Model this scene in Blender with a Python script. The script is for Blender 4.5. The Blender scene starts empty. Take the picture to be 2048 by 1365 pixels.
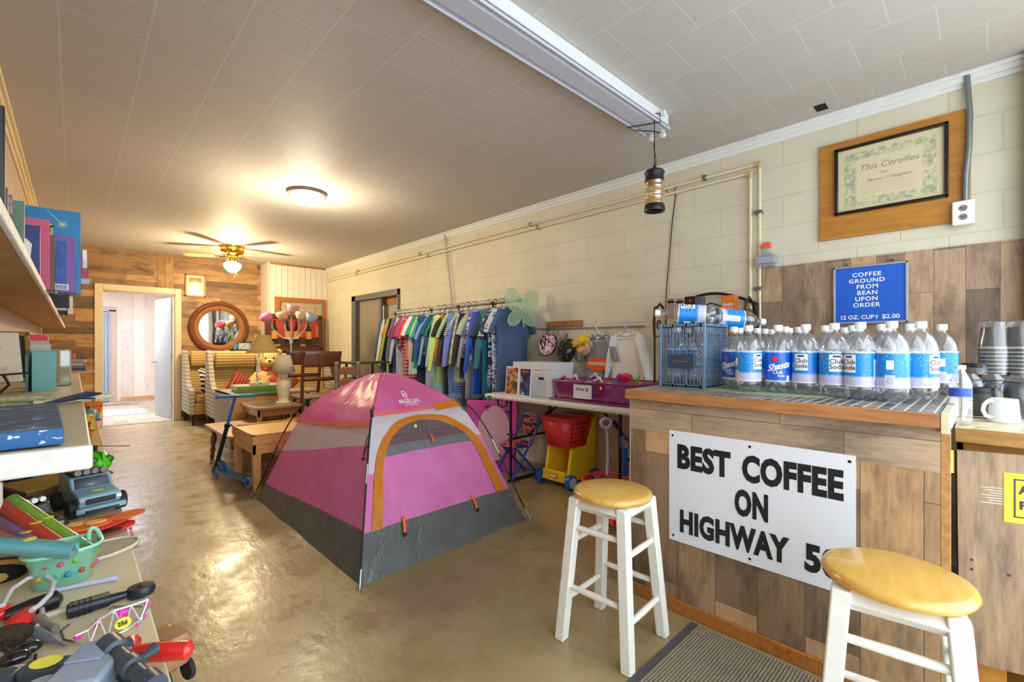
import bpy, bmesh, math, random
from mathutils import Vector, Matrix
random.seed(7)
SC = bpy.context.scene
COL = SC.collection
R = math.radians
# ---------------- camera, world, light, exposure ----------------
F = 913.0; CXP = 1024.0; CYP = 693.0; HC = 1.2; YAW = R(43.75)
S_, C_ = math.sin(YAW), math.cos(YAW)
cd = bpy.data.cameras.new('camera'); cam = bpy.data.objects.new('camera', cd); COL.objects.link(cam)
cam.location = (0, 0, HC); cam.rotation_euler = (R(90), 0, -YAW)
cd.sensor_width = 36; cd.lens = F/2048*36; cd.shift_y = (CYP-682.5)/2048; cd.clip_start = .02
SC.camera = cam
W = bpy.data.worlds.new('world'); SC.world = W; W.use_nodes = True
W.node_tree.nodes['Background'].inputs[0].default_value = (.80, .90, 1, 1)
W.node_tree.nodes['Background'].inputs[1].default_value = 2.0
def area(name, loc, rot, sx, sy, p, col):
    l = bpy.data.lights.new(name, 'AREA'); l.shape = 'RECTANGLE'; l.size = sx; l.size_y = sy; l.energy = p; l.color = col
    o = bpy.data.objects.new(name, l); COL.objects.link(o); o.location = loc; o.rotation_euler = rot; return o
# daylight through the open front of the shop, behind the camera
area('shop_front_daylight', (1.55, -.62, 1.3), (R(90), 0, R(180)), 3.5, 2.4, 42, (.90, .95, 1))
def point(name, loc, p, col, r=.06):
    l = bpy.data.lights.new(name, 'POINT'); l.energy = p; l.color = col; l.shadow_soft_size = r
    o = bpy.data.objects.new(name, l); COL.objects.link(o); o.location = loc; return o
area('back_room_daylight', (.25, 10.7, 2.5), (0, 0, 0), 1.4, 2.2, 70, (.80, .90, 1))  # added unseen panel under the ceiling, brightens the far room and open door
SC.view_settings.view_transform = 'Standard'; SC.view_settings.look = 'None'
SC.view_settings.exposure = 1.38; SC.view_settings.gamma = 1; SC.view_settings.use_curve_mapping = False
SC.cycles.max_bounces = 14; SC.cycles.diffuse_bounces = 10; SC.cycles.transparent_max_bounces = 24
try: SC.cycles.use_denoising = True
except Exception: pass

# ---------------- helpers ----------------
def ray(px, py):
    u = (px-CXP)/F; v = (CYP-py)/F
    return (S_+C_*u, C_-S_*u, v)
def atz(px, py, z): r = ray(px, py); t = (z-HC)/r[2]; return Vector((r[0]*t, r[1]*t, z))
def atx(px, py, x): r = ray(px, py); t = x/r[0]; return Vector((x, r[1]*t, HC+r[2]*t))
def aty(px, py, y): r = ray(px, py); t = y/r[1]; return Vector((r[0]*t, y, HC+r[2]*t))
def atd(px, py, t): r = ray(px, py); return Vector((r[0]*t, r[1]*t, HC+r[2]*t))

def srgb(h):
    h = h.lstrip('#'); c = [int(h[i:i+2], 16)/255 for i in (0, 2, 4)]
    return tuple((x/12.92 if x <= .04045 else ((x+.055)/1.055)**2.4) for x in c)+(1,)
MATS = {}
def nt(name):
    m = bpy.data.materials.new(name); m.use_nodes = True; t = m.node_tree
    return m, t, t.nodes['Principled BSDF']
def mat(name, col, rough=.55, metal=0, noise=.12, nscale=18, bump=0, trans=0, alpha=1, emit=None, es=0, coat=0, sss=0, stretch=None, spec=.5, ior=1.45):
    if name in MATS: return MATS[name]
    m, t, b = nt(name); c = srgb(col) if isinstance(col, str) else col
    b.inputs['Base Color'].default_value = c; b.inputs['Roughness'].default_value = rough; b.inputs['Metallic'].default_value = metal
    b.inputs['Specular IOR Level'].default_value = spec; b.inputs['IOR'].default_value = ior
    if coat: b.inputs['Coat Weight'].default_value = coat; b.inputs['Coat Roughness'].default_value = .1
    if trans: b.inputs['Transmission Weight'].default_value = trans
    if alpha < 1: b.inputs['Alpha'].default_value = alpha
    if emit: b.inputs['Emission Color'].default_value = srgb(emit); b.inputs['Emission Strength'].default_value = es
    if noise or bump:
        tc = t.nodes.new('ShaderNodeTexCoord'); mp = t.nodes.new('ShaderNodeMapping'); n = t.nodes.new('ShaderNodeTexNoise')
        n.inputs['Scale'].default_value = nscale; n.inputs['Detail'].default_value = 5; n.inputs['Roughness'].default_value = .6
        if stretch: mp.inputs['Scale'].default_value = stretch
        t.links.new(tc.outputs['Object'], mp.inputs['Vector']); t.links.new(mp.outputs['Vector'], n.inputs['Vector'])
        if noise:
            r = t.nodes.new('ShaderNodeValToRGB'); k = noise
            r.color_ramp.elements[0].position = .3; r.color_ramp.elements[1].position = .7
            r.color_ramp.elements[0].color = (c[0]*(1-k), c[1]*(1-k), c[2]*(1-k), 1)
            r.color_ramp.elements[1].color = (min(1, c[0]*(1+k)), min(1, c[1]*(1+k)), min(1, c[2]*(1+k)), 1)
            t.links.new(n.outputs['Fac'], r.inputs['Fac']); t.links.new(r.outputs['Color'], b.inputs['Base Color'])
        if bump:
            bp = t.nodes.new('ShaderNodeBump'); bp.inputs['Strength'].default_value = bump; bp.inputs['Distance'].default_value = .01
            t.links.new(n.outputs['Fac'], bp.inputs['Height']); t.links.new(bp.outputs['Normal'], b.inputs['Normal'])
    MATS[name] = m; return m
def ramp(t, stops, interp='LINEAR'):
    r = t.nodes.new('ShaderNodeValToRGB'); r.color_ramp.interpolation = interp
    e = r.color_ramp.elements
    while len(e) < len(stops): e.new(.5)
    for i, (p, c) in enumerate(stops): e[i].position = p; e[i].color = srgb(c) if isinstance(c, str) else c
    return r
def mixc(t, a, b, fac, mode='MIX'):
    n = t.nodes.new('ShaderNodeMix'); n.data_type = 'RGBA'; n.blend_type = mode
    for s, v in ((n.inputs[6], a), (n.inputs[7], b), (n.inputs[0], fac)):
        if hasattr(v, 'links'): t.links.new(v, s)
        else: s.default_value = v
    return n.outputs[2]
def mathn(t, op, a, b=None):
    n = t.nodes.new('ShaderNodeMath'); n.operation = op
    for s, v in ((n.inputs[0], a), (n.inputs[1], b)):
        if v is None: continue
        if hasattr(v, 'links'): t.links.new(v, s)
        else: s.default_value = v
    return n.outputs[0]
def coords(t, order, off=(0, 0, 0)):
    """object coordinates re-ordered, e.g. 'yz' -> (y, z, rest)"""
    tc = t.nodes.new('ShaderNodeTexCoord'); s = t.nodes.new('ShaderNodeSeparateXYZ'); c = t.nodes.new('ShaderNodeCombineXYZ')
    t.links.new(tc.outputs['Object'], s.inputs[0])
    for i, ax in enumerate(order):
        o = s.outputs['XYZ'.index(ax.upper())]
        t.links.new(mathn(t, 'ADD', o, off[i]), c.inputs[i])
    return c.outputs[0]
def noise(t, vec, scale, detail=5, rough=.6, stretch=(1, 1, 1)):
    mp = t.nodes.new('ShaderNodeMapping'); mp.inputs['Scale'].default_value = stretch; t.links.new(vec, mp.inputs[0])
    n = t.nodes.new('ShaderNodeTexNoise'); n.inputs['Scale'].default_value = scale; n.inputs['Detail'].default_value = detail
    n.inputs['Roughness'].default_value = rough; t.links.new(mp.outputs[0], n.inputs['Vector']); return n.outputs['Fac']
def brick(t, vec, w, h, mortar=.003, off=.5, smooth=.1):
    n = t.nodes.new('ShaderNodeTexBrick'); n.inputs['Scale'].default_value = 1; n.inputs['Brick Width'].default_value = w
    n.inputs['Row Height'].default_value = h; n.inputs['Mortar Size'].default_value = mortar; n.inputs['Mortar Smooth'].default_value = smooth
    n.offset = off; n.inputs['Color1'].default_value = (0, 0, 0, 1); n.inputs['Color2'].default_value = (1, 1, 1, 1); n.inputs['Bias'].default_value = 0
    n.inputs['Mortar'].default_value = (.5, .5, .5, 1)
    t.links.new(vec, n.inputs['Vector']); return n.outputs['Color'], n.outputs['Fac']
def bumpn(t, b, h, strength, dist=.01):
    bp = t.nodes.new('ShaderNodeBump'); bp.inputs['Strength'].default_value = strength; bp.inputs['Distance'].default_value = dist
    t.links.new(h, bp.inputs['Height']); t.links.new(bp.outputs['Normal'], b.inputs['Normal'])
def planks(name, order, w, h, stops, off=(0, 0, 0), grain=.5, rough=.6, frequency=.37, gs=1.0, wear=.55):
    """boards of width h laid along the first axis; each board its own tone, grain and knots"""
    m, t, b = nt(name); v = coords(t, order, off); c, f = brick(t, v, w, h, .0012, frequency, .3)
    r = ramp(t, stops); t.links.new(c, r.inputs[0])
    g = noise(t, v, 9*gs, 8, .7, (1, 9, 9)); g2 = noise(t, v, 3.2*gs, 4, .6, (1, 2.2, 1))
    gr = ramp(t, [(.30, (.42, .42, .42, 1)), (.5, (.85, .85, .85, 1)), (.72, (1.15, 1.15, 1.15, 1))]); t.links.new(g, gr.inputs[0])
    g3 = ramp(t, [(.32, (.55, .55, .57, 1)), (.52, (1, 1, 1, 1)), (.75, (1.12, 1.1, 1.05, 1))]); t.links.new(g2, g3.inputs[0])
    c1 = mixc(t, r.outputs[0], gr.outputs[0], grain, 'MULTIPLY'); c2 = mixc(t, c1, g3.outputs[0], .8 if wear else .25, 'MULTIPLY')
    g4 = ramp(t, [(.40, (.34, .33, .33, 1)), (.50, (1, 1, 1, 1))]); t.links.new(noise(t, v, 2.6*gs, 7, .72, (1, 3, 1)), g4.inputs[0]); c2 = mixc(t, c2, g4.outputs[0], wear, 'MULTIPLY')
    c3 = mixc(t, c2, (.05, .04, .03, 1), f)
    t.links.new(c3, b.inputs['Base Color']); b.inputs['Roughness'].default_value = rough
    bumpn(t, b, mathn(t, 'SUBTRACT', g, f), .35, .004); MATS[name] = m; return m
def wood(name, c1, c2, rough=.4, order='xyz', scale=6, stretch=(1, 8, 8), coat=0):
    if name in MATS: return MATS[name]
    m, t, b = nt(name); v = coords(t, order); g = noise(t, v, scale, 7, .65, stretch); r = ramp(t, [(.28, c1), (.7, c2)]); t.links.new(g, r.inputs[0])
    t.links.new(r.outputs[0], b.inputs['Base Color']); b.inputs['Roughness'].default_value = rough
    if coat: b.inputs['Coat Weight'].default_value = coat
    bumpn(t, b, g, .12, .003); MATS[name] = m; return m
def clear(name, tint, gloss=.12, a=.1, rough=.04):
    """thin clear plastic or glass: mostly see-through, with a fresnel gloss and a little body colour"""
    if name in MATS: return MATS[name]
    m = bpy.data.materials.new(name); m.use_nodes = True; t = m.node_tree; t.nodes.clear()
    o = t.nodes.new('ShaderNodeOutputMaterial'); tr = t.nodes.new('ShaderNodeBsdfTransparent'); gl = t.nodes.new('ShaderNodeBsdfGlossy')
    df = t.nodes.new('ShaderNodeBsdfDiffuse'); m1 = t.nodes.new('ShaderNodeMixShader'); m2 = t.nodes.new('ShaderNodeMixShader')
    lw = t.nodes.new('ShaderNodeLayerWeight'); lw.inputs[0].default_value = .35
    c = srgb(tint); df.inputs[0].default_value = c; tr.inputs[0].default_value = (c[0]*.25+.75, c[1]*.25+.75, c[2]*.25+.75, 1)
    gl.inputs['Roughness'].default_value = rough; m1.inputs[0].default_value = a
    t.links.new(tr.outputs[0], m1.inputs[1]); t.links.new(df.outputs[0], m1.inputs[2])
    t.links.new(mathn(t, 'ADD', mathn(t, 'MULTIPLY', lw.outputs['Facing'], .55), gloss), m2.inputs[0])
    t.links.new(m1.outputs[0], m2.inputs[1]); t.links.new(gl.outputs[0], m2.inputs[2]); t.links.new(m2.outputs[0], o.inputs[0])
    MATS[name] = m; return m

def tag(o, label, cat, group=None, kind=None):
    o['label'] = label; o['category'] = cat
    if group: o['group'] = group
    if kind: o['kind'] = kind
    return o
def thing(name, label, cat, loc=(0, 0, 0), rz=0, group=None):
    o = bpy.data.objects.new(name, None); COL.objects.link(o); o.empty_display_size = .05
    o.location = loc; o.rotation_euler = (0, 0, rz); return tag(o, label, cat, group)
class MB:
    def __init__(s): s.v = []; s.f = []; s.m = []; s.uv = None
    def add(s, vs, fs, mi=0, M=None):
        n = len(s.v)
        s.v += [(M @ Vector(v)) if M is not None else Vector(v) for v in vs]
        s.f += [tuple(i+n for i in f) for f in fs]; s.m += [mi]*len(fs); return s
    def box(s, x0, x1, y0, y1, z0, z1, M=None, mi=0):
        vs = [(x, y, z) for z in (z0, z1) for y in (y0, y1) for x in (x0, x1)]
        return s.add(vs, [(0, 2, 3, 1), (4, 5, 7, 6), (0, 1, 5, 4), (2, 6, 7, 3), (0, 4, 6, 2), (1, 3, 7, 5)], mi, M)
    def cb(s, c, d, M=None, mi=0, rz=0):
        x, y, z = c; a, b, e = d[0]/2, d[1]/2, d[2]/2
        MM = Matrix.Translation((x, y, z)) @ Matrix.Rotation(rz, 4, 'Z')
        if M is not None: MM = M @ MM
        return s.box(-a, a, -b, b, -e, e, MM, mi)
    def ring(s, rings, closed=False, cap=True, mi=0, M=None):
        """skin successive rings of equal point count"""
        n = len(rings[0]); vs = [p for r in rings for p in r]; fs = []
        for i in range(len(rings)-1):
            for j in range(n):
                a = i*n+j; b = i*n+(j+1) % n; fs.append((a, b, b+n, a+n))
        if closed:
            k = (len(rings)-1)*n
            for j in range(n): fs.append((k+j, k+(j+1) % n, (j+1) % n, j))
        elif cap:
            fs.append(tuple(range(n))[::-1]); fs.append(tuple(range((len(rings)-1)*n, len(rings)*n)))
        return s.add(vs, fs, mi, M)
    def tube(s, pts, r, n=10, cap=True, M=None, mi=0, closed=False, flat=1):
        pts = [Vector(p) for p in pts]; rs = r if isinstance(r, (list, tuple)) else [r]*len(pts); rings = []; up = None; L = len(pts)
        for i, p in enumerate(pts):
            if closed: d = pts[(i+1) % L]-pts[i-1]
            else: d = (pts[min(i+1, L-1)]-pts[max(i-1, 0)])
            d = d.normalized() if d.length > 1e-9 else Vector((0, 0, 1))
            if up is None: up = Vector((0, 0, 1)) if abs(d.z) < .9 else Vector((1, 0, 0))
            a = d.cross(up)
            if a.length < 1e-5: a = d.cross(Vector((0, 1, .1)))
            a.normalize(); up = a.cross(d).normalized()
            rings.append([p+(a*math.cos(2*math.pi*j/n)+up*flat*math.sin(2*math.pi*j/n))*rs[i] for j in range(n)])
        return s.ring(rings, closed, cap, mi, M)
    def cyl(s, a, b, r, n=16, r2=None, M=None, mi=0): return s.tube([a, b], [r, r if r2 is None else r2], n, True, M, mi)
    def lathe(s, prof, c=(0, 0, 0), n=24, M=None, mi=0, cap=True, sx=1, sy=1):
        rings = [[(c[0]+r*sx*math.cos(2*math.pi*j/n), c[1]+r*sy*math.sin(2*math.pi*j/n), c[2]+z) for j in range(n)] for r, z in prof]
        return s.ring(rings, False, cap, mi, M)
    def prism(s, poly, d, M=None, mi=0):
        """polygon in the xz plane, from y=0 to y=d"""
        n = len(poly); vs = [(x, 0, z) for x, z in poly]+[(x, d, z) for x, z in poly]
        fs = [tuple(range(n)), tuple(range(2*n-1, n-1, -1))]+[(j, j+n, (j+1) % n+n, (j+1) % n) for j in range(n)]
        return s.add(vs, fs, mi, M)
    def grid(s, f, nu, nv, mi=0, M=None, wrap=False):
        vs = [f(i/nu, j/nv) for j in range(nv+1) for i in range(nu+1)]; fs = []
        for j in range(nv):
            for i in range(nu):
                a = j*(nu+1)+i; fs.append((a, a+1, a+nu+2, a+nu+1))
        return s.add(vs, fs, mi, M)
    def sphere(s, c, r, n=16, m=10, M=None, mi=0):
        r = r if isinstance(r, (tuple, list)) else (r, r, r); rings = []
        for i in range(m+1):
            a = math.pi*i/m; q = max(math.sin(a), .004); rings.append([(c[0]+r[0]*q*math.cos(2*math.pi*j/n), c[1]+r[1]*q*math.sin(2*math.pi*j/n), c[2]-r[2]*math.cos(a)) for j in range(n)])
        return s.ring(rings, False, True, mi, M)
    def build(s, name, m, parent=None, smooth=35, bevel=0, seg=2, solid=0, sub=0, off=0, world=False):
        me = bpy.data.meshes.new(name); vs = s.v; loc = Vector((0, 0, 0))
        if parent is None and vs:
            lo = [min(v[i] for v in vs) for i in range(3)]; hi = [max(v[i] for v in vs) for i in range(3)]
            if KEEP_ORIGIN[0] is False: loc = Vector(((lo[0]+hi[0])/2, (lo[1]+hi[1])/2, lo[2])); vs = [v-loc for v in vs]
        elif world and parent is not None:
            q = parent; L = Vector((0, 0, 0))
            while q is not None: L = L+Vector(q.location); q = q.parent
            vs = [v-L for v in vs]
        me.from_pydata([tuple(v) for v in vs], [], s.f); me.update()
        ms = m if isinstance(m, (list, tuple)) else [m]
        for x in ms: me.materials.append(x)
        if len(ms) > 1: me.polygons.foreach_set('material_index', s.m)
        bm = bmesh.new(); bm.from_mesh(me); bmesh.ops.recalc_face_normals(bm, faces=bm.faces); bm.to_mesh(me); bm.free()
        if smooth:
            me.polygons.foreach_set('use_smooth', [True]*len(me.polygons)); me.set_sharp_from_angle(angle=R(smooth))
        o = bpy.data.objects.new(name, me); COL.objects.link(o); o.location = loc
        if parent is not None: o.parent = parent
        if solid: q = o.modifiers.new('solid', 'SOLIDIFY'); q.thickness = solid; q.offset = off
        if bevel: q = o.modifiers.new('bevel', 'BEVEL'); q.width = bevel; q.segments = seg; q.limit_method = 'ANGLE'; q.angle_limit = R(40)
        if sub: q = o.modifiers.new('sub', 'SUBSURF'); q.levels = sub; q.render_levels = sub
        return o
KEEP_ORIGIN = [False]
def T(x=0, y=0, z=0): return Matrix.Translation((x, y, z))
def RZ(a): return Matrix.Rotation(a, 4, 'Z')
def RX(a): return Matrix.Rotation(a, 4, 'X')
def RY(a): return Matrix.Rotation(a, 4, 'Y')
def struct(mb, name, m, **k):
    KEEP_ORIGIN[0] = True; o = mb.build(name, m, **k); KEEP_ORIGIN[0] = False; o['kind'] = 'structure'; return o
def copy_tree(o, parent=None):
    c = o.copy(); COL.objects.link(c)
    if parent is not None: c.parent = parent
    for ch in list(o.children): copy_tree(ch, c)
    return c
def dup(o, loc, rz=None, label=None):
    c = copy_tree(o); c.location = loc
    if rz is not None: c.rotation_euler = (0, 0, rz)
    if label: c['label'] = label
    return c
FONT = [None]
def textmesh(body, size, bold=0, sx=1, spacing=1, shear=0, align='CENTER', depth=.0006, line=1.0):
    cu = bpy.data.curves.new('t', 'FONT'); cu.body = body; cu.size = size; cu.offset = bold; cu.align_x = align; cu.align_y = 'CENTER'
    cu.extrude = depth; cu.space_character = spacing; cu.shear = shear; cu.space_line = line; cu.resolution_u = 3
    ob = bpy.data.objects.new('t', cu); COL.objects.link(ob); bpy.context.view_layer.update()
    me = bpy.data.meshes.new_from_object(ob.evaluated_get(bpy.context.evaluated_depsgraph_get()))
    vs = [Vector((v.co.x*sx, v.co.y, v.co.z)) for v in me.vertices]; fs = [tuple(p.vertices) for p in me.polygons]
    bpy.data.objects.remove(ob); bpy.data.curves.remove(cu); bpy.data.meshes.remove(me); return vs, fs
def text(mb, body, size, M, **k):
    vs, fs = textmesh(body, size, **k); mb.add(vs, fs, 0, M); return mb
def wall_frame(p, right, up=(0, 0, 1)):
    r = Vector(right).normalized(); u = Vector(up).normalized(); n = r.cross(u)
    M = Matrix.Identity(4)
    for i in range(3): M[i][0] = r[i]; M[i][1] = u[i]; M[i][2] = n[i]; M[i][3] = p[i]
    return M
# ---------------- structure ----------------
WX = 3.45; LX = -.33; BY = 9.09; PY = 8.63; CZ = 2.66; FY = -.62
def m_floor():
    m, t, b = nt('painted_concrete'); v = coords(t, 'xyz')
    a = noise(t, v, .9, 5, .6); c = noise(t, v, 4.5, 8, .65); d = noise(t, v, 40, 6, .6)
    r = ramp(t, [(.3, '#80704e'), (.45, '#97855e'), (.58, '#a7956d'), (.75, '#a09478')]); t.links.new(a, r.inputs[0])
    r2 = ramp(t, [(.3, (.84, .83, .82, 1)), (.5, (1, 1, 1, 1)), (.7, (1.08, 1.07, 1.05, 1))]); t.links.new(c, r2.inputs[0])
    x = mixc(t, r.outputs[0], r2.outputs[0], .8, 'MULTIPLY')
    r3 = ramp(t, [(.66, (1, 1, 1, 1)), (.74, (.62, .58, .5, 1))]); t.links.new(d, r3.inputs[0])
    x = mixc(t, x, r3.outputs[0], .6, 'MULTIPLY'); t.links.new(x, b.inputs['Base Color'])
    rr = ramp(t, [(.35, (.18, .18, .18, 1)), (.65, (.42, .42, .42, 1))]); t.links.new(c, rr.inputs[0]); t.links.new(rr.outputs[0], b.inputs['Roughness'])
    b.inputs['Specular IOR Level'].default_value = .6
    st = noise(t, v, 26, 4, .55, (1, .45, 1)); bumpn(t, b, mathn(t, 'ADD', mathn(t, 'MULTIPLY', st, .6), c), .22, .012); return m
def m_ceil():
    m, t, b = nt('ceiling_tile'); v = coords(t, 'yxz', (-2.14+.152, .053, 0)); c, f = brick(t, v, .305, .302, .0022, .5, .2)
    sp = noise(t, v, 55, 3, .5, (.5, 1.2, 1)); r = ramp(t, [(.60, '#bcb7af'), (.76, '#aca191')]); t.links.new(sp, r.inputs[0])
    x = mixc(t, r.outputs[0], (.62, .62, .61, 1), f); pl = ramp(t, [(0, (.96, .96, .96, 1)), (1, (1, 1, 1, 1))]); t.links.new(c, pl.inputs[0])
    x = mixc(t, x, pl.outputs[0], 1, 'MULTIPLY'); t.links.new(x, b.inputs['Base Color']); b.inputs['Roughness'].default_value = .6; b.inputs['Specular IOR Level'].default_value = .3
    bumpn(t, b, f, -.6, .006); return m
def m_block():
    m, t, b = nt('painted_block'); v = coords(t, 'yzx', (.05, .02, 0)); c, f = brick(t, v, .406, .203, .005, .5, .5)
    n = noise(t, v, 2.2, 5, .6); n2 = noise(t, v, 60, 4, .7)
    r = ramp(t, [(.3, '#c9c5b0'), (.7, '#d6d2bd')]); t.links.new(n, r.inputs[0])
    x = mixc(t, r.outputs[0], (.50, .46, .34, 1), mathn(t, 'MULTIPLY', f, .38)); t.links.new(x, b.inputs['Base Color']); b.inputs['Roughness'].default_value = .55
    bumpn(t, b, mathn(t, 'SUBTRACT', mathn(t, 'MULTIPLY', n2, .3), f), .45, .006); return m
BARN = [(0, '#5d4c3c'), (.2, '#86694a'), (.4, '#a5835a'), (.6, '#6f5b45'), (.8, '#b08a5e'), (1, '#937553')]
M_floor = m_floor(); M_ceil = m_ceil(); M_block = m_block()
M_backw = planks('weathered_wall_boards', 'xzy', .9, .092, [(0, '#6b5133'), (.25, '#a07848'), (.45, '#c09258'), (.6, '#8a6a48'), (.8, '#caa066'), (1, '#a88350')])
M_barnv = planks('weathered_board_panel', 'zyx', .62, .125, [(0, '#5c5146'), (.2, '#a08670'), (.4, '#c2a27e'), (.6, '#74675a'), (.8, '#c9a884'), (1, '#a88c70')], (.13, .04, 0))
M_white = mat('white_paint', '#e6e3dc', .45, noise=.04)
M_trimw = mat('trim_white', '#dcdedd', .4, noise=.03)
M_cream = mat('cream_paint', '#dbc9a0', .45, noise=.05)
M_groove = mat('white_panelling', '#dcd5c8', .5, noise=.03)
M_blk = mat('black_plastic', '#17181a', .4, noise=.05)
M_chrome = mat('chrome', '#c9c9c9', .18, 1, noise=0)
M_pine = wood('pine_strip', '#9a6a37', '#c99a5c', .45)
M_oakd = wood('honey_wood_trim', '#8d5422', '#b87530', .4)
M_pinkwood = planks('pale_pink_panelling', 'zxy', 2.9, .2, [(0, '#e2cdc2'), (.5, '#efddd2'), (1, '#dac6be')], (.3, .06, 0), .3, wear=0)

struct(MB().box(LX-.1, WX+.1, FY-.6, 13.4, -.1, 0), 'floor', M_floor, smooth=0)
struct(MB().box(LX-.1, WX+.1, FY-.1, 13.4, CZ, CZ+.1), 'ceiling', M_ceil, smooth=0)
# right wall with the sliding-door opening (Y 6.0-7.55, up to 2.06)
DY0, DY1, DZ = 5.99, 7.55, 2.05
w = MB().box(WX, WX+.2, FY, DY0, 0, CZ).box(WX, WX+.2, DY1, PY, 0, CZ).box(WX, WX+.2, DY0, DY1, DZ, CZ)
struct(w, 'wall_right', M_block, smooth=0)
struct(MB().box(LX-.12, LX, FY, BY+.15, 0, CZ), 'wall_left', mat('taupe_paint', '#c0a88f', .5, noise=.1, nscale=4), smooth=0)
# back wall with the door opening X .30-1.16, up to 2.05
w = MB().box(LX, .30, BY, BY+.14, 0, CZ).box(1.165, 2.44, BY, BY+.14, 0, CZ).box(.30, 1.165, BY, BY+.14, 2.03, CZ)
struct(w, 'wall_back', M_backw, smooth=0)
struct(MB().box(.94, 1.04, BY-.006, BY, 2.1, CZ).box(1.045, 1.145, BY-.006, BY, 2.1, CZ), 'trim_6', planks('vertical_boards', 'zxy', .35, .1, [(0, '#9b713c'), (1, '#c2935a')], (.1, -.04, 0)))
# boxed-out white grooved panelling on the right of the back wall, with its door opening
w = MB()
for i in range(11):
    x0 = 2.44+i*.1; x1 = min(x0+.094, WX)
    z0 = 2.0 if 2.55 < (x0+x1)/2 < 3.37 else 0
    w.box(x0, x1, PY, PY+.03, z0, CZ)
w.box(2.44, WX, PY+.012, PY+.035, 2.0, CZ).box(2.44, 2.56, PY+.012, PY+.03, 0, 2.0).box(3.36, WX, PY+.012, PY+.03, 0, 2.0)
struct(w, 'wall_panelled', M_groove, smooth=0)
struct(MB().box(2.42, 2.445, PY, BY+.02, 0, CZ), 'wall_return', M_groove, smooth=0)
# wooden door casing and beige panelled door
struct(MB().box(2.515, 2.60, PY-.025, PY+.01, 0, 2.07).box(3.325, 3.41, PY-.025, PY+.01, 0, 2.07).box(2.6, 3.325, PY-.025, PY+.01, 1.99, 2.07), 'trim_1', M_oakd, bevel=.004)
def panel_door(name, x0, x1, y, z1, m, M=None):
    d = MB().box(x0, x1, y, y+.035, .01, z1, M); wd = x1-x0
    for i in (0, 1):
        a = x0+wd*(.12 if i == 0 else .56); bb = a+wd*.32
        for za, zb in ((.24, .78), (.95, 1.62), (1.70, 1.92)):
            for q in ((a, bb, za, za+.02), (a, bb, zb-.02, zb), (a, a+.02, za, zb), (bb-.02, bb, za, zb)):
                d.box(q[0], q[1], y-.009, y, q[2], q[3], M)
            d.box(a+.035, bb-.035, y-.006, y, za+.035, zb-.035, M)
    return d
struct(panel_door('door', 2.61, 3.315, PY+.02, 1.985, None), 'door_2', mat('beige_door', '#b9a88c', .5, noise=.04), bevel=.003)
# open white six panel door into the next room
struct(MB().box(.205, .30, BY-.02, BY, 0, 2.13).box(1.165, 1.25, BY-.02, BY, 0, 2.13).box(.30, 1.165, BY-.02, BY, 2.035, 2.13).box(.285, .30, BY, BY+.14, 0, 2.03).box(1.15, 1.165, BY, BY+.14, 0, 2.03).box(.3, 1.15, BY, BY+.14, 2.02, 2.035), 'trim_2', mat('cream_casing', '#d9c7a3', .4, noise=.03), bevel=.006)
Md = T(1.135, BY+.15, 0) @ RZ(R(99.5))
KEEP_ORIGIN[0] = True
dr = panel_door('door', 0, .80, -.035, 2.0, None, Md); dr.box(.0, .80, -.002, .0, .01, 2.0, Md)
M_dw = mat('pale_blue_white_door', '#d7dcdf', .4, noise=.02)
d1 = dr.build('door_1', M_dw, bevel=.003); d1['kind'] = 'structure'
for z in (.25, 1.05, 1.82): MB().box(-.012, .03, -.045, .006, z-.045, z+.045, Md).build('hinge', M_chrome, d1)
MB().cyl(Md @ Vector((.74, -.03, .93)), Md @ Vector((.74, -.09, .93)), .012).tube([Md @ Vector((.74, -.09, .93)), Md @ Vector((.64, -.095, .93))], .009).cyl(Md @ Vector((.74, 0, .93)), Md @ Vector((.74, .06, .93)), .012).tube([Md @ Vector((.74, .06, .93)), Md @ Vector((.64, .065, .93))], .009).build('door_handle', M_chrome, d1)
KEEP_ORIGIN[0] = False
# room beyond
struct(MB().box(LX-.1, 2.8, 13.1, 13.25, 0, CZ), 'wall_beyond', M_pinkwood, smooth=0)
struct(MB().box(2.6, 2.7, BY+.14, 13.2, 0, CZ), 'wall_beyond_right', M_pinkwood, smooth=0)
struct(MB().box(-.36, -.3, BY+.14, 13.2, 0, CZ), 'wall_beyond_left', M_pinkwood, smooth=0)
struct(MB().box(LX, 2.7, BY+.02, 13.1, 0, .006), 'trim_3', planks('pale_floor_boards', 'yxz', 1.2, .15, [(0, '#a89785'), (.5, '#bcaa96'), (1, '#9c8c7c')], (0, 0, 0), .3, wear=0))
struct(MB().box(WX+.6, WX+.7, PY-4, 13.3, 0, CZ).box(2.7, WX+.7, PY+.5, PY+.6, 0, CZ).box(WX+.14, WX+.7, DY0-.9, DY0-.8, 0, CZ), 'wall_outer', M_groove, smooth=0)  # backing walls added to block sky light leaking through the door gaps
struct(MB().box(.72, 2.7, 13.07, 13.1, 0, .09), 'baseboard_beyond', mat('peach_baseboard', '#c8956b', .5))
struct(MB().box(.53, .64, 13.05, 13.1, 0, 1.98).box(-.1, .64, 13.05, 13.1, 1.95, 2.05), 'trim_4', mat('pale_casing', '#b9a193', .5))
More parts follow.
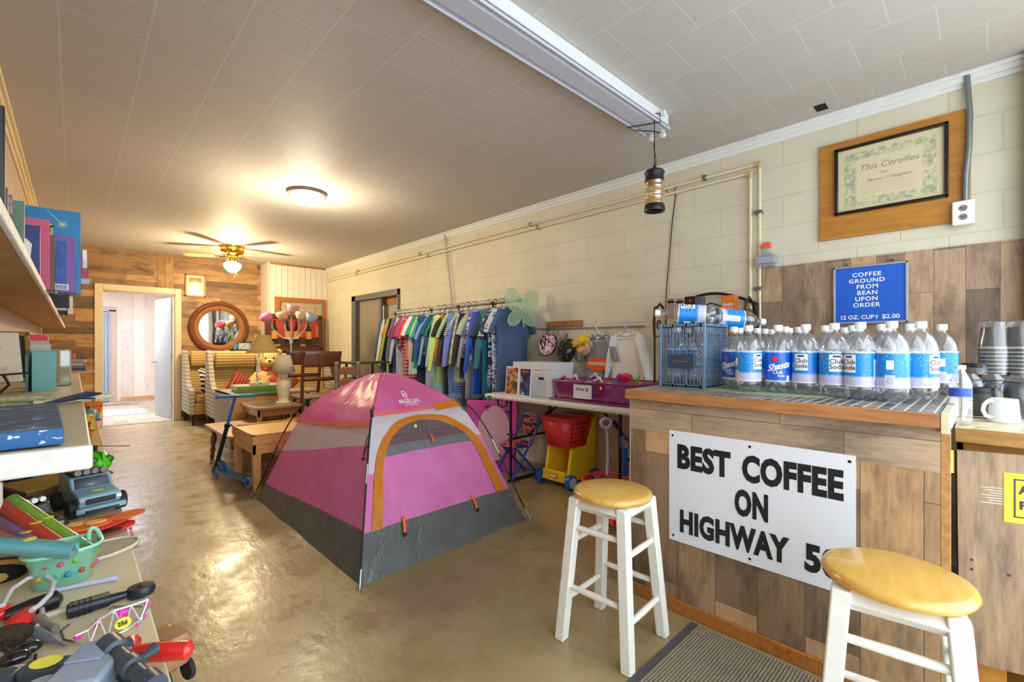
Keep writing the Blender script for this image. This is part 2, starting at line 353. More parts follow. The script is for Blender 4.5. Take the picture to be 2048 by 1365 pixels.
# baseboards and crown mouldings
struct(MB().box(1.25, 2.42, BY-.02, BY, 0, .05), 'baseboard_back', M_pine, bevel=.006)
def crown(name, pts, m):
    o = MB()
    for (a, b) in pts: o.box(a[0], b[0], a[1], b[1], a[2], b[2])
    return struct(o, name, m, bevel=.003)
crown('trim_5', [((WX-.012, FY, CZ-.075), (WX, PY, CZ)), ((WX-.028, FY, CZ-.05), (WX, PY, CZ)), ((WX-.045, FY, CZ-.022), (WX, PY, CZ))], M_trimw)
crown('trim_7', [((LX, FY, CZ-.085), (LX+.014, BY, CZ)), ((LX, FY, CZ-.055), (LX+.03, BY, CZ)), ((LX, FY, CZ-.024), (LX+.05, BY, CZ))], M_cream)
crown('trim_8', [((2.44, PY-.015, CZ-.03), (WX-.01, PY, CZ))], M_oakd)
# dark grey sliding door set in the block wall
M_gframe = mat('slate_grey_frame', '#5e6266', .45, noise=.05)
o = MB().box(WX-.03, WX+.06, DY1-.14, DY1, 0, DZ).box(WX-.03, WX+.06, DY0, DY1, DZ-.09, DZ).box(WX-.03, WX+.06, DY0, DY0+.03, 0, DZ)
o.box(WX+.02, WX+.05, DY0+.6, DY0+.68, 0, DZ-.09)
struct(o, 'trim_9', M_gframe, bevel=.004)
struct(MB().box(WX+.05, WX+.075, DY0+.66, DY1-.1, 0, DZ-.08), 'door_3', mat('taupe_door', '#8d8577', .5, noise=.05))
struct(MB().box(WX+.12, WX+.14, DY0, DY0+.7, 0, 1.88, None), 'door_4', mat('grey_cream_panel', '#a59d8d', .5))
struct(MB().box(WX+.10, WX+.14, DY0, DY0+.7, 1.85, DZ), 'trim_10', M_oakd)
# shop front: lintel, sill posts around the open front behind the camera
M_fw = mat('brown_trim', '#7b5f4c', .5, noise=.1)
struct(MB().box(WX-.10, WX, -.17, -.13, 0, CZ), 'trim_11', M_fw, bevel=.006)
struct(MB().box(LX-.1, WX+.1, FY-.12, FY-.02, 2.5, CZ+.1).box(LX-.12, LX+.05, FY-.12, FY-.02, 0, 2.5).box(2.9, WX+.1, FY-.12, FY-.02, 0, 2.5).box(2.05, 2.13, FY-.12, FY-.04, 0, 2.5), 'wall_front', M_white, smooth=0)
# small hole and patches in the ceiling
p = atz(1642, 215, CZ)
struct(MB().box(p.x-.045, p.x+.045, p.y-.03, p.y+.03, CZ-.002, CZ), 'trim_12', mat('dark_hole', '#17100c', .9, noise=.5))
# wood board panel on the right wall above the counter
struct(MB().box(WX-.018, WX, -.12, 1.087, .9, 1.74), 'wall_panel', M_barnv, smooth=0)
# ---------------- tent ----------------
TF = [Vector((1.03, 2.17, 0)), Vector((2.25, 2.21, 0)), Vector((2.27, 4.0, 0)), Vector((1.03, 3.99, 0))]   # front, right, back, left corners
TA = Vector((1.64, 3.09, 1.0))
PROF = [(0, 0), (.06, .10), (.12, .22), (.2, .38), (.3, .58), (.4, .73), (.5, .81), (.6, .865), (.8, .955), (.92, .99), (1, 1.0)]
def corner(c, k):
    for (a, za), (b, zb) in zip(PROF, PROF[1:]):
        if k <= b+1e-9: z = za+(zb-za)*(k-a)/(b-a); break
    p = TF[c].lerp(TA, k); p.z = z*(1.0 if c < 2 else .93+.07*k); return p
def face(c, s, k, off=0, sag=.035):
    """point on tent wall c (between corner c and c+1): s along, k up"""
    a = corner(c, k); b = corner((c+1) % 4, k); p = a.lerp(b, s)
    n = Vector((0, 0, 0)); e = (TF[(c+1) % 4]-TF[c]).normalized(); out = e.cross(Vector((0, 0, 1)))
    q = 4*s*(1-s); h = math.sin(min(1, k/.9)*math.pi)
    p += out*(-sag*q*h) + Vector((0, 0, -.015*q*(1-k) if k > .35 else 0))
    p += out*(.006*math.sin(17*s+9*k+c)*math.sin(11*k+4*s)*q)+out*off+Vector((0, 0, off*.7*min(1, k*1.5)))
    return p
def fabric(name, c1, c2, rough=.35, trans=.25, crinkle=.35, sc=7):
    m, t, b = nt(name); v = coords(t, 'xyz'); g = noise(t, v, sc, 4, .55, (1, 1, .6)); r = ramp(t, [(.3, c1), (.7, c2)]); t.links.new(g, r.inputs[0])
    t.links.new(r.outputs[0], b.inputs['Base Color']); b.inputs['Roughness'].default_value = rough
    vo = t.nodes.new('ShaderNodeTexVoronoi'); vo.feature = 'DISTANCE_TO_EDGE'; vo.inputs['Scale'].default_value = sc*1.3; vo.inputs['Randomness'].default_value = 1
    g2 = noise(t, v, sc*.8, 3, .5); mx = mixc(t, v, g2, .25); t.links.new(mx, vo.inputs['Vector'])
    bumpn(t, b, mathn(t, 'ADD', mathn(t, 'MINIMUM', vo.outputs[0], .12), mathn(t, 'MULTIPLY', g, .25)), crinkle, .06)
    tl = t.nodes.new('ShaderNodeBsdfTranslucent'); t.links.new(r.outputs[0], tl.inputs[0]); ms = t.nodes.new('ShaderNodeMixShader'); ms.inputs[0].default_value = .38; out = t.nodes['Material Output']
    t.links.new(b.outputs[0], ms.inputs[1]); t.links.new(tl.outputs[0], ms.inputs[2]); t.links.new(ms.outputs[0], out.inputs[0])
    MATS[name] = m; return m
F_pink = fabric('pink_nylon', '#ee84cc', '#f797d8', .36, crinkle=.2); F_pinkc = fabric('hot_pink_nylon', '#f474be', '#fc8ccc', .36, crinkle=.22, sc=5)
F_grey = fabric('grey_coated_cloth', '#6a7270', '#7c8482', .22, crinkle=.22, sc=9); F_wht = fabric('pale_grey_nylon', '#e4e4ee', '#efeff6', .4, crinkle=.25)
F_or = fabric('orange_nylon', '#e08a26', '#ef9d36', .3, crinkle=.3, sc=12)
F_orange = mat('orange_tape', '#ee7430', .5, noise=.05); M_cord = mat('black_cord', '#1b1c1e', .5, noise=0); M_steel = mat('grey_steel', '#8f9294', .3, .9, noise=0)
tent = thing('play_tent', 'pink and grey pop-up dome tent standing on the concrete floor', 'tent', TA-Vector((0, 0, 1.0)))
KG = .115   # top of grey base band
def lin(a, b): return lambda s: a+(b-a)*s
# per wall: grey base, lower cloth, pale band, cap
SPECS = {3: ((.075, .12), (.215, .33), (.345, .40), F_pink), 1: ((.12, .08), (.33, .215), (.40, .345), F_pink), 2: ((.1, .1), (.3, .3), (.38, .38), F_pink)}
for c in (3, 1, 2):
    g, lo, wh, mm = SPECS[c]
    def patch(k0, k1, off=0, c=c): return MB().grid(lambda u, v: face(c, u, (k0[0]+(k0[1]-k0[0])*u)*(1-v)+(k1[0]+(k1[1]-k1[0])*u)*v, off), 40, 16)
    patch((0, 0), g).build('base_band', F_grey, tent, world=True, smooth=80)
    patch(g, lo).build('lower_wall', mm, tent, world=True, smooth=80)
    patch(lo, wh).build('pale_wall', F_wht, tent, world=True, smooth=80)
# front wall with its door arch; (s,k) curves
kt = .52
def arch(base_s, top_k, w):     # half-curve: s as a function of k, closing at top_k
    def f(k):
        if k <= .22: return base_s+w*k*.6
        q = min(1, (k-.22)/(top_k-.22)); return base_s+w*.132+(.5-base_s-w*.132)*(1-math.sqrt(max(0, 1-q**2.6)))
    return f
outL = arch(.03, .43, .10); inL = arch(.088, .398, .14)
def outR(k): return 1-arch(.035, .43, -.02)(k)
def inR(k): return 1-arch(.105, .398, .0)(k)
kg = lambda s: .115
def fp(k0f, k1f, s0f, s1f, off=0, nu=40, nv=24, name='', m=None, par=None, smooth=80):
    def f(u, v):
        k = k0f+(k1f-k0f)*v; a = s0f(k); b = s1f(k); return face(0, a+(b-a)*u, k, off)
    return MB().grid(f, nu, nv).build(name, m, par or tent, world=True, smooth=smooth)
zero = lambda k: 0.0; one = lambda k: 1.0
fp(0, .115, zero, one, 0, 60, 10, 'base_band', F_grey)
fp(.115, .25, zero, outL, 0, 6, 12, 'side_gusset', F_pink); fp(.115, .30, outR, one, 0, 6, 14, 'side_gusset', F_pink); fp(.30, .43, outR, one, 0, 6, 10, 'pale_wall', F_wht)
fp(.25, .43, zero, outL, 0, 12, 20, 'pale_wall', F_wht)
fp(.43, .47, zero, one, 0, 40, 4, 'pale_wall', F_wht)
fp(.115, .43, outL, inL, .006, 8, 60, 'arch_band', F_or); fp(.115, .43, inR, outR, .006, 8, 60, 'arch_band', F_or)
fp(.398, .43, lambda k: max(outL(k), inL(.398)-.0)*0+outL(k), lambda k: outR(k), .006, 40, 6, 'arch_band', F_or)
fp(.115, .285, inL, inR, .0, 40, 16, 'door_panel', F_pink)
fp(.285, .315, inL, inR, .004, 40, 4, 'window_hem', fabric('slate_nylon', '#7d8386', '#8b9194', .4))
mesh_m = clear('dark_mesh', '#4a4648', .02, .62, .5)
fp(.315, .398, inL, inR, 0, 30, 16, 'mesh_window', mesh_m)
# fly cap over the top
for c in range(4):
    k0 = {0: (.455, .47), 3: (.345, .40), 1: (.47, .345), 2: (.38, .38)}[c]
    MB().grid(lambda u, v: face(c, u, (k0[0]+(k0[1]-k0[0])*u)*(1-v)+v, .012), 40, 30).build('fly_cap', F_pinkc, tent, world=True, smooth=80)
    MB().grid(lambda u, v: face(c, u, (k0[0]+(k0[1]-k0[0])*u)+(v-.5)*.012, .016), 40, 2).build('cap_trim', F_orange, tent, world=True, smooth=80)
# orange reflector corner on the right of the cap
MB().grid(lambda u, v: face(0, .72+.28*u, .44+.05*v+.01*u, .02), 10, 4).build('cap_tab', F_or, tent, world=True)
# poles
for c in range(4):
    pts = []
    for i in range(22):
        k = i/21*.985; p = corner(c, k); o = (TF[c]-TA); o.z = 0; o.normalize(); p = p+o*(.035+.03*math.sin(math.pi*min(1, k*1.2)))*(1 if k < .8 else (1-k)/.2)+Vector((0, 0, .02*k)); pts.append(p)
    pts[0].z = .005; q = pts[:12] if c in (0, 2) else pts[:12]
    MB().tube(q, .0052, 8).build('pole', M_cord, tent, world=True)
    MB().tube(pts[:2], .0065, 8).tube([pts[0]+Vector((0, 0, -.0)), pts[0]+(pts[0]-pts[1])*.25+Vector((0, 0, .004))], .004, 8).tube([pts[0]+Vector((math.cos(a)*.011, math.sin(a)*.011, .006)) for a in [i*.7 for i in range(9)]], .0028, 6).build('pole_foot', M_steel, tent, world=True)
    MB().tube([pts[5], pts[6]], .0068, 8).build('pole_ferrule', M_steel, tent, world=True)
    h = MB(); cc = pts[10]
    h.cyl(cc+Vector((0, 0, -.02)), cc+Vector((0, 0, .03)), .009).build('pole_clip', M_blk, tent, world=True)
# cords, toggles, straps
p = corner(0, .385)+Vector((-.02, -.03, 0))
MB().tube([p, p+Vector((-.03, -.01, -.05)), p+Vector((-.045, -.01, -.12)), p+Vector((-.05, -.01, -.15)), p+Vector((-.03, -.01, -.10)), p+Vector((-.005, 0, -.04))], .0032, 6).sphere(p+Vector((-.05, -.01, -.155)), .011, 8, 6).build('guy_cord', M_cord, tent, world=True)
for s, k0, k1 in ((.22, .127, .085), (.70, .127, .085), (.53, .335, .30)):
    MB().grid(lambda u, v: face(0, s+(u-.5)*.016, k0+(k1-k0)*v, .014+.01*math.sin(v*3)), 2, 6).build('strap', F_orange, tent, world=True, solid=.002)
    q = face(0, s, k1, .02)
    if s != .53: MB().sphere(q, .012, 8, 6).build('toggle', M_blk, tent, world=True)
# hanging black tape ends inside the window, price dot
for i in range(4):
    q = face(0, .45+.04*i, .395, -.03); MB().tube([q, q+Vector((.01, 0, -.03)), q+Vector((-.01+.01*i, 0, -.06))], .005, 6).build('tie', M_cord, tent, world=True)
q = face(0, .42, .375, .01); MB().cyl(q, q+Vector((0, -.002, .001)), .011, 16).build('price_dot', mat('yellow_sticker', '#e6e04a', .5, noise=0), tent, world=True)
# white logo writing on the cap
n0 = face(0, .5, .64, .02)
fr = (face(0, .8, .58, .02)-face(0, .3, .58, .02)).normalized(); upv = (face(0, .5, .7, .02)-face(0, .5, .58, .02)).normalized()
M_logo = mat('white_print', '#f2ecf0', .5, noise=0)
def capwrap(body, size, s0, k0, **k):
    o = MB(); vs, fs = textmesh(body, size, depth=0, **k)
    o.add([face(0, s0+v.x, k0+v.y*.75, .0185) for v in vs], fs); return o
capwrap('MAGELLAN', .075, .46, .535, bold=.002, sx=.72).build('cap_lettering', M_logo, tent, world=True, smooth=0)
capwrap('OUTDOORS', .032, .46, .502, sx=.9).build('cap_lettering', M_logo, tent, world=True, smooth=0)
o = MB(); ring = [(math.cos(a)*.032, math.sin(a)*.045) for a in [i*math.pi*2/24 for i in range(24)]]
o.tube([face(0, .44+x, .605+y*.8, .021) for x, y in ring], .003, 6, closed=True); vs, fs = textmesh('m', .06, bold=.003, depth=0); o.add([face(0, .44+v.x*.8, .605+v.y*.8, .0185) for v in vs], fs)
o.build('cap_emblem', M_logo, tent, world=True, smooth=0)

# ---------------- stools ----------------
M_seat = wood('clear_pine_seat', '#c6963f', '#dab058', .28, 'xyz', 5, (1, 7, 7), .4); M_sw = mat('stool_white_paint', '#e2e1d8', .4, noise=.05, nscale=30)
def stool(label, loc, rz):
    t = thing('bar_stool', label, 'stool', loc, rz, 'round-seat bar stools at the coffee counter')
    MB().lathe([(.02, .580), (.142, .580), (.155, .586), (.160, .597), (.155, .608), (.142, .613), (.01, .6145)], n=56).build('seat', M_seat, t, smooth=50)
    top = .108; bot = .150; L = [(-1, -1), (1, -1), (1, 1), (-1, 1)]
    for a, b in L:
        w = .0215; r = []
        for z, q in ((0, bot), (.58, top)):
            r.append([(a*q+dx*w, b*q+dy*w, z) for dx, dy in ((-1, -1), (1, -1), (1, 1), (-1, 1))])
        MB().ring(r).build('leg', M_sw, t, bevel=.005)
        k = (top+ .0); MB().cyl((a*(top+.004), b*top-.0, .548), (a*(top+.020), b*top, .548), .006, 10).build('screw_cap', M_sw, t)
    ap = MB()
    for i in range(4):
        a, b = L[i], L[(i+1) % 4]; q = top+.001
        ap.tube([(a[0]*q, a[1]*q, .555), (b[0]*q, b[1]*q, .555)], .024, 4)
    ap.build('apron', M_sw, t)
    for i, (z, z2) in enumerate(((.16, .40), (.22, .46), (.16, .40), (.22, .46))):
        a, b = L[i], L[(i+1) % 4]
        for zz in (z, z2):
            q = bot+(top-bot)*zz/.58
            MB().tube([(a[0]*q, a[1]*q, zz), ((a[0]+b[0])/2*q, (a[1]+b[1])/2*q, zz), (b[0]*q, b[1]*q, zz)], [.0105, .013, .0105], 12).build('rung', M_sw, t)
    return t
stool('white bar stool with round pine seat standing between the tent and the counter', (1.603, 1.075, 0), R(4))
stool('white bar stool with round pine seat in the near right foreground before the big sign', (1.545, .170, 0), R(8))

# ---------------- coffee counter ----------------
CTZ = .99; CX0 = 1.965; CY0 = .105; CY1 = 1.212; CX1 = 2.95
M_barnc = planks('weathered_counter_boards', 'zyx', .58, .165, [(0, '#5f5144'), (.22, '#b3906b'), (.42, '#cda678'), (.6, '#7d6854'), (.8, '#d2a674'), (1, '#a88a68')], (.21, .02, 0), .45, .55, .43, .8)
M_redtrim = wood('worn_reddish_trim', '#93603a', '#bd8350', .45, 'yxz', 7, (1, 8, 8)); M_paint = mat('cream_edge', '#cfc6a2', .55, noise=.1)
ct = thing('coffee_counter', 'tall counter clad in weathered boards with tiled top and reddish wood edging', 'counter', ((CX0+CX1)/2, (CY0+CY1)/2, 0))
MB().box(CX0, CX0+.02, CY0, CY1, .05, .945).build('front_cladding', M_barnc, ct, world=True)
MB().box(CX0-.0015, CX0, CY0, CY1, .80, .945).build('top_board', planks('horizontal_counter_board', 'yzx', .55, .3, [(0, '#a08770'), (.5, '#bfa487'), (1, '#8f7b67')], (.1, .0, 0), .5), ct, world=True)
MB().box(CX0+.02, CX1, CY1-.03, CY1-.01, .0, .945).build('end_panel', M_barnc, ct, world=True)
MB().box(CX0+.001, CX0+.02, CY1, CY1+.006, .03, .95).build('corner_strip', M_paint, ct, world=True)
MB().box(CX0+.0, CX0+.05, CY0-.022, CY0-.001, .0, .945).build('end_post', M_pine, ct, world=True)
MB().box(CX0-.012, CX0-.0, CY0, CY1, 0, .058).build('kick_board', M_oakd, ct, world=True, bevel=.004)
def m_tile():
    m, t, b = nt('slate_strip_tile'); v = coords(t, 'xyz'); c, f = brick(t, v, .145, .036, .0035, .0, .1)
    r = ramp(t, [(0, '#35383b'), (.3, '#6f665a'), (.5, '#4b4f52'), (.7, '#8c7c68'), (1, '#5c5448')]); t.links.new(c, r.inputs[0]); g = noise(t, v, 40, 5, .6)
    x = mixc(t, r.outputs[0], g, .25, 'OVERLAY'); x = mixc(t, x, srgb('#d8cfae'), f); t.links.new(x, b.inputs['Base Color']); b.inputs['Roughness'].default_value = .35; bumpn(t, b, f, -.5, .003); return m
MB().box(CX0-.02, CX1, CY0-.0, CY1+.0, CTZ-.01, CTZ).build('tiled_top', m_tile(), ct, world=True)
MB().box(CX0-.036, CX0-.018, CY0-.002, CY1+.012, .945, CTZ+.001).box(CX0-.018, CX1, CY1-.002, CY1+.014, .945, CTZ+.001).build('edge_trim', M_redtrim, ct, world=True, bevel=.004)
MB().box(CX0-.038, CX1, CY0-.022, CY0-.002, .93, CTZ+.004).build('end_edge', M_paint, ct, world=True, bevel=.002)
# big white sign on the counter front
sg = [atx(1339, 862, CX0), atx(1712, 910, CX0), atx(1715, 1190, CX0), atx(1343, 1085, CX0)]
sy0 = sg[1].y; sy1 = sg[0].y; sz1 = (sg[0].z+sg[1].z)/2; sz0 = (sg[2].z+sg[3].z)/2
sx = CX0-.004
sign = thing('highway_sign', 'large white sign reading BEST COFFEE ON HIGHWAY 50 screwed to the counter front', 'sign', (CX0, (sy0+sy1)/2, sz0))
m, t_, b_ = nt('fluted_white_plastic'); v = coords(t_, 'yxz'); wv = t_.nodes.new('ShaderNodeTexWave'); wv.inputs['Scale'].default_value = 55; t_.links.new(v, wv.inputs[0])
b_.inputs['Base Color'].default_value = srgb('#dfe2e8'); b_.inputs['Roughness'].default_value = .35; bumpn(t_, b_, wv.outputs['Fac'], .15, .001)
MB().box(sx, CX0, sy0, sy1, sz0, sz1).build('panel', m, sign, world=True)
M_ink = mat('black_vinyl', '#1c1e20', .4, noise=0)
WD = sy1-sy0
def sl(body, px0, px1, zf, hf, bold=.006):
    vs, fs = textmesh(body, .12, bold=bold, depth=.0006, spacing=1.06); x0 = min(v.x for v in vs); x1 = max(v.x for v in vs); y0 = min(v.y for v in vs); y1 = max(v.y for v in vs)
    ya, yb = atx(px0, 900, CX0).y, atx(px1, 900, CX0).y; zc = sz0+(sz1-sz0)*zf; hh = (sz1-sz0)*hf
    MB().add([(sx-.0008-v.z, ya-(ya-yb)*(v.x-x0)/(x1-x0), zc+hh*((v.y-y0)/(y1-y0)-.5)) for v in vs], fs).build('lettering', M_ink, sign, world=True, smooth=0)
sl('BEST', 1356, 1462, .775, .225); sl('COFFEE', 1485, 1688, .775, .225); sl('ON', 1470, 1537, .485, .225)
sl('HIGHWAY', 1361, 1580, .195, .21); sl('50', 1610, 1682, .195, .215)
for yf, zf in ((.025, .955), (.5, .955), (.975, .955), (.03, .045), (.5, .045), (.975, .045)):
    MB().cyl((sx-.001, sy1-yf*WD, sz0+(sz1-sz0)*zf), (sx-.0001, sy1-yf*WD, sz0+(sz1-sz0)*zf), .0055, 14).build('screw', M_ink, sign, world=True)
# ---------------- lower back counter, cabinet door ----------------
BX = 2.16; BZ = .925
lc = thing('back_counter', 'lower wooden counter with worn edge to the right of the coffee counter', 'counter', (BX+.6, -.25, 0))
MB().box(BX-.02, WX-.02, FY+.05, CY0-.025, BZ-.008, BZ).build('worktop', mat('cream_patterned_top', '#cabf9d', .4, noise=.3, nscale=30), lc, world=True)
MB().box(BX-.035, BX-.018, FY+.05, CY0-.025, BZ-.045, BZ+.002).build('edge_trim', wood('worn_oak_edge', '#8d6330', '#b98b4c', .45, 'yxz', 8, (1, 8, 8)), lc, world=True, bevel=.003)
M_cabin = wood('varnished_cabinet', '#b27a2c', '#c9923f', .4, 'yxz', 5, (8, 1, 8))
MB().box(BX, BX+.02, -.04, CY0-.03, .08, BZ-.05).box(BX, BX+.02, FY+.05, -.04, .80, BZ-.05).box(BX, BX+.02, FY+.05, -.55, .08, .8).box(BX, WX-.02, FY+.05, FY+.07, .08, BZ-.05).box(BX, WX-.02, CY0-.045, CY0-.03, .08, BZ-.05).box(BX, WX-.02, FY+.05, CY0-.04, .06, .08).box(BX+.02, WX-.02, FY+.05, CY0-.05, .44, .455).build('cabinet_frame', M_cabin, lc, world=True)
a = atd(1914, 902, 1.47); hy = a.y; hx = a.x
M_lam = wood('walnut_laminate', '#5f4a36', '#a88a68', .5, 'zxy', 4.5, (1, 7, 7))
rr = atd(2110, 896, 1.44)
dv = Vector((.33, -1, 0)).normalized(); dl = .40; an = math.atan2(dv.y, dv.x); qs = 0
while CXP+F*((hx+dv.x*qs)*C_-(hy+dv.y*qs)*S_)/((hx+dv.x*qs)*S_+(hy+dv.y*qs)*C_) < 2007: qs += .002
zt = .865
cdoor = thing('cabinet_door', 'wood grain laminate cabinet door hanging open below the back counter', 'door', (hx, hy, 0), an)
MB().prism([(0, zt), (dl, zt), (dl, .185), (0.006, .195)], .016).build('door_panel', M_lam, cdoor)
MB().box(qs, qs+.26, -.002, 0, .655, .808).build('yellow_sign', mat('sign_yellow', '#e8d422', .45, noise=0), cdoor)
o = MB(); q = qs+.022; dq = qs+.238
for (a0, a1, b0, b1) in ((q, q+.004, .672, .791), (dq, dq+.004, .672, .791), (q, dq, .787, .791), (q, dq, .672, .676)): o.box(a0, a1, -.0028, -.002, b0, b1)
M = wall_frame((q+.012, -.0028, .757), (1, 0, 0)); vs, fs = textmesh('AUTHORIZED', .034, sx=.86, bold=.0015, align='LEFT'); o.add([v for v in vs], fs, 0, M)
M = wall_frame((q+.012, -.0028, .71), (1, 0, 0)); vs, fs = textmesh('PERSONNEL', .034, sx=.95, bold=.0015, align='LEFT'); o.add(vs, fs, 0, M)
o.build('sign_print', M_ink, cdoor, smooth=0)
o = MB()
for i in range(7): o.box(.055+.01*(i % 3), .115+.02*(i % 4), -.0007, 0, .755-.008*i, .7575-.008*i)
o.build('scratch', mat('pale_scratch', '#b9b3ab', .6, noise=.3), cdoor)
for x, z in ((.035, .52), (.035, .49), (.12, .49)): MB().cyl((x, -.001, z), (x, 0, z), .004, 10).build('screw_hole', M_blk, cdoor)
M_brass = mat('brass', '#a8924a', .3, .9, noise=.1)
q = atd(1900, 930, 1.45); hg = MB().cyl((q.x, q.y, .80), (q.x, q.y, .865), .010, 16).sphere((q.x, q.y, .867), (.010, .010, .006)).box(q.x-.002, q.x+.02, q.y, q.y+.018, .80, .86)
tag(hg.build('hinge', M_brass), 'brass barrel hinge on the cabinet front beside the counter end', 'hinge')
q = Vector((2.30, -.06, 0)); bx = thing('red_box', 'red drinks carton on the floor below the open cabinet door', 'box', (2.02, .02, 0), R(12))
MB().box(0, .10, 0, .03, .0, .22).build('carton', mat('red_card', '#9c2a30', .5), bx, bevel=.002)
MB().box(.06, .085, -.001, 0, .14, .2).build('barcode_label', mat('label_white', '#ddd8d8', .5, noise=0), bx)
# ---------------- door mat ----------------
mm, t_, b_ = nt('ribbed_mat'); v = coords(t_, 'xyz'); wv = t_.nodes.new('ShaderNodeTexWave'); wv.inputs['Scale'].default_value = 28; wv.inputs['Distortion'].default_value = .6; wv.bands_direction = 'Y'; t_.links.new(v, wv.inputs[0])
g = noise(t_, v, 90, 4, .7); rp = ramp(t_, [(.25, '#6f6756'), (.7, '#978d78')]); t_.links.new(g, rp.inputs[0]); t_.links.new(rp.outputs[0], b_.inputs['Base Color']); b_.inputs['Roughness'].default_value = .95
bumpn(t_, b_, mathn(t_, 'ADD', wv.outputs['Fac'], g), .8, .006)
mt = thing('floor_mat', 'ribbed brown doormat with dark rubber edge under the near stool', 'mat', (1.5, .3, 0))
MB().box(1.02, 1.92, -.3, .86, 0.001, .009).build('ribbed_pile', mm, mt, world=True)
MB().box(1.0, 1.93, .86, .892, 0.001, .006).box(1.0, 1.02, -.3, .86, .001, .006).build('rubber_edge', mat('dark_rubber', '#4a4c4c', .7), mt, world=True)
# ---------------- ceiling things ----------------
M_glow = mat('lit_frosted_glass', '#fff4dd', .5, noise=0, emit='#ffe7b8', es=5)
q = atz(614, 385, CZ)
cl = thing('ceiling_light', 'round flush ceiling light with lit frosted dome', 'ceiling light', (q.x, q.y, CZ))
MB().lathe([(.01, 0), (.17, 0), (.178, -.012), (.168, -.022), (.172, -.032), (.155, -.038), (.14, -.034)], n=40).build('metal_ring', mat('pewter_ring', '#a79d92', .35, .7, noise=0), cl)
MB().lathe([(.145, -.03), (.142, -.05), (.125, -.08), (.095, -.105), (.055, -.12), (.012, -.125)], n=36).build('glass_dome', M_glow, cl)
MB().lathe([(.012, -.122), (.014, -.13), (.006, -.142), (.002, -.145)], n=14).build('finial', M_chrome, cl)
point('ceiling_lamp_glow', (q.x, q.y, CZ-.40), 20, (1, .83, .58), .14)
q = atz(465, 493, CZ); fx, fy = q.x, q.y
fan = thing('ceiling_fan', 'brass ceiling fan with wooden blades and three lit glass shades', 'ceiling fan', (fx, fy, CZ))
M_br = mat('polished_brass', '#c8a850', .2, 1, noise=0)
MB().lathe([(.01, 0), (.15, 0), (.15, -.02), (.145, -.03), (.15, -.045), (.15, -.085), (.135, -.11), (.10, -.12), (.085, -.135), (.085, -.155), (.06, -.165), (.045, -.17), (.045, -.215), (.02, -.235), (.005, -.24)], n=40).build('motor_housing', M_br, fan)
M_bl = wood('light_oak_blade', '#c4924c', '#dcb070', .35, 'xyz', 8, (1, 6, 1))
for i in range(5):
    a = R(8+72*i); Mb = RZ(a) @ T(0, 0, -.15) @ RX(R(10))
    b = MB(); pts = [(.18, -.045), (.30, -.058), (.55, -.066), (.60, -.055), (.622, 0), (.60, .055), (.55, .066), (.30, .058), (.18, .045)]
    b.add([(x, y, z) for z in (-.003, .003) for x, y in pts], [tuple(range(9))[::-1], tuple(range(9, 18))]+[(j, (j+1) % 9, (j+1) % 9+9, j+9) for j in range(9)], 0, Mb)
    bl = b.build('blade', M_bl, fan)
    MB().tube([(.07, 0, -.145), (.12, 0, -.155), (.17, 0, -.15)], .012, 8, M=RZ(a)).box(.14, .23, -.03, .03, -.158, -.152, RZ(a)).build('blade_arm', M_br, bl)
for i in range(4):
    a = R(30+90*i); Ms = T(math.cos(a)*.055, math.sin(a)*.055, -.225) @ RZ(a) @ RY(R(48))
    MB().cyl((0, 0, .02), (0, 0, -.03), .014, M=Ms).build('lamp_arm', M_br, fan)
    MB().lathe([(.02, -.02), (.036, -.035), (.060, -.07), (.070, -.10), (.088, -.135), (.092, -.14), (.082, -.138)], n=20, M=Ms).build('glass_shade', M_glow, fan)
for dx, z in ((.02, -.44), (.045, -.40)):
    MB().tube([(dx, -.03, -.23), (dx, -.03, z)], .0018, 6).sphere((dx, -.03, z), (.008, .008, .014), 10, 8).build('pull_chain', M_br, fan)
point('fan_lamp_glow', (fx, fy-.05, CZ-.50), 46, (1, .78, .46), .12)
# fluorescent fixture
fy0, fy1, fx0, fx1 = 1.395, 1.53, .15, 2.70; fz = CZ-.10
fl = thing('strip_light', 'long white enamelled strip light fixture without tubes on the ceiling', 'light fixture', ((fx0+fx1)/2, (fy0+fy1)/2, CZ))
M_en = mat('white_enamel', '#d5dadd', .3, noise=.06, nscale=60)
MB().box(fx0, fx1, fy0+.0, fy1-.0, fz+.02, CZ).build('channel', M_en, fl, world=True, bevel=.003)
MB().box(fx0, fx1, fy0-.012, fy1+.012, fz+.012, fz+.026).box(fx0, fx1, fy0+.02, fy1-.02, fz+.002, fz+.014).box(fx0, fx1, fy0-.012, fy0-.004, fz, fz+.02).box(fx0, fx1, fy1+.004, fy1+.012, fz, fz+.02).build('reflector', mat('pale_reflector', '#b9bcc8', .35, noise=.04), fl, world=True, bevel=.002)
for y in (fy0+.03, fy1-.03): MB().cyl((fx1-.03, y, fz-.022), (fx1-.005, y, fz-.022), .017, 12).box(fx1-.028, fx1-.008, y-.01, y+.01, fz-.02, fz+.01).build('tube_socket', M_en, fl, world=True, bevel=.002)
MB().cyl((fx1-.13, fy0-.02, fz+.05), (fx1-.13, fy0-.045, fz+.05), .016, 14).cyl((fx1-.13, fy0, fz+.05), (fx1-.13, fy0-.03, fz+.05), .009, 10).build('knob', M_en, fl, world=True)
q = atz(1096, 90, CZ); tag(MB().lathe([(.01, 0), (.045, 0), (.05, -.01), (.045, -.02), (.01, -.022)], c=(q.x, q.y, CZ), n=24).build('ceiling_rosette', mat('teal_disc', '#2f6a72', .4, noise=0)), 'small teal round disc on the ceiling behind the strip light', 'ceiling disc')
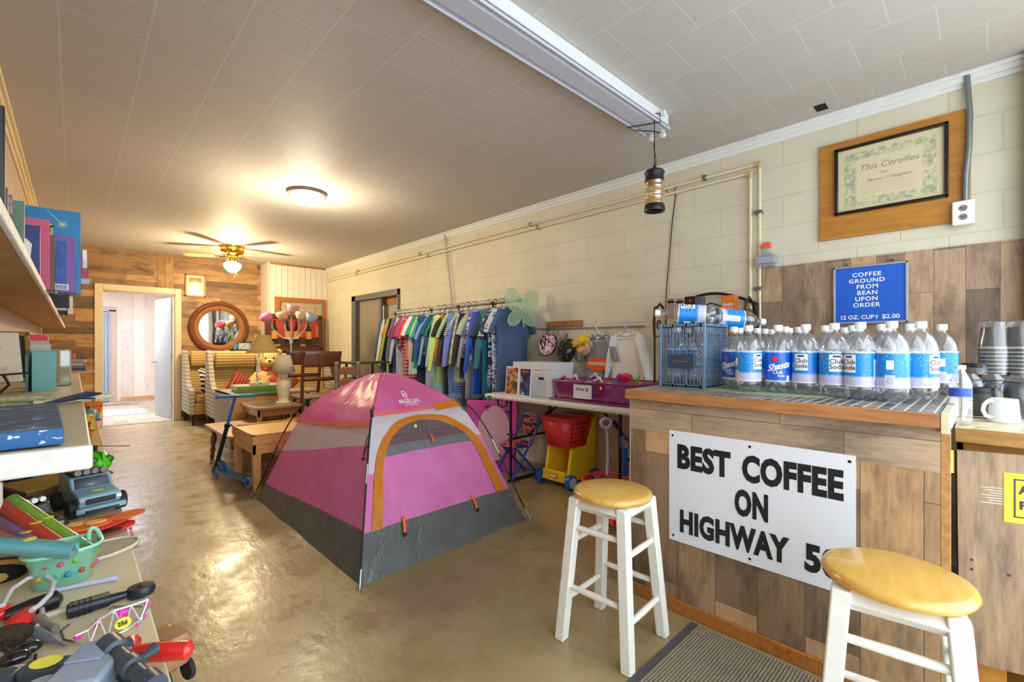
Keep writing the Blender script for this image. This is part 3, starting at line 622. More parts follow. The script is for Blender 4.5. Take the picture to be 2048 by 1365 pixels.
# pendant lamp hanging at the end of the strip light
pt = atd(1309, 345, 1.0); d = Vector((fx1-.13, fy0-.03, 0)); w = d.x*S_+d.y*C_
pz = [HC+(CYP-y)/F*w for y in (345, 362, 412, 423)]; px_, py_ = atd(1309, 300, w).x, atd(1309, 300, w).y
pe = thing('pendant_lamp', 'black pendant lamp with ribbed amber glass hanging from the strip light', 'pendant lamp', (px_, py_, pz[3]))
h = lambda y: (HC+(CYP-y)/F*w)-pz[3]; r0 = .0375*w/1.9
rs = 19.5/F*w
MB().lathe([(.004, h(330)), (rs*.2, h(336)), (rs*.25, h(340)), (rs*.9, h(342)), (rs*1.0, h(346)), (rs*.9, h(354)), (rs*.98, h(364)), (rs*.9, h(366))], n=28).build('cap', M_blk, pe)
prof = []
for i in range(25):
    y = 364+i*2.0; prof.append((rs*(.90+.07*math.cos(i*1.15)), h(y)))
MB().lathe(prof, n=32, cap=False).build('glass_shade', clear('amber_glass', '#e0a850', .18, .28, .05), pe)
MB().lathe([(rs*.88, h(409)), (rs*.98, h(413)), (rs*1.03, h(421)), (rs*1.0, h(423)), (rs*.8, h(422)), (rs*.86, h(411))], n=28, cap=False).build('bottom_ring', M_blk, pe, solid=.002)
cx, cy, ctop = px_, py_, fz+.05
MB().tube([(0, 0, h(334)), (0, .0, h(290)), (.0, .0, ctop-pz[3])], .0028, 8).tube([(.006, 0, h(334)), (.02, 0, h(320)), (-.008, 0, h(295)), (.0, 0, h(265))], .0028, 8).build('cord', M_cord, pe)
L = Vector((px_, py_, pz[3]))
MB().tube([Vector((cx, cy, ctop)), Vector((cx+.02, fy0-.02, ctop+.0)), Vector((cx+.03, fy0-.02, fz)), Vector((cx-.02, fy0+.05, fz-.008)), Vector((cx-.06, fy1+.015, fz-.004)), Vector((cx-.01, fy1, fz-.012)), Vector((cx+.08, fy0+.06, fz-.012)), Vector((fx1-.02, fy0+.04, fz-.012))], .0032, 8).build('cord_wrap', M_cord, pe, world=True)
# black lead running down the wall, with a hook of cord
o = MB().tube([atx(1330, 375, WX-.02), atx(1337, 388, WX-.02), atx(1347, 385, WX-.02), atx(1353, 372, WX-.02), atx(1356, 375, WX-.02)], .0035, 8)
o.tube([atx(1352, 388, WX-.008), atx(1345, 440, WX-.008), atx(1340, 500, WX-.008), atx(1333, 580, WX-.008), atx(1330, 655, WX-.008)], .0038, 8)
tag(o.build('power_cord', M_cord), 'thin black cord running down the block wall under the pipes', 'cord')
# pipes along the right wall
M_pipe = mat('cream_pipe', '#ddd3b2', .4, noise=.08)
za = 2.445; zb = 2.395
def pipe_run(z, yend, zbot, label):
    t = thing('wall_pipe', label, 'pipe', (WX-.03, yend, zbot), 0, 'cream pipes on the block wall')
    MB().tube([(WX-.03, PY-.02, z+.0), (WX-.03, yend, z)], .0095, 12).build('pipe_run', M_pipe, t, world=True)
    MB().tube([(WX-.03, yend, z), (WX-.03, yend, zbot)], .0095, 12).build('down_pipe', M_pipe, t, world=True)
    MB().sphere((WX-.03, yend, z), .018, 12, 8).cyl((WX-.03, yend+.035, z), (WX-.03, yend+.01, z), .0145).cyl((WX-.03, yend, z-.035), (WX-.03, yend, z-.01), .0145).build('elbow', mat('yellowed_elbow', '#c2a878', .4), t, world=True)
    return t
p1_ = pipe_run(za+.02, 1.095, .95, 'cream pipe on the block wall, upper of the two runs')
p2_ = pipe_run(zb+.02, 1.155, .95, 'cream pipe on the block wall, lower of the two runs')
for (par, zz, ys) in ((p1_, za+.02, (1.48, 3.3, 5.4, 7.3)), (p2_, zb+.02, (3.2, 5.2, 7.35))):
    for y in ys: MB().box(WX-.045, WX-.0, y-.012, y+.012, zz-.014, zz+.022).build('pipe_clip', M_steel, par, world=True, bevel=.002)
for z in (2.13, 1.6): MB().box(WX-.045, WX, 1.08, 1.13, z-.012, z+.012).build('pipe_clip', M_steel, p1_, world=True, bevel=.002)
for z in (1.45,): MB().box(WX-.045, WX, 1.14, 1.19, z-.012, z+.012).build('pipe_clip', M_steel, p2_, world=True, bevel=.002)
# thin conduit going down by the clothes rail
q0 = atx(889, 468, WX-.03); q1 = atx(903, 608, WX-.03)
tag(MB().tube([q0, atx(894, 520, WX-.03), q1, Vector((WX-.03, q1.y, .9))], .011, 10).build('conduit', mat('grey_white_conduit', '#b5b0a6', .4)), 'slim whitish conduit dropping from ceiling behind the clothes rail', 'conduit')
# steel conduit with outlet on the board
q = [atx(1933, 138, WX-.03), atx(1936, 180, WX-.03), atx(1940, 230, WX-.035), atx(1938, 300, WX-.04), atx(1932, 350, WX-.04), atx(1931, 402, WX-.04)]
cn = thing('outlet_conduit', 'bent galvanised conduit dropping from ceiling to a white double socket', 'conduit', q[-1])
MB().tube(q, .0125, 12).build('conduit_pipe', mat('galvanised', '#80898c', .4, .6), cn, world=True)
y0, y1, z0, z1 = atx(1904, 405, WX-.04).y, atx(1950, 405, WX-.04).y, atx(1928, 450, WX-.04).z, atx(1928, 402, WX-.04).z
MB().box(WX-.055, WX-.02, y1, y0, z0, z1).build('socket_plate', M_white, cn, world=True, bevel=.005)
for f in (.32, .68):
    zc = z0+(z1-z0)*f; yc = (y0+y1)/2
    sp = MB().cyl((WX-.058, yc, zc), (WX-.05, yc, zc), .0165, 20).build('socket', mat('grey_socket', '#77797a', .5), cn, world=True)
    MB().box(WX-.0588, WX-.058, yc-.008, yc-.005, zc-.004, zc+.006).box(WX-.0588, WX-.058, yc+.005, yc+.008, zc-.004, zc+.006).cyl((WX-.0588, yc, zc-.008), (WX-.058, yc, zc-.008), .0025, 8).build('socket_slot', M_blk, sp, world=True)
tag(MB().tube([atx(1941, 255, WX-.012), atx(1941, 330, WX-.012), atx(1940, 400, WX-.012)], .003, 6).build('string', mat('twine', '#b59a6a', .8)), 'frayed string hanging beside the galvanised conduit', 'string')
# varnished backing board with framed certificate
bY0, bY1, bZ0, bZ1 = .082, .746, 1.87, 2.468
tag(MB().box(WX-.022, WX, bY0, bY1, bZ0, bZ1).build('backing_board', wood('varnished_board', '#9a6524', '#bf8636', .35, 'yxz', 5, (1, 9, 9)), bevel=.002), 'varnished plywood board on the wall behind the certificate', 'board')
fY0, fY1, fZ0, fZ1 = .150, .664, 2.01, 2.42
X = WX-.022
ce = thing('framed_certificate', 'old certificate in a thin black frame on the varnished board', 'framed certificate', (X, (fY0+fY1)/2, fZ0))
f = MB()
for a in ((fY0, fY1, fZ0, fZ0+.018), (fY0, fY1, fZ1-.018, fZ1), (fY0, fY0+.018, fZ0, fZ1), (fY1-.018, fY1, fZ0, fZ1)): f.box(X-.022, X, *a)
f.build('frame', mat('black_lacquer', '#191614', .25, noise=0), ce, world=True, bevel=.004)
m, t_, b_ = nt('aged_paper'); v = coords(t_, 'yzx', (0, -.20, 0)); s = t_.nodes.new('ShaderNodeSeparateXYZ'); t_.links.new(v, s.inputs[0])
ax = mathn(t_, 'ABSOLUTE', s.outputs[0]); az = mathn(t_, 'ABSOLUTE', s.outputs[1])
ed = mathn(t_, 'MAXIMUM', mathn(t_, 'DIVIDE', ax, .24), mathn(t_, 'DIVIDE', az, .19)); g = noise(t_, v, 34, 6, .7)
band = ramp(t_, [(0, (0, 0, 0, 1)), (.60, (0, 0, 0, 1)), (.66, (1, 1, 1, 1)), (.84, (1, 1, 1, 1)), (.9, (0, 0, 0, 1))]); t_.links.new(ed, band.inputs[0])
gg = ramp(t_, [(.42, (0, 0, 0, 1)), (.6, (1, 1, 1, 1))]); t_.links.new(g, gg.inputs[0])
x = mixc(t_, srgb('#cdc3a0'), srgb('#8d9c80'), mathn(t_, 'MULTIPLY', band.outputs[0], gg.outputs[0])); t_.links.new(x, b_.inputs['Base Color']); b_.inputs['Roughness'].default_value = .6
MB().box(X-.006, X-.004, fY0+.012, fY1-.012, fZ0+.012, fZ1-.012).build('certificate_paper', m, ce, world=True)
o = MB(); yc = (fY0+fY1)/2; zc = (fZ0+fZ1)/2
text(o, 'This Certifies', .05, wall_frame((X-.0065, yc, zc+.055), (0, -1, 0)), shear=.3)
text(o, 'that', .022, wall_frame((X-.0065, yc+.02, zc+.01), (0, -1, 0)), shear=.4)
text(o, 'Marcus U Notgrass', .026, wall_frame((X-.0065, yc, zc-.025), (0, -1, 0)), shear=.5)
for i in range(6): o.box(X-.0068, X-.0062, yc-.13, yc+.13, zc-.045-.012*i, zc-.0443-.012*i)
o.build('certificate_writing', mat('faded_ink', '#97907a', .6, noise=0), ce, world=True, smooth=0)
# blue letter board
lY0, lY1, lZ0, lZ1 = .316, .671, 1.336, 1.687; X = WX-.02
lb = thing('letter_board', 'blue felt letter board in silver frame announcing coffee ground upon order', 'letter board', (X, .49, lZ0))
m, t_, b_ = nt('ribbed_blue_felt'); v = coords(t_, 'zyx'); wv = t_.nodes.new('ShaderNodeTexWave'); wv.inputs['Scale'].default_value = 30; t_.links.new(v, wv.inputs[0])
rp = ramp(t_, [(.2, '#0b4fb4'), (.8, '#1166d4')]); t_.links.new(wv.outputs['Fac'], rp.inputs[0]); t_.links.new(rp.outputs[0], b_.inputs['Base Color']); b_.inputs['Roughness'].default_value = .6
MB().box(X-.016, X, lY0+.008, lY1-.008, lZ0+.008, lZ1-.008).build('felt_panel', m, lb, world=True)
f = MB()
for a in ((lY0, lY1, lZ0, lZ0+.012), (lY0, lY1, lZ1-.012, lZ1), (lY0, lY0+.012, lZ0, lZ1), (lY1-.012, lY1, lZ0, lZ1)): f.box(X-.022, X, *a)
f.build('frame', mat('satin_aluminium', '#aeb6c4', .35, .6, noise=0), lb, world=True, bevel=.002)
yc = lY1-.165
for i, (s, dy) in enumerate((('COFFEE', 0), ('GROUND', 0), ('FROM', -.004), ('BEAN', -.004), ('UPON', 0), ('ORDER', 0))):
    text(MB(), s, .035, wall_frame((X-.0165, yc+dy, lZ1-.058-.0365*i), (0, -1, 0)), spacing=1.12, bold=.0006, sx=1.05).build('letter_row', mat('letter_white', '#eef0f4', .4, noise=0), lb, world=True, smooth=0)
o = MB(); text(o, '12 OZ. CUP', .034, wall_frame((X-.0165, lY1-.118, lZ0+.038), (0, -1, 0)), bold=.0006, sx=.95)
o.build('letter_row', mat('letter_white', '#eef0f4', .4, noise=0), lb, world=True, smooth=0)
text(MB(), '$2.00', .034, wall_frame((X-.0165, lY0+.077, lZ0+.038), (0, -1, 0)), bold=.0006, sx=1.05).build('price_row', mat('letter_white', '#eef0f4', .4, noise=0), lb, world=True, smooth=0)
MB().lathe([(.005, 0), (.008, .024), (.009, .024)], c=(X-.0185, lY0+.142, lZ0+.026), n=10, sx=.2).build('cup_symbol', mat('cup_blue', '#7fc6e0', .5, noise=0), lb, world=True)
for y in (.39, .61): MB().tube([(X-.004, y+.012*math.cos(a), lZ1+.008+.012*math.sin(a)) for a in [i*.65 for i in range(10)]], .0028, 6).build('hanger_loop', M_steel, lb, world=True)
# blocky clear potion bottle toy on top of the board panel
q = Vector((WX-.05, 1.045, 1.742))
pb = thing('toy_potion_bottle', 'blocky clear toy bottle with orange stopper on top of the board panel', 'toy bottle', q)
M_cl = clear('milky_plastic', '#c9d2e0', .1, .35, .1)
MB().cb((0, 0, .045), (.05, .125, .06)).cb((0, 0, .012), (.05, .10, .024)).cb((0, 0, .082), (.05, .07, .02)).cb((0, 0, .11), (.04, .032, .045)).build('flask', M_cl, pb)
MB().cb((0, 0, .04), (.036, .095, .05)).build('liquid_block', mat('lilac_fill', '#b9c0d8', .4, noise=0), pb)
MB().cb((0, 0, .145), (.045, .045, .035)).build('stopper', mat('orange_stopper', '#e0642c', .4, noise=0), pb)
# ---------------- soda bottles ----------------
M_pet = clear('clear_pet', '#dfe6ea', .07, .05, .05); M_cap = mat('white_cap', '#e9ecef', .4, noise=0)
def m_label(name, top, low, dots=False):
    m, t, b = nt(name); tc = t.nodes.new('ShaderNodeTexCoord'); s = t.nodes.new('ShaderNodeSeparateXYZ'); t.links.new(tc.outputs['Object'], s.inputs[0])
    z = s.outputs[2]; n = noise(t, tc.outputs['Object'], 130, 2, .5)
    zz = mathn(t, 'ADD', z, mathn(t, 'MULTIPLY', mathn(t, 'SUBTRACT', n, .5), .012))
    r = ramp(t, [(0, '#e8eaf4'), (.004, '#e8eaf4'), (.0042, low), (.036, low), (.042, top), (.131, top), (.1315, '#f2f6fb'), (1, '#f2f6fb')], 'LINEAR')
    t.links.new(zz, r.inputs[0]); vo = t.nodes.new('ShaderNodeTexVoronoi'); vo.inputs['Scale'].default_value = 95; t.links.new(tc.outputs['Object'], vo.inputs[0])
    d = ramp(t, [(.16, (1, 1, 1, 1)), (.24, (0, 0, 0, 1))]); t.links.new(vo.outputs['Distance'], d.inputs[0])
    x = mixc(t, r.outputs[0], (.75, .88, 1, 1) if not dots else (.03, .12, .55, 1), mathn(t, 'MULTIPLY', d.outputs[0], .35)); t.links.new(x, b.inputs['Base Color']); b.inputs['Roughness'].default_value = .3; return m
M_lab = m_label('blue_soda_label', '#1488dc', '#c3c4ea'); M_lab2 = m_label('royal_soda_label', '#1663d8', '#1663d8', True)
M_lw = mat('label_print_white', '#eef2f8', .4, noise=0); M_ln = mat('label_print_navy', '#1b2a55', .4, noise=0); M_lr = mat('label_print_red', '#cf3a4c', .4, noise=0)
M_lg = mat('label_print_grey', '#98a2b4', .4, noise=0)
BR = .0535
def bottle_body():
    prof = []; n = 40
    P = [(.004, .012), (.030, .004), (.040, .0), (.047, .006), (.0525, .028), (.0535, .042), (.0520, .048), (.052, .184), (.0535, .190), (.0525, .202), (.047, .222), (.037, .242), (.026, .256), (.0165, .264), (.0135, .270), (.0135, .280)]
    rings = []
    for r, z in P:
        ring = []
        for j in range(n):
            a = 2*math.pi*j/n; q = r; zz = z
            if z < .03: zz = z+.012*max(0, math.cos(5*a))*(1-z/.03); q = r*(1-.06*max(0, math.cos(5*a)))
            ring.append((q*math.cos(a), q*math.sin(a), zz))
        rings.append(ring)
    return MB().ring(rings, False, False)
def wrap(vs, R0, a0, z0): return [(R0*math.cos(a0+v[0]/R0), R0*math.sin(a0+v[0]/R0), z0+v[1]) for v in vs]
def patchq(mb, a0, w, z0, z1, R0, n=8):
    vs = []; fs = []
    for j in range(n+1):
        a = a0+(-w/2+w*j/n)/R0; vs += [(R0*math.cos(a), R0*math.sin(a), z0), (R0*math.cos(a), R0*math.sin(a), z1)]
    for j in range(n): fs.append((2*j, 2*j+2, 2*j+3, 2*j+1))
    mb.add(vs, fs); return mb
def soda(kind, label, group, loc, rz, M=None):
    t = thing('soda_bottle', label, 'bottle', loc, rz, group)
    bottle_body().build('bottle_body', M_pet, t, smooth=60)
    MB().lathe([(.0535, .055), (.0535, .173)], n=40, cap=False).build('bottle_label', M_lab2 if kind == 'royal' else M_lab, t, smooth=60) if 0 else None
    o = MB(); o.lathe([(BR, 0), (BR, .135)], n=40, cap=False)
    l = o.build('bottle_label', M_lab2 if kind == 'royal' else M_lab, t, smooth=60); l.location = (0, 0, .049)
    R1 = BR+.0006; R2 = BR+.0011
    if kind == 'club':
        w = MB(); patchq(w, 0, .052, .054, .124, R1); w.build('label_panel', M_lw, l, smooth=60)
        o = MB(); patchq(o, .0, .026, .112, .119, R2)
        vs, fs = textmesh('Club\nSoda', .026, depth=0, line=.85, bold=.0003); o.add(wrap(vs, R2, 0, .084), fs); o.build('label_writing', M_ln, l, smooth=0)
        w = MB(); patchq(w, 1.9, .030, .022, .106, R1); w.build('nutrition_panel', M_lw, l, smooth=60)
        o = MB()
        for i in range(9): patchq(o, 1.9, .025, .028+.008*i, .0305+.008*i, R2, 4)
        o.build('nutrition_print', M_lg, l, smooth=0)
        patchq(MB(), -2.0, .022, .07, .104, R1).build('text_panel', M_lw, l, smooth=60); patchq(MB(), -2.0, .030, .010, .048, R1).build('barcode_panel', M_lw, l, smooth=60)
        o = MB()
        for i in range(7): patchq(o, -2.0, .024, .014+.0045*i, .0165+.0045*i, R2, 4)
        o.build('barcode_print', M_lg, l, smooth=0)
    else:
        o = MB(); vs, fs = textmesh('Shasta', .040, bold=.0013, shear=.35, depth=0, spacing=.92); o.add(wrap([(v.x, v.y+.25*v.x) for v in vs], R2, 0, .068), fs)
        vs, fs = textmesh('Club', .021, depth=0, bold=.0004); o.add(wrap(vs, R2, -.05, .042), fs); vs, fs = textmesh('Soda', .014, depth=0, bold=.0004); o.add(wrap(vs, R2, .20, .027), fs)
        o.build('label_writing', M_lw, l, smooth=0)
        o = MB(); vs = [(0.012*math.cos(i*math.pi/10), .012*math.sin(i*math.pi/10)) for i in range(20)]; o.add(wrap([(x-.012, y) for x, y in vs], R2, 0, .100), [tuple(range(20))]); o.build('label_dot', M_lr, l, smooth=0)
        w = MB(); patchq(w, .75, .014, .004, .028, R1); w.build('barcode_panel', M_lw, l, smooth=60)
    MB().lathe([(.0165, .274), (.018, .277), (.018, .2805)], n=20, cap=False).build('neck_ring', M_cap, t)
    MB().lathe([(.002, .2795), (.0185, .2805), (.0190, .284), (.0185, .299), (.016, .3015), (.002, .302)], n=24).build('cap', M_cap, t)
    return t
SG = 'empty soda bottles lined up on the tiled counter'
ff = math.atan2(-1, -1)   # towards the camera
front = [(1465, 780, 'royal', -.5, 'bottle with darker blue label half hidden at the crate corner, front of the counter'),
 (1497, 786, 'club', .85, 'club soda bottle second from the crate, nutrition panel facing out'),
 (1557, 787.5, 'royal', 0.0, 'bottle with darker blue label and cursive writing, third from the crate'),
 (1613, 791, 'club', -.35, 'club soda bottle just right of the second dark blue labelled one'),
 (1671, 796, 'club', .15, 'club soda bottle standing below the left part of the blue letter board'),
 (1724, 801, 'club', -.75, 'club soda bottle with its lettering turned left, below the middle of the letter board'),
 (1788, 805, 'club', 1.9, 'soda bottle with barcode facing out, below the right part of the letter board'),
 (1847, 804, 'club', .95, 'club soda bottle near the right end of the counter, lettering on its right edge'),
 (1890, 790, 'club', 2.0, 'soda bottle at the right end of the counter beside the small water bottle')]
protos = {}
def place_soda(kind, label, loc, rz, group=SG):
    if kind not in protos: protos[kind] = soda(kind, label, group, loc, rz); return protos[kind]
    c = dup(protos[kind], loc, rz, label); c['group'] = group; return c
occ = []
for px, py, k, tw, lab in front:
    q = atz(px, py, CTZ); q.x += .03 if px < 1860 else 0; q.y += .01
    if px == 1465: q = Vector((2.335, .865, CTZ))
    ang = math.atan2(-q.y, -q.x)+tw; q.z = CTZ+.001; occ.append(q); place_soda(k, lab, q, ang)
# rows behind
bi = 0
for row, xs in ((2.50, (1479, 1514, 1570, 1597, 1650, 1706, 1764, 1821)), (2.68, (1529, 1578, 1657, 1716, 1775)), (2.84, (1543, 1608, 1689))):
    for px in xs:
        r_ = ray(px, 660); tt = row/r_[0]; q = Vector((row, r_[1]*tt, CTZ+.001))
        while any((q-o).length < .111 for o in occ): q.x += .012; q = Vector((q.x, r_[1]*q.x/r_[0], q.z))
        if q.x > CX1-.06: continue
        occ.append(q); place_soda('club', 'club soda bottle in the %s row behind, %s from the crate' % ({2.5: 'second', 2.68: 'third', 2.84: 'last'}[row], ['first', 'second', 'third', 'fourth', 'fifth', 'sixth', 'seventh', 'eighth'][xs.index(px)]), q, math.atan2(-q.y, -q.x)+random.uniform(-3, 3)); bi += 1
tag(MB().lathe([(.01, 0), (.24, 0), (.24, .003), (.01, .0035)], c=(2.36, .72, CTZ+.0), n=40, sx=.9, sy=1.3).build('place_mat', mat('green_mat', '#9aab86', .7, noise=.1)), 'round sage green mat under the bottles beside the crate', 'place mat')
for o in bpy.data.objects:
    if o.name.startswith('soda_bottle') and o.parent is None: o.location.z += .003
# ---------------- grey milk crate ----------------
M_cr = mat('slate_blue_plastic', '#6b8299', .35, noise=.06)
cx0, cx1, cy0, cy1, cz0, cz1 = 2.235, 2.515, .965, 1.205, CTZ+.001, 1.315
cr = thing('milk_crate', 'slate blue lattice crate full of empty bottles on the counter end', 'crate', ((cx0+cx1)/2, (cy0+cy1)/2, cz0))
def lattice(p0, ax, L, name):
    o = MB(); th = .006
    def b(a0, a1, z0, z1, d=th):
        if ax == 'y': o.box(p0[0], p0[0]+d, p0[1]+a0, p0[1]+a1, z0, z1)
        else: o.box(p0[0]+a0, p0[0]+a1, p0[1], p0[1]+d, z0, z1)
    n = 13
    for i in range(n+1):
        a = i*(L-.004)/n; wd = .008 if i % 4 == 1 else .0028
        b(a, a+wd, cz0, cz1)
    for i in range(10):
        z = cz0+.012+(cz1-cz0-.03)*i/9; b(0, L, z, z+.0032)
    b(0, L, cz1-.018, cz1, .012); b(0, L, cz0, cz0+.012, .01)
    return o.build(name, M_cr, cr, world=True)
lattice((cx0, cy0), 'y', cy1-cy0, 'lattice_side'); lattice((cx1-.006, cy0), 'y', cy1-cy0, 'lattice_side')
lattice((cx0, cy0), 'x', cx1-cx0, 'lattice_side'); lattice((cx0, cy1-.006), 'x', cx1-cx0, 'lattice_side')
for x in (cx0-.003, cx1-.012):
    for y in (cy0-.003, cy1-.012): MB().box(x, x+.015, y, y+.015, cz0, cz1+.004).build('corner_post', M_cr, cr, world=True, bevel=.003)
MB().box(cx0, cx1, cy0, cy1, cz0+.004, cz0+.009).build('base', M_cr, cr, world=True)
MB().box(cx0-.006, cx0-.001, cy0+.055, cy0+.185, cz0+.095, cz0+.165).build('name_plate', mat('dark_slate_plate', '#39454f', .45, noise=0), cr, world=True)
text(MB(), 'COLLECT RETURN', .009, wall_frame((cx0-.0065, cy0+.12, cz0+.13), (0, -1, 0))).build('plate_writing', M_cr, cr, world=True, smooth=0)
for i, (x, y) in enumerate(((2.305, 1.025), (2.305, 1.14), (2.435, 1.025), (2.435, 1.14))):
    place_soda('club', 'empty soda bottle inside the crate, %s' % ['near corner by the label bottles', 'front left behind the plate', 'back right', 'back left'][i], (x, y, cz0+.011), random.uniform(0, 6), 'bottles inside the crate')
def lay(label, p, a, tilt, spin):
    c = dup(protos['club'], p, 0, label); c['group'] = 'bottles lying on top of the crate'
    c.rotation_euler = (Matrix.Rotation(a, 4, 'Z') @ Matrix.Rotation(R(90)+tilt, 4, 'Y') @ RZ(spin)).to_euler(); return c
lay('empty bottle lying across the crate top, neck to the left', (2.42, .99, cz1+.045), R(118), -R(4), 2.6)
lay('empty bottle lying on the crate top with its base facing out', (2.40, 1.0, cz1+.050), R(20), R(4), 1.0)
lay('empty bottle lying at the crate corner with white cap pointing right', (2.48, 1.06, cz1+.045), R(-50), R(6), 2.8)
# ---------------- wire baker's rack with tea boxes behind the crate ----------------
M_iron = mat('dark_bronze_iron', '#3b2a20', .4, .5, noise=0)
qa = atx(1312, 640, 3.18); qb = atx(1492, 640, 3.18); ya, yb = qa.y, qb.y
zt = HC+(CYP-598)/F*(3.18*S_+ya*C_)
rk = thing('bakers_rack', 'dark wrought iron rack holding tea boxes against the wall', 'rack', (3.27, (ya+yb)/2, 0))
o = MB()
for y in (ya, yb):
    for x in (3.16, 3.40): o.tube([(x, y, 0), (x, y, zt+.02)], .008, 8)
    MB().tube([(3.16, y, 1.27), (3.14, y+.0, 1.38), (3.17, y, 1.48), (3.24, y, 1.525), (3.32, y, 1.48), (3.37, y, 1.38), (3.37, y, 1.27)], .009, 8, flat=1).build('side_loop', M_iron, rk, world=True)
    MB().tube([(3.22+.035*(1-i/14)*math.cos(i*.75), y, 1.36+.045*(1-i/14)*math.sin(i*.75)) for i in range(12)], .006, 6).build('scroll', M_iron, rk, world=True)
o.build('posts', M_iron, rk, world=True) if 0 else None
for y in (ya, yb):
    for x in (3.16, 3.40): MB().tube([(x, y, 0), (x, y, 1.50)], .008, 8).build('post', M_iron, rk, world=True)
arc = [(3.40, ya+(yb-ya)*i/16, 1.49+.10*math.sin(math.pi*i/16)) for i in range(17)]
MB().tube(arc, .010, 8).build('back_arch', M_iron, rk, world=True)
MB().tube([(3.40, ya, 1.40), (3.40, (ya+yb)/2, 1.52), (3.40, yb, 1.40)], .005, 6).tube([(3.40, ya+.0, 1.50), (3.4, yb-.0, 1.40)], .004, 6).build('back_wire', M_iron, rk, world=True)
for z in (1.277, .6): MB().box(3.15, 3.41, yb, ya, z-.008, z).build('shelf', M_iron, rk, world=True)
def boxthing(name, label, cat, c, d, m, rz=0, group=None, bevel=.0015, face=None, txt=None, tm=None, ts=.02, tz=.75):
    t = thing(name, label, cat, (c[0], c[1], c[2]), rz, group)
    MB().box(-d[0]/2, d[0]/2, -d[1]/2, d[1]/2, 0, d[2]).build('carton', m, t, bevel=bevel)
    if face:   # coloured panels on the side towards -x: (y0,y1,z0,z1,mat) fractions
        for (a, b, z0, z1, mm) in face: MB().box(-d[0]/2-.0006, -d[0]/2, -d[1]/2+a*d[1], -d[1]/2+b*d[1], z0*d[2], z1*d[2]).build('printed_panel', mm, t, smooth=0)
    if txt: text(MB(), txt, ts, wall_frame((-d[0]/2-.001, 0, d[2]*tz), (0, -1, 0))).build('box_lettering', tm or M_lw, t, smooth=0)
    return t
zsh = 1.28
def rackbox(px0, px1, pytop, label, col, d=.07, **k):
    a = atx(px0, pytop, 3.26); b = atx(px1, pytop, 3.26); h = a.z-zsh
    return boxthing('tea_box', label, 'box', (3.26+d/2, (a.y+b.y)/2, zsh), (d, (a.y-b.y)*.96, h), col, **k)
M_kraft = mat('cream_carton', '#c9b39a', .6, noise=.05); M_terr = mat('terracotta_print', '#a86c50', .6, noise=0)
for i, (a, b) in enumerate(((1334, 1350), (1351, 1368))):
    rackbox(a, b, 597, ('tall cream tea box with brown panel, leftmost on the iron rack', 'tall cream tea box with brown panel, second on the iron rack')[i], M_kraft, face=[(.1, .9, .45, .85, M_terr), (.05, .95, .86, .93, M_blk)], txt='TAZO', ts=.018, tz=.955, tm=M_blk)
rackbox(1369, 1388, 594, 'black and purple tea box on the iron rack', M_blk, face=[(.05, .95, .3, .75, mat('violet_print', '#6d6fae', .5, noise=0)), (.3, .5, .85, .92, M_lr)])
rackbox(1389, 1403, 594, 'dark slate tea box right of the purple one', mat('slate_card', '#4c5866', .5, noise=0))
rackbox(1396, 1440, 611, 'low green and yellow tea box lying on the iron rack', mat('lime_card', '#9db64e', .5, noise=.2, nscale=60), d=.05) if 0 else None
q = atx(1418, 620, 3.22); boxthing('tea_box', 'low green and cream tea box in front of the taller ones', 'box', (3.20, q.y, zsh), (.05, .16, .11), mat('lime_card', '#9db64e', .5, noise=.3, nscale=60), face=[(.2, .9, .55, .85, M_lw)])
rackbox(1442, 1470, 592, 'orange spiced cider mix box on the iron rack', mat('orange_card', '#d2772a', .5, noise=.15, nscale=30), txt='Apple\nCider', ts=.03, tz=.72, face=[(.1, .9, .2, .4, mat('red_apple_print', '#a83a1e', .5, noise=0))])
# ---------------- cups, mug, small water bottle on back counter ----------------
q = atz(1920, 852, BZ)
wb = thing('water_bottle', 'small clear water bottle with blue label beside the counter end', 'bottle', (q.x+.04, q.y, BZ+.001))
P = [(.004, .004), (.026, .0), (.031, .008), (.032, .02)]
for i in range(6): P += [(.0295, .028+.011*i), (.032, .0335+.011*i)]
P += [(.030, .096), (.030, .128), (.031, .134), (.027, .155), (.017, .176), (.0125, .186), (.0125, .196)]
MB().lathe(P, n=28, cap=False).build('bottle_body', clear('clear_water_bottle', '#e4eaee', .16, .08, .03), wb, smooth=60)
MB().lathe([(.0308, .098), (.0308, .127)], n=28, cap=False).build('bottle_label', mat('blue_white_label', '#2c55b8', .4, noise=.6, nscale=120), wb)
MB().lathe([(.002, .194), (.0145, .194), (.0145, .207), (.002, .208)], n=18).build('cap', M_cap, wb)
def cup_mat():
    m, t, b = nt('ripple_black_card'); tc = t.nodes.new('ShaderNodeTexCoord'); gr = t.nodes.new('ShaderNodeTexGradient'); gr.gradient_type = 'RADIAL'; t.links.new(tc.outputs['Object'], gr.inputs[0])
    s = mathn(t, 'SINE', mathn(t, 'MULTIPLY', gr.outputs[0], 320)); b.inputs['Base Color'].default_value = srgb('#2b2a2b'); b.inputs['Roughness'].default_value = .5
    r = ramp(t, [(.2, '#151515'), (.9, '#55534f')]); t.links.new(mathn(t, 'ADD', mathn(t, 'MULTIPLY', s, .5), .5), r.inputs[0]); t.links.new(r.outputs[0], b.inputs['Base Color']); return m
M_cup = cup_mat(); M_ivory = mat('ivory_rim', '#d9d0ba', .5, noise=0)
q = atz(1958, 833, BZ); cupc = thing('takeaway_cup', 'black ripple takeaway cup with black lid beside the white mug', 'cup', (q.x, q.y, BZ+.006)); cupc.scale = (.84, .84, .9)
MB().lathe([(.004, 0), (.036, 0), (.0445, .098), (.0445, .100)], n=40).build('cup_body', M_cup, cupc)
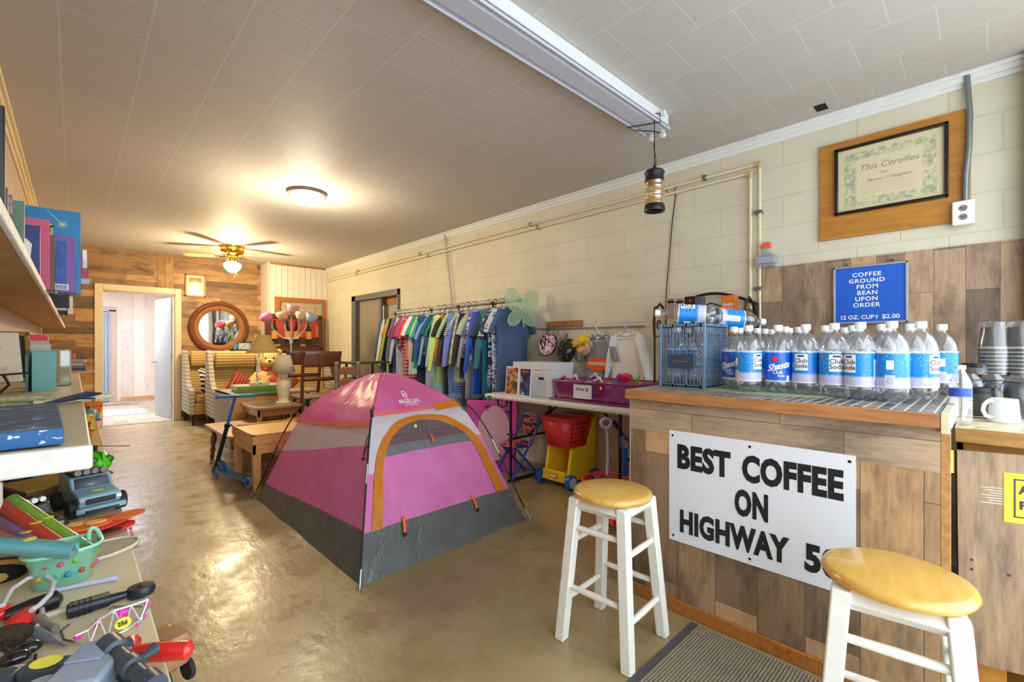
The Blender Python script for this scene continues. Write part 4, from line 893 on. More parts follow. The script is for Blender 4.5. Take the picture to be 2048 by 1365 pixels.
MB().lathe([(.0445, .096), (.0475, .098), (.0475, .104), (.045, .106), (.044, .118), (.040, .119), (.038, .114), (.004, .114)], n=40).build('lid', M_blk, cupc)
MB().lathe([(.004, -.004), (.075, -.004), (.082, .002), (.078, .003), (.05, -.001), (.004, -.001)], n=36).build('saucer', M_ivory, cupc) if 0 else None
tag(MB().lathe([(.004, 0), (.05, 0), (.082, .005), (.080, .006), (.05, .002), (.004, .002)], c=(q.x, q.y, BZ), n=36).build('saucer', M_ivory), 'cream saucer under the black takeaway cup', 'saucer')
M_mug = mat('white_glaze', '#dde0e0', .15, noise=0, coat=.5)
q = atz(2008, 845, BZ); mg = thing('mug', 'white glossy mug with its handle turned left at the counter front', 'mug', (q.x, q.y, BZ+.001), R(165)); mg.scale = (.84, .84, .90)
MB().lathe([(.004, 0), (.050, 0), (.051, .004), (.043, .092), (.042, .094), (.040, .092), (.046, .01), (.004, .008)], n=44).build('mug_body', M_mug, mg, smooth=50)
MB().tube([(.040, 0, .082), (.058, 0, .086), (.078, 0, .070), (.083, 0, .048), (.072, 0, .024), (.052, 0, .018), (.046, 0, .02)], .0065, 10, flat=1.3).build('mug_handle', M_mug, mg, smooth=60)
mg.rotation_euler = (0, 0, math.atan2(S_, -C_)-.1)
M_dleg0 = mat('dark_riser_wood', '#4a3a2e', .5)
M_bag = clear('plastic_sleeve', '#cfd6db', .05, .05, .15)
def cupstack(label, px, py, t0, n, z0, upside_top=True):
    q = atd(px, py, t0); st = thing('cup_stack', label, 'cup stack', (q.x, q.y, z0), 0, None)
    for i in range(n):
        if i == n-1 and upside_top: prof = [(.047, 0), (.047, .003), (.045, .004), (.036, .088), (.034, .09), (.004, .09)]
        else: prof = [(.044, 0), (.0455, .012), (.0475, .013), (.0475, .0165), (.044, .017)]
        c = MB().lathe(prof if 1 else prof, c=(0, 0, .017*i), n=36).build('paper_cup', M_cup, st)
        MB().lathe([(.0455, .0), (.0485, .0005), (.0485, .0035), (.0455, .004)], c=(0, 0, .017*i+(.0125 if not (i == n-1 and upside_top) else 0)), n=36).build('rolled_rim', M_ivory, c)
    return st, q
cs1 = cupstack('stack of black ripple cups with white rims, mouths down, left one by the board panel', 1985, 700, 2.02, 8, 1.075)
cs2 = cupstack('stack of black ripple cups with white rims at the right frame edge', 2040, 700, 1.98, 8, 1.075)
for (st, q), nm in ((cs1, 'clear wrapper over the left stack of ripple cups'), (cs2, 'clear wrapper over the right stack of ripple cups')):
    o = MB(); rings = []
    for i, (r, z) in enumerate(((.052, 0), (.054, .05), (.053, .10), (.052, .14), (.048, .19), (.040, .232), (.03, .236))):
        rings.append([(r*(1+.06*math.sin(5*a*1.0+i*1.7))*math.cos(a), r*(1+.06*math.sin(4*a+i*2.1))*math.sin(a), z) for a in [2*math.pi*j/28 for j in range(28)]])
    o.ring(rings, False, False); b = o.build('wrapper', M_bag, st, smooth=40)
qc_ = (Vector(cs1[0].location)+Vector(cs2[0].location))/2; dc_ = Vector(cs2[0].location)-Vector(cs1[0].location)
rz_ = thing('cup_riser', 'low dark wooden riser carrying the two stacks of ripple cups', 'riser', (qc_.x, qc_.y, BZ+.001), math.atan2(dc_.y, dc_.x)); lr_ = dc_.length/2+.055
MB().box(-lr_, lr_, -.055, .055, .137, .147).build('riser_top', M_dleg0, rz_)
for s_ in (-1, 1): MB().box(s_*(lr_-.01)-.006, s_*(lr_-.01)+.006, -.05, .05, 0, .137).build('riser_side', M_dleg0, rz_)
# bagged lid stacks under them
def lidstack(label, px, t0, n, z0, rz=0, r=.045, h=.0085):
    q = atd(px, 760, t0); st = thing('lid_stack', label, 'lid stack', (q.x, q.y, z0))
    o = MB(); prof = [(.004, 0)]
    for i in range(n): prof += [(r*.93, h*i), (r, h*i+.001), (r, h*i+.004), (r*.93, h*i+.0045)]
    prof += [(.004, h*n)]
    o.lathe(prof, n=32); o.build('lids', mat('dark_grey_lids', '#3d4042', .35, noise=.05), st)
    rings = []
    for i in range(9):
        z = (h*n+.02)*i/8; rr = r*(1.12 if i < 7 else 1.12-.3*(i-6)); rings.append([(rr*(1+.07*math.sin(5*a+i*1.3))*math.cos(a), rr*(1+.07*math.sin(6*a+i*2))*math.sin(a), z) for a in [2*math.pi*j/30 for j in range(30)]])
    MB().ring(rings, False, False).build('wrapper', M_bag, st, smooth=40); return st
lidstack('bagged stack of dark cup lids behind the small water bottle', 1938, 1.98, 16, BZ+.001, r=.044)
lidstack('bagged stack of dark cup lids behind the black takeaway cup', 1984, 1.96, 16, BZ+.001, r=.046)
lidstack('bagged stack of dark cup lids at the right frame edge', 2040, 1.75, 17, BZ+.001, r=.046)
tag(MB().box(2.50, 3.3, -.62, .06, BZ+.14, BZ+.148).build('riser_shelf', mat('frosted_shelf', '#6e6458', .5, noise=.1)), 'low shelf carrying the ripple cups above the back counter', 'shelf') if 0 else None
q = atd(1952, 712, 2.05); ld = thing('cup_topper', 'black cup lid resting on bagged lids below the ripple cups', 'cup lid', (q.x, q.y, 1.105))
MB().lathe([(.045, 0), (.048, .001), (.048, .008), (.044, .010), (.043, .018), (.004, .018)], n=32).build('lid_shell', M_blk, ld)
b = MB(); rings = [[((.05-.001*i)*(1+.1*math.sin(4*a+i*1.9))*math.cos(a), (.05-.001*i)*(1+.1*math.sin(5*a+i))*math.sin(a), -.03+.014*i) for a in [2*math.pi*j/24 for j in range(24)]] for i in range(4)]
b.ring(rings, False, False).build('wrapper', M_bag, ld, smooth=40)
# ---------------- folding table and its load ----------------
TX0, TX1, TY0, TY1, TZ = 2.71, 3.39, 1.52, 3.20, .768
ft = thing('folding_table', 'long white plastic folding table along the block wall', 'table', ((TX0+TX1)/2, (TY0+TY1)/2, 0))
M_fold = mat('white_moulded_plastic', '#d3d2cb', .45, noise=.03)
MB().box(TX0, TX1, TY0, TY1, TZ-.042, TZ).build('tabletop', M_fold, ft, world=True, bevel=.015, seg=3)
MB().box(TX0-.001, TX0+.002, TY1-.10, TY1-.05, TZ-.030, TZ-.018).build('maker_plate', M_blk, ft, world=True)
M_leg = mat('dark_table_steel', '#2b2d30', .4, .5, noise=0)
for yl, s in ((TY1-.28, -1), (TY0+.28, 1)):
    for x in (TX0+.07, TX1-.09): MB().tube([(x, yl, TZ-.04), (x, yl, .02)], .0125, 10).build('leg', M_leg, ft, world=True)
    MB().tube([(TX0+.07, yl, .38), (TX1-.09, yl, .38)], .010, 8).build('leg_crossbar', M_leg, ft, world=True)
    MB().tube([(TX0+.04, yl, .015), (TX1-.06, yl, .015)], .014, 8).build('foot_bar', M_leg, ft, world=True)
    MB().tube([((TX0+TX1)/2-.02, yl, .40), ((TX0+TX1)/2-.02, yl+s*.36, TZ-.05)], .0085, 8).tube([((TX0+TX1)/2-.02, yl+s*.16, .56), ((TX0+TX1)/2-.02, yl+s*.22, .62)], .0125, 8).build('brace', M_leg, ft, world=True)
MB().tube([(TX0+.08, TY1-.10, TZ-.04), (TX0+.08, TY1-.10, TZ-.10), (TX0+.08, TY1-.16, TZ-.12), (TX0+.08, TY1-.22, TZ-.10), (TX0+.08, TY1-.22, TZ-.04)], .008, 8).build('carry_handle', M_leg, ft, world=True)
# comic boxes
M_box = mat('white_card', '#cfd3da', .55, noise=.03)
def pxx(px, X): return atx(px, 700, X).y
zb = TZ+.001
def comicbox(label, x0, x1, y0, y1, h):
    b = thing('storage_box', label, 'storage box', ((x0+x1)/2, (y0+y1)/2, zb), 0, 'white comic boxes on the folding table'); d = (x1-x0)/2; w = (y1-y0)/2
    MB().box(-d, d, -w, w, 0, h*.97).build('carton', M_box, b, bevel=.003)
    MB().box(-d-.004, d+.004, -w-.004, w+.004, h*.80, h).build('carton_lid', M_box, b, bevel=.003)
    MB().box(-d-.001, -d, -w*.25, w*.25, h*.50, h*.57).build('hand_hole', M_blk, b, bevel=.0)
    return b
y1_, y0_ = pxx(1061, 2.85), pxx(1102, 2.85)
hb = 1.2-.0-0
hz = (HC+(CYP-727)/F*(2.85*S_+y0_*C_))-zb
xf = 2.86
while CXP+F*(xf*C_-y0_*S_)/(xf*S_+y0_*C_) < 1146 and xf < 3.34: xf += .005
b1 = comicbox('tall white card storage box with price note beside the two comics', 2.86, xf, y0_, y1_-.0, hz)
hx_ = (xf-2.86)/2; MB().box(-hx_-.006, -hx_-.0042, .0, .075, hz*.70, hz*.86).build('price_note', mat('note_paper', '#dcdcc2', .5, noise=.05), b1)
text(MB(), '$ each', .02, wall_frame((-hx_-.0062, .038, hz*.78), (0, -1, 0))).build('note_writing', M_ink, b1, smooth=0)
b2 = comicbox('second white card storage box standing behind the comics', 3.02, 3.37, y1_+.012, pxx(1027, 3.02), hz*.98)
#b3 = comicbox('third white storage box beside the purple bin on the folding table', 2.96, 3.36, pxx(1146, 2.96), y0_-.012, hz*.99)
def comic(label, px0, px1, pyt, X, c1, c2, lean=.03):
    a = atx(px0, pyt, X); b = atx(px1, pyt, X); h = a.z-zb; w = a.y-b.y
    t = thing('comic_book', label, 'comic', (X-.02, (a.y+b.y)/2, zb+.001), 0, 'comics propped against the white boxes'); t.rotation_euler = (0, R(4), R(0))
    MB().box(-.003, .001, -w/2, w/2, 0, h).build('comic_pages', M_lw, t)
    m, tt, bb = nt('comic_cover_print'); v = coords(tt, 'yzx'); vo = tt.nodes.new('ShaderNodeTexVoronoi'); vo.inputs['Scale'].default_value = 26; tt.links.new(mixc(tt, v, noise(tt, v, 12, 3), .3), vo.inputs[0])
    s = tt.nodes.new('ShaderNodeSeparateColor'); tt.links.new(vo.outputs['Color'], s.inputs[0]); r = ramp(tt, c1, 'CONSTANT'); tt.links.new(s.outputs[0], r.inputs[0]); tt.links.new(r.outputs[0], bb.inputs['Base Color']); bb.inputs['Roughness'].default_value = .35
    MB().box(-.0045, -.003, -w/2+.008, w/2-.008, .008, h-.008).build('comic_cover', m, t)
    text(MB(), c2, w*.20, wall_frame((-.0055, 0, h-.035), (0, -1, 0)), bold=.001, sx=.9).build('comic_title', mat('comic_title_red', '#c85a66', .4, noise=0), t, smooth=0)
comic('bagged comic with warm brown crowd cover, left of the pair', 1014, 1039, 733, 2.80, [(0, '#6d4a3a'), (.25, '#b07a3c'), (.45, '#4a3a44'), (.6, '#c59a72'), (.75, '#8b4a36'), (.9, '#d9c2a0')], 'WARS')
comic('bagged comic with dark blue cover, right of the pair', 1041, 1064, 736, 2.80, [(0, '#1c2440'), (.3, '#2f4f8e'), (.55, '#141824'), (.7, '#8fa4c4'), (.85, '#5a3a44')], 'GUARD')
# purple bin with toys
M_pur = clear('purple_clear_plastic', '#7c1464', .06, .80, .12); M_purs = mat('purple_plastic', '#7a2466', .35, noise=.03)
bx0, bx1 = 2.80, 3.28; by1 = pxx(1103, 2.80); by0 = 1.70
pb = thing('toy_bin', 'purple translucent storage bin of small toys on the folding table', 'storage bin', ((bx0+bx1)/2, (by0+by1)/2, zb))
w = (by1-by0)/2; d = (bx1-bx0)/2; h = .155
MB().box(-d-.015, d+.015, -w-.02, w+.02, 0, .014).build('bin_lid', M_purs, pb, bevel=.006)
def rect(d, w, z, rr=.03):
    out = []
    for cx, cy, a0 in ((d-rr, w-rr, 0), (-d+rr, w-rr, 90), (-d+rr, -w+rr, 180), (d-rr, -w+rr, 270)):
        for i in range(5): a = R(a0+22.5*i); out.append((cx+rr*math.cos(a), cy+rr*math.sin(a), z))
    return out
MB().ring([rect(d*.9, w*.93, .016), rect(d*.93, w*.96, .09), rect(d, w, h)], False, False).add(rect(d*.9, w*.93, .018), [tuple(range(20))]).build('bin_wall', M_pur, pb, smooth=40)
MB().tube(rect(d+.004, w+.004, h), .007, 8, closed=True).build('bin_rim', M_purs, pb)
nt_y = -w+ (by1-pxx(1165, 2.8)) if 0 else (pxx(1165, 2.8)-(by0+by1)/2)
MB().box(-d-.004, -d+.002, nt_y-.085, nt_y+.085, .03, .135).build('paper_note', mat('note_white', '#d5d6dc', .5, noise=.03), pb)
text(MB(), '10 For $1', .032, wall_frame((-d-.0045, nt_y, .10), (0, -1, 0)), bold=.0006).build('note_writing', M_ink, pb, smooth=0)
MB().cyl((-d-.003, nt_y-.17, .12), (-d-.001, nt_y-.17, .12), .010, 16).build('price_dot', mat('yellow_sticker', '#e6e04a'), pb)
TOY = [('#c03a4a', 'red'), ('#d8703c', 'orange'), ('#b46ad0', 'lilac'), ('#e6d9c8', 'cream'), ('#35a04a', 'green'), ('#c64a9c', 'magenta'), ('#3a66b8', 'blue'), ('#7a5230', 'brown')]
random.seed(11)
occ = []; seen_ = {}
for i in range(26):
    col, nm = TOY[i % 8]; x = random.uniform(-d*.72, d*.72); y = random.uniform(-w*.84, w*.84); z = .03+.1*random.random()
    for tr in range(60):
        if all((Vector((x, y, z))-o).length > .055 for o in occ): break
        x = random.uniform(-d*.72, d*.72); y = random.uniform(-w*.84, w*.84); z = .04+.11*random.random()
    occ.append(Vector((x, y, z)))
    o = MB(); k = i % 3; P0 = Vector((x, y, z))
    if k == 0: o.sphere(P0, (.028, .03, .024), 14, 10).sphere(P0+Vector((0, .012, .026)), .016, 12, 8).sphere(P0+Vector((.012, .022, .036)), .007, 8, 6).sphere(P0+Vector((-.012, .022, .036)), .007, 8, 6)
    elif k == 1: o.lathe([(.02, -.02), (.026, 0), (.018, .02), (.024, .026), (.01, .032)], c=P0, n=16).cyl(P0+Vector((-.03, 0, 0)), P0+Vector((.03, 0, 0)), .006, 8)
    else: o.tube([P0+Vector((.03*math.cos(a), .03*math.sin(a), .01*math.sin(3*a))) for a in [j*.52 for j in range(12)]], .008, 8, closed=True)
    o.v = [v+Vector(((bx0+bx1)/2, (by0+by1)/2, zb)) for v in o.v]
    tag(o.build('small_toy', mat(nm+'_toy_plastic', col, .4, noise=.05)), nm+' '+['round figure', 'spool', 'ring'][k]+' toy in the purple bin, '+(['left end', 'left of the note', 'behind the note', 'right of the note', 'right end'][min(4, int((.5-y/w/2)*5))])+(', low' if z < .08 else ', on top'), 'toy', 'small toys filling the purple bin')
    ob = bpy.data.objects[-1] if 0 else [q_ for q_ in COL.objects if q_.name.startswith('small_toy')][-1]; L_ = ob['label']; seen_[L_] = seen_.get(L_, 0)+1
    if seen_[L_] > 1: ob['label'] = L_.replace(' toy in', ' toy, the %s such, in' % ['', '', 'second', 'third', 'fourth'][seen_[L_]])
tl = [(1128, 757, '#d94a66', 'pink and white striped band poking out of the purple bin'), (1150, 755, '#dfd3cf', 'pale strap poking out of the purple bin'), (1190, 752, '#c9c4de', 'white and lilac toy head standing in the purple bin'), (1198, 760, '#e2e0da', 'white plastic toy behind the note on the bin')]
for px, py, col, lab in tl:
    q = atx(px, py, 2.95); tag(MB().tube([q+Vector((0, -.03, -.02)), q+Vector((.01, 0, .012)), q+Vector((0, .05, -.015))], .009, 8).sphere(q+Vector((0, -.005, .01)), .016, 10, 8).build('bin_toy', mat('toy_'+col[1:], col, .4)), lab, 'toy', 'toys poking out of the purple bin')
q = atx(1247, 762, 2.95); o = MB()
for i in range(14): a = i*.45; o.tube([q+Vector((0, 0, -.01)), q+Vector((.02*math.sin(i), .05*math.cos(a), .035+.008*math.sin(3*i)))], [.012, .018], 6)
tag(o.build('feather_boa', mat('hot_pink_fluff', '#d82a78', .8, noise=.2)), 'hot pink fluffy trim poking out of the right of the purple bin', 'boa')
q = atx(1275, 760, 2.95); tag(MB().sphere(q, (.012, .016, .02), 10, 8).tube([q, q+Vector((0, .02, .03))], .005, 6).tube([q, q+Vector((0, -.02, .028))], .005, 6).build('green_figure', mat('lime_toy', '#5cc234', .4)), 'tiny lime green figure at the right end of the purple bin', 'toy')
# ---------------- thin rail with helmets, mask and two shirts on the wall ----------------
zr = 1.335
tag(MB().tube([(WX-.025, 3.55, atx(1060, 659, WX-.025).z), (WX-.025, 1.98, atx(1285, 653, WX-.025).z)], .006, 8).build('wall_rail', M_steel), 'thin metal rail fixed low across the block wall', 'rail')
a = atx(1093, 645, WX-.02); b = atx(1163, 658, WX-.02)
hk = thing('hook_board', 'orange-brown wooden board with four coat hooks', 'hook board', (WX-.01, (a.y+b.y)/2, b.z))
MB().box(-.012, .009, b.y-hk.location.y, a.y-hk.location.y, 0, a.z-b.z+.005).build('board', M_oakd, hk, bevel=.003)
hys = []
for px in (1106, 1125, 1143, 1160):
    y = atx(px, 650, WX-.02).y-hk.location.y; hys.append(y)
    MB().tube([(-.012, y, .045), (-.035, y, .03), (-.045, y, .045), (-.05, y, .06)], .0045, 8).build('hook', M_chrome, hk)
def helmet(label, px, py, rw, base, pat, seed):
    q = atx(px, py, WX-.13); t = thing('bike_helmet', label, 'helmet', q)
    m, tt, bb = nt('helmet_shell_print'); v = coords(tt, 'xyz'); g = noise(tt, v, seed, 3, .5); r = ramp(tt, pat, 'CONSTANT'); tt.links.new(g, r.inputs[0]); tt.links.new(r.outputs[0], bb.inputs['Base Color']); bb.inputs['Roughness'].default_value = .25
    Mh = RZ(R(8)) @ RY(R(20))
    o = MB(); rings = []
    for i in range(9):
        a_ = math.pi/2*i/8*1.08; rings.append([(-.085*math.sin(a_)*1.0+.02, rw*math.cos(a_)*math.cos(b_*2*math.pi/28)*.95, rw*1.12*math.cos(a_)*math.sin(b_*2*math.pi/28)) for b_ in range(28)])
    o.ring(rings, False, True, M=Mh); o.build('helmet_shell', m, t, smooth=50)
    MB().tube([(.02, rw*.96*math.cos(j*.35), rw*1.13*math.sin(j*.35)) for j in range(18)], .008, 8, closed=True, M=Mh).build('rim', M_blk, t)
    for i in range(7):
        aa = i*.9+.3; rr = .55 if i % 2 else .30
        c = Mh @ Vector((-.085*math.sqrt(max(0, 1-rr*rr))+.016, rw*rr*math.cos(aa), rw*1.1*rr*math.sin(aa)))
        MB().sphere(c, (.008, .011, .020), 10, 6).build('vent', M_blk, t)
    MB().tube([(.0, .02, rw*1.0), (.03, .03, rw*1.35), (.05, .02, rw*1.55), (.03, .0, rw*1.35), (.0, -.01, rw)], .004, 6).build('strap', M_cord, t)
    return t
helmet('white and pink bike helmet, left one under the hook board', 1094, 689, .098, '', [(0, '#b4455a'), (.42, '#e6e2e0'), (.50, '#c25a70'), (.58, '#e2dedc'), (.68, '#3a3538')], 14)
t = helmet('black bike helmet with gold skull scribbles, right one under the hook board', 1131, 700, .100, '', [(0, '#1c1b1a'), (.52, '#17181a'), (.56, '#a8955a'), (.585, '#1a1a1c'), (.66, '#b3a46c'), (.69, '#151515')], 24)
for s in (-.03, .05): MB().tube([(.02, s, -.10), (.03, s, -.16)], .007, 6, flat=.3).build('chin_strap', M_cord, t)
q = atx(1120, 672, WX-.05); o = MB()
for i in range(16): a_ = i*.8; o.tube([q+Vector((0, .0, .05)), q+Vector((.01*math.sin(i), .035*math.cos(a_), .02*math.sin(a_))), q+Vector((.01*math.cos(i), .05*math.cos(a_+.3), -.03+.03*math.sin(a_*1.7)))], .006, 6)
tag(o.build('tinsel_wig', mat('pink_tinsel', '#c9a6bc', .4, noise=.3)), 'tangle of pale pink tinsel hanging between the two helmets', 'tinsel')
# plain puppy-style face covering and yellow cap, generic
q = atx(1166, 694, WX-.09); mk = thing('costume_mask', 'tan costume mask topped with a yellow cap on the wall', 'mask', q); mk.rotation_euler = (R(-22), 0, R(6))
M_tan = mat('tan_moulded', '#cfa77c', .5, noise=.04)
MB().sphere((0, 0, 0), (.045, .078, .085), 24, 16).sphere((-.035, -.0, -.028), (.03, .05, .035), 18, 12).sphere((0, .075, .06), (.02, .03, .035), 12, 8).sphere((0, -.085, -.01), (.02, .022, .04), 12, 8).build('mask_shell', M_tan, mk, smooth=60)
for y in (.032, -.032): MB().sphere((-.036, y, .012), (.012, .022, .024), 14, 10).build('eye_patch', mat('rust_moulded', '#b4663a', .5), mk)
cp = MB().lathe([(.09, .02), (.088, .04), (.075, .075), (.04, .10), (.004, .105)], n=28, sx=.62).build('cap', mat('cap_yellow', '#e2c81c', .35, noise=.03), mk, smooth=60)
MB().sphere((-.045, -.0, .03), (.035, .085, .012), 20, 8).build('cap_brim', MATS['cap_yellow'], cp)
MB().cyl((-.055, 0, .058), (-.062, 0, .060), .014, 6).build('cap_badge', mat('grey_badge', '#8c8a6a', .4), cp)
# ---------------- garments ----------------
def garment(name, label, cat, m, W_=.40, L_=.62, slv=.20, th=.05, loc=(0, 0, 0), rz=0, group=None, neck=.08, seed=0, sm=None, drop=.0, flare=1.0, pants=False, hem=None):
    """shirt hanging from a hanger: lies in local xz plane, top (collar) at z=0"""
    t = thing(name, label, cat, loc, rz, group); rnd = random.Random(seed); o = MB(); rings = []; n = 28; N = 16
    for i in range(N+1):
        f = i/N; z = -L_*f
        if f < .12: hw = neck+(W_/2-neck)*(f/.12)**.75
        else: hw = W_/2*(1-.10*math.sin((f-.12)*2.6))*(1+(flare-1)*f)
        tt = th*(.35+.65*min(1, f*4))*(1+.25*math.sin(f*7+seed))
        rings.append([(hw*math.cos(a), tt/2*math.sin(a)*(1+.3*math.sin(3*math.cos(a)*2.2+seed))+.012*math.sin(9*math.cos(a)+seed*1.3)*f, z+.004*math.sin(7*math.cos(a)+seed)*f) for a in [2*math.pi*j/n for j in range(n)]])
    b = o.ring(rings, False, True).build('shirt_body' if not pants else 'garment_body', m, t, smooth=70)
    if slv:
        for s in (-1, 1):
            a0 = Vector((s*(W_/2-.035), 0, -.055)); dirv = Vector((s*(.42 if slv < .3 else .16), rnd.uniform(-.1, .1), -1)).normalized()
            pts = [a0+Vector((-s*.02, 0, .02)), a0+dirv*slv*.35, a0+dirv*slv*.7+Vector((s*.004, .006*math.sin(seed), 0)), a0+dirv*slv]
            MB().tube(pts, [.07, .066, .060 if slv < .3 else .05, .056 if slv < .3 else .038], 16, flat=.33+.1*rnd.random()).build('sleeve', sm or m, t, smooth=70)
    if hem: MB().ring([[(p[0]*1.015, p[1]*1.1, p[2]+dz) for p in rings[-1]] for dz in (.03, -.002)], False, False).build('hem_band', hem, t, smooth=70)
    return t
def hanger(label, loc, rz, m, group, w=.19):
    t = thing('clothes_hanger', label, 'hanger', loc, rz, group)
    MB().tube([(-w, 0, -.115), (0, 0, -.045), (w, 0, -.115)], .0052, 8).tube([(-w, 0, -.115), (w, 0, -.115)], .0042, 8).build('shoulder_bar', m, t)
    MB().tube([(0, 0, -.045), (0, 0, -.01)]+[(.026*math.sin(a), 0, .012+.028*-math.cos(a)) for a in [0.3+j*.45 for j in range(9)]], .0052, 8).build('hook', m if 1 else M_chrome, t)
    return t
def cloth(col, noise_=.12, **k): return mat('cloth_'+col[1:], col, .85, noise=noise_, nscale=9, bump=.25, **k)
M_hw = mat('hanger_white', '#dfe2e6', .35, noise=0); M_hb = mat('hanger_blue', '#b9cddc', .35, noise=0); M_hg = mat('hanger_grey', '#8f9296', .35, noise=0); M_hk = mat('hanger_black', '#222222', .4, noise=0); M_hp = mat('hanger_pink', '#cf5a5e', .4, noise=0)
# two shirts facing out on the wall rail
q = atx(1201, 657, WX-.03); hh = hanger('white plastic hanger holding the grey tee with orange splat', (WX-.06, q.y, q.z), R(90), M_hw, None, .17)
gt = garment('tee_shirt', 'grey tee with orange splat print on the wall rail', 'shirt', cloth('#8b94a0'), .33, .50, .19, .035, (WX-.05, q.y, q.z-.055), R(-90), seed=3, neck=.075)
o = MB(); pts = []
for i in range(60):
    a_ = 2*math.pi*i/60; r_ = 1+.24*max(0, math.sin(13*a_))-.05*math.sin(5*a_); pts.append((.115*r_*math.cos(a_), .062*r_*math.sin(a_)))
o.prism([(x, z-.27) for x, z in pts], .002, M=T(0, -.030, 0)); o.build('splat_print', mat('splat_orange', '#e2602a', .6, noise=0), gt)
vs, fs = textmesh('NICKELODEON', .036, bold=.001, sx=.78, depth=.0003); MB().add(vs, fs, 0, wall_frame((0, -.0315, -.265), (1, 0, 0))).build('print_lettering', M_lw, gt, smooth=0)
MB().box(-.017, .017, -.0265, -.025, -.055, -.025).build('neck_tag', M_lw, gt)
MB().tube([(-.075, -.012, -.004), (-.04, -.024, -.035), (0, -.028, -.047), (.04, -.024, -.035), (.075, -.012, -.004)], .006, 6).build('collar', cloth('#788290'), gt)
q = atx(1257, 652, WX-.03); hh = hanger('pale blue-grey hanger holding the white long sleeved top', (WX-.06, q.y, q.z), R(90), M_hb, None, .16)
gw = garment('long_sleeved_top', 'white long sleeved top hanging right of the grey tee', 'shirt', cloth('#efece6', .04), .34, .52, .50, .035, (WX-.05, q.y, q.z-.055), R(-90), seed=5, neck=.10)
MB().cyl((.12, -.028, -.16), (.12, -.026, -.16), .009, 14).build('price_dot', mat('green_dot', '#2f8f46', .5, noise=0), gw)
MB().tube([(-.10, -.008, -.004), (-.05, -.022, -.03), (0, -.027, -.038), (.05, -.022, -.03), (.10, -.008, -.004)], .005, 6).build('collar', cloth('#c2beb8'), gw)
MB().prism([(x*1.0, z) for x, z in ((-.10, -.42), (-.07, -.36), (.0, -.345), (.06, -.36), (.09, -.42), (.08, -.5), (-.09, -.5))], .002, M=T(0, -.028, 0)).build('tan_print', mat('print_tan', '#b98f5c', .7, noise=.2, nscale=40), gw)
# ---------------- clothes rail ----------------
RX0 = 3.19; RZ0 = 1.655; RY0, RY1 = 3.27, 5.75
gr = thing('garment_rack', 'black double clothes rail packed with hanging garments', 'clothes rail', (RX0, (RY0+RY1)/2, 0))
MB().tube([(RX0, RY0-.05, RZ0), (RX0, RY1, RZ0)], .0125, 12).build('top_rail', M_steel, gr, world=True)
MB().cyl((RX0, RY0-.06, RZ0), (RX0, RY0-.03, RZ0), .022, 14).build('rail_end_cap', M_blk, gr, world=True)
for y in (RY0+.35, RY0+.95, RY0+1.5, RY1-.1):
    MB().tube([(RX0, y, 0.03), (RX0, y, RZ0)], .0115, 10).build('upright', M_blk, gr, world=True)
    MB().cyl((RX0, y-.02, RZ0), (RX0, y+.02, RZ0), .019, 12).build('rail_joint', M_blk, gr, world=True)
MB().tube([(RX0, RY0+.35, .14), (RX0, RY1-.1, .14)], .010, 8).build('low_bar', M_blk, gr, world=True)
for y in (RY0+.35, RY1-.1): MB().tube([(RX0-.2, y, .02), (RX0+.2, y, .02)], .012, 8).build('foot_bar', M_blk, gr, world=True)
def stripes(name, a, b, sc, d='Z'):
    m, t, bb = nt(name); tc = t.nodes.new('ShaderNodeTexCoord'); wv = t.nodes.new('ShaderNodeTexWave'); wv.bands_direction = d; wv.inputs['Scale'].default_value = sc; t.links.new(tc.outputs['Object'], wv.inputs[0])
    r = ramp(t, [(0, a), (.5, b)], 'CONSTANT'); t.links.new(wv.outputs['Fac'], r.inputs[0]); t.links.new(r.outputs[0], bb.inputs['Base Color']); bb.inputs['Roughness'].default_value = .85; return m
def plaid(name, base, dark, light, sc=9):
    m, t, bb = nt(name); tc = t.nodes.new('ShaderNodeTexCoord'); rs = []
    for d in 'XZ':
        wv = t.nodes.new('ShaderNodeTexWave'); wv.bands_direction = d; wv.inputs['Scale'].default_value = sc; t.links.new(tc.outputs['Object'], wv.inputs[0]); r = ramp(t, [(0, (0, 0, 0, 1)), (.55, (1, 1, 1, 1))], 'CONSTANT'); t.links.new(wv.outputs['Fac'], r.inputs[0]); rs.append(r.outputs[0])
    x = mixc(t, srgb(base), srgb(dark), mathn(t, 'MULTIPLY', rs[0], .75)); x = mixc(t, x, srgb(light), mathn(t, 'MULTIPLY', rs[1], .55)); t.links.new(x, bb.inputs['Base Color']); bb.inputs['Roughness'].default_value = .9; return m
def blotch(name, cols, sc):
    m, t, bb = nt(name); tc = t.nodes.new('ShaderNodeTexCoord'); g = noise(t, tc.outputs['Object'], sc, 2, .5, (1, 1, 2.5)); r = ramp(t, cols, 'CONSTANT'); t.links.new(g, r.inputs[0]); t.links.new(r.outputs[0], bb.inputs['Base Color']); bb.inputs['Roughness'].default_value = .85; return m
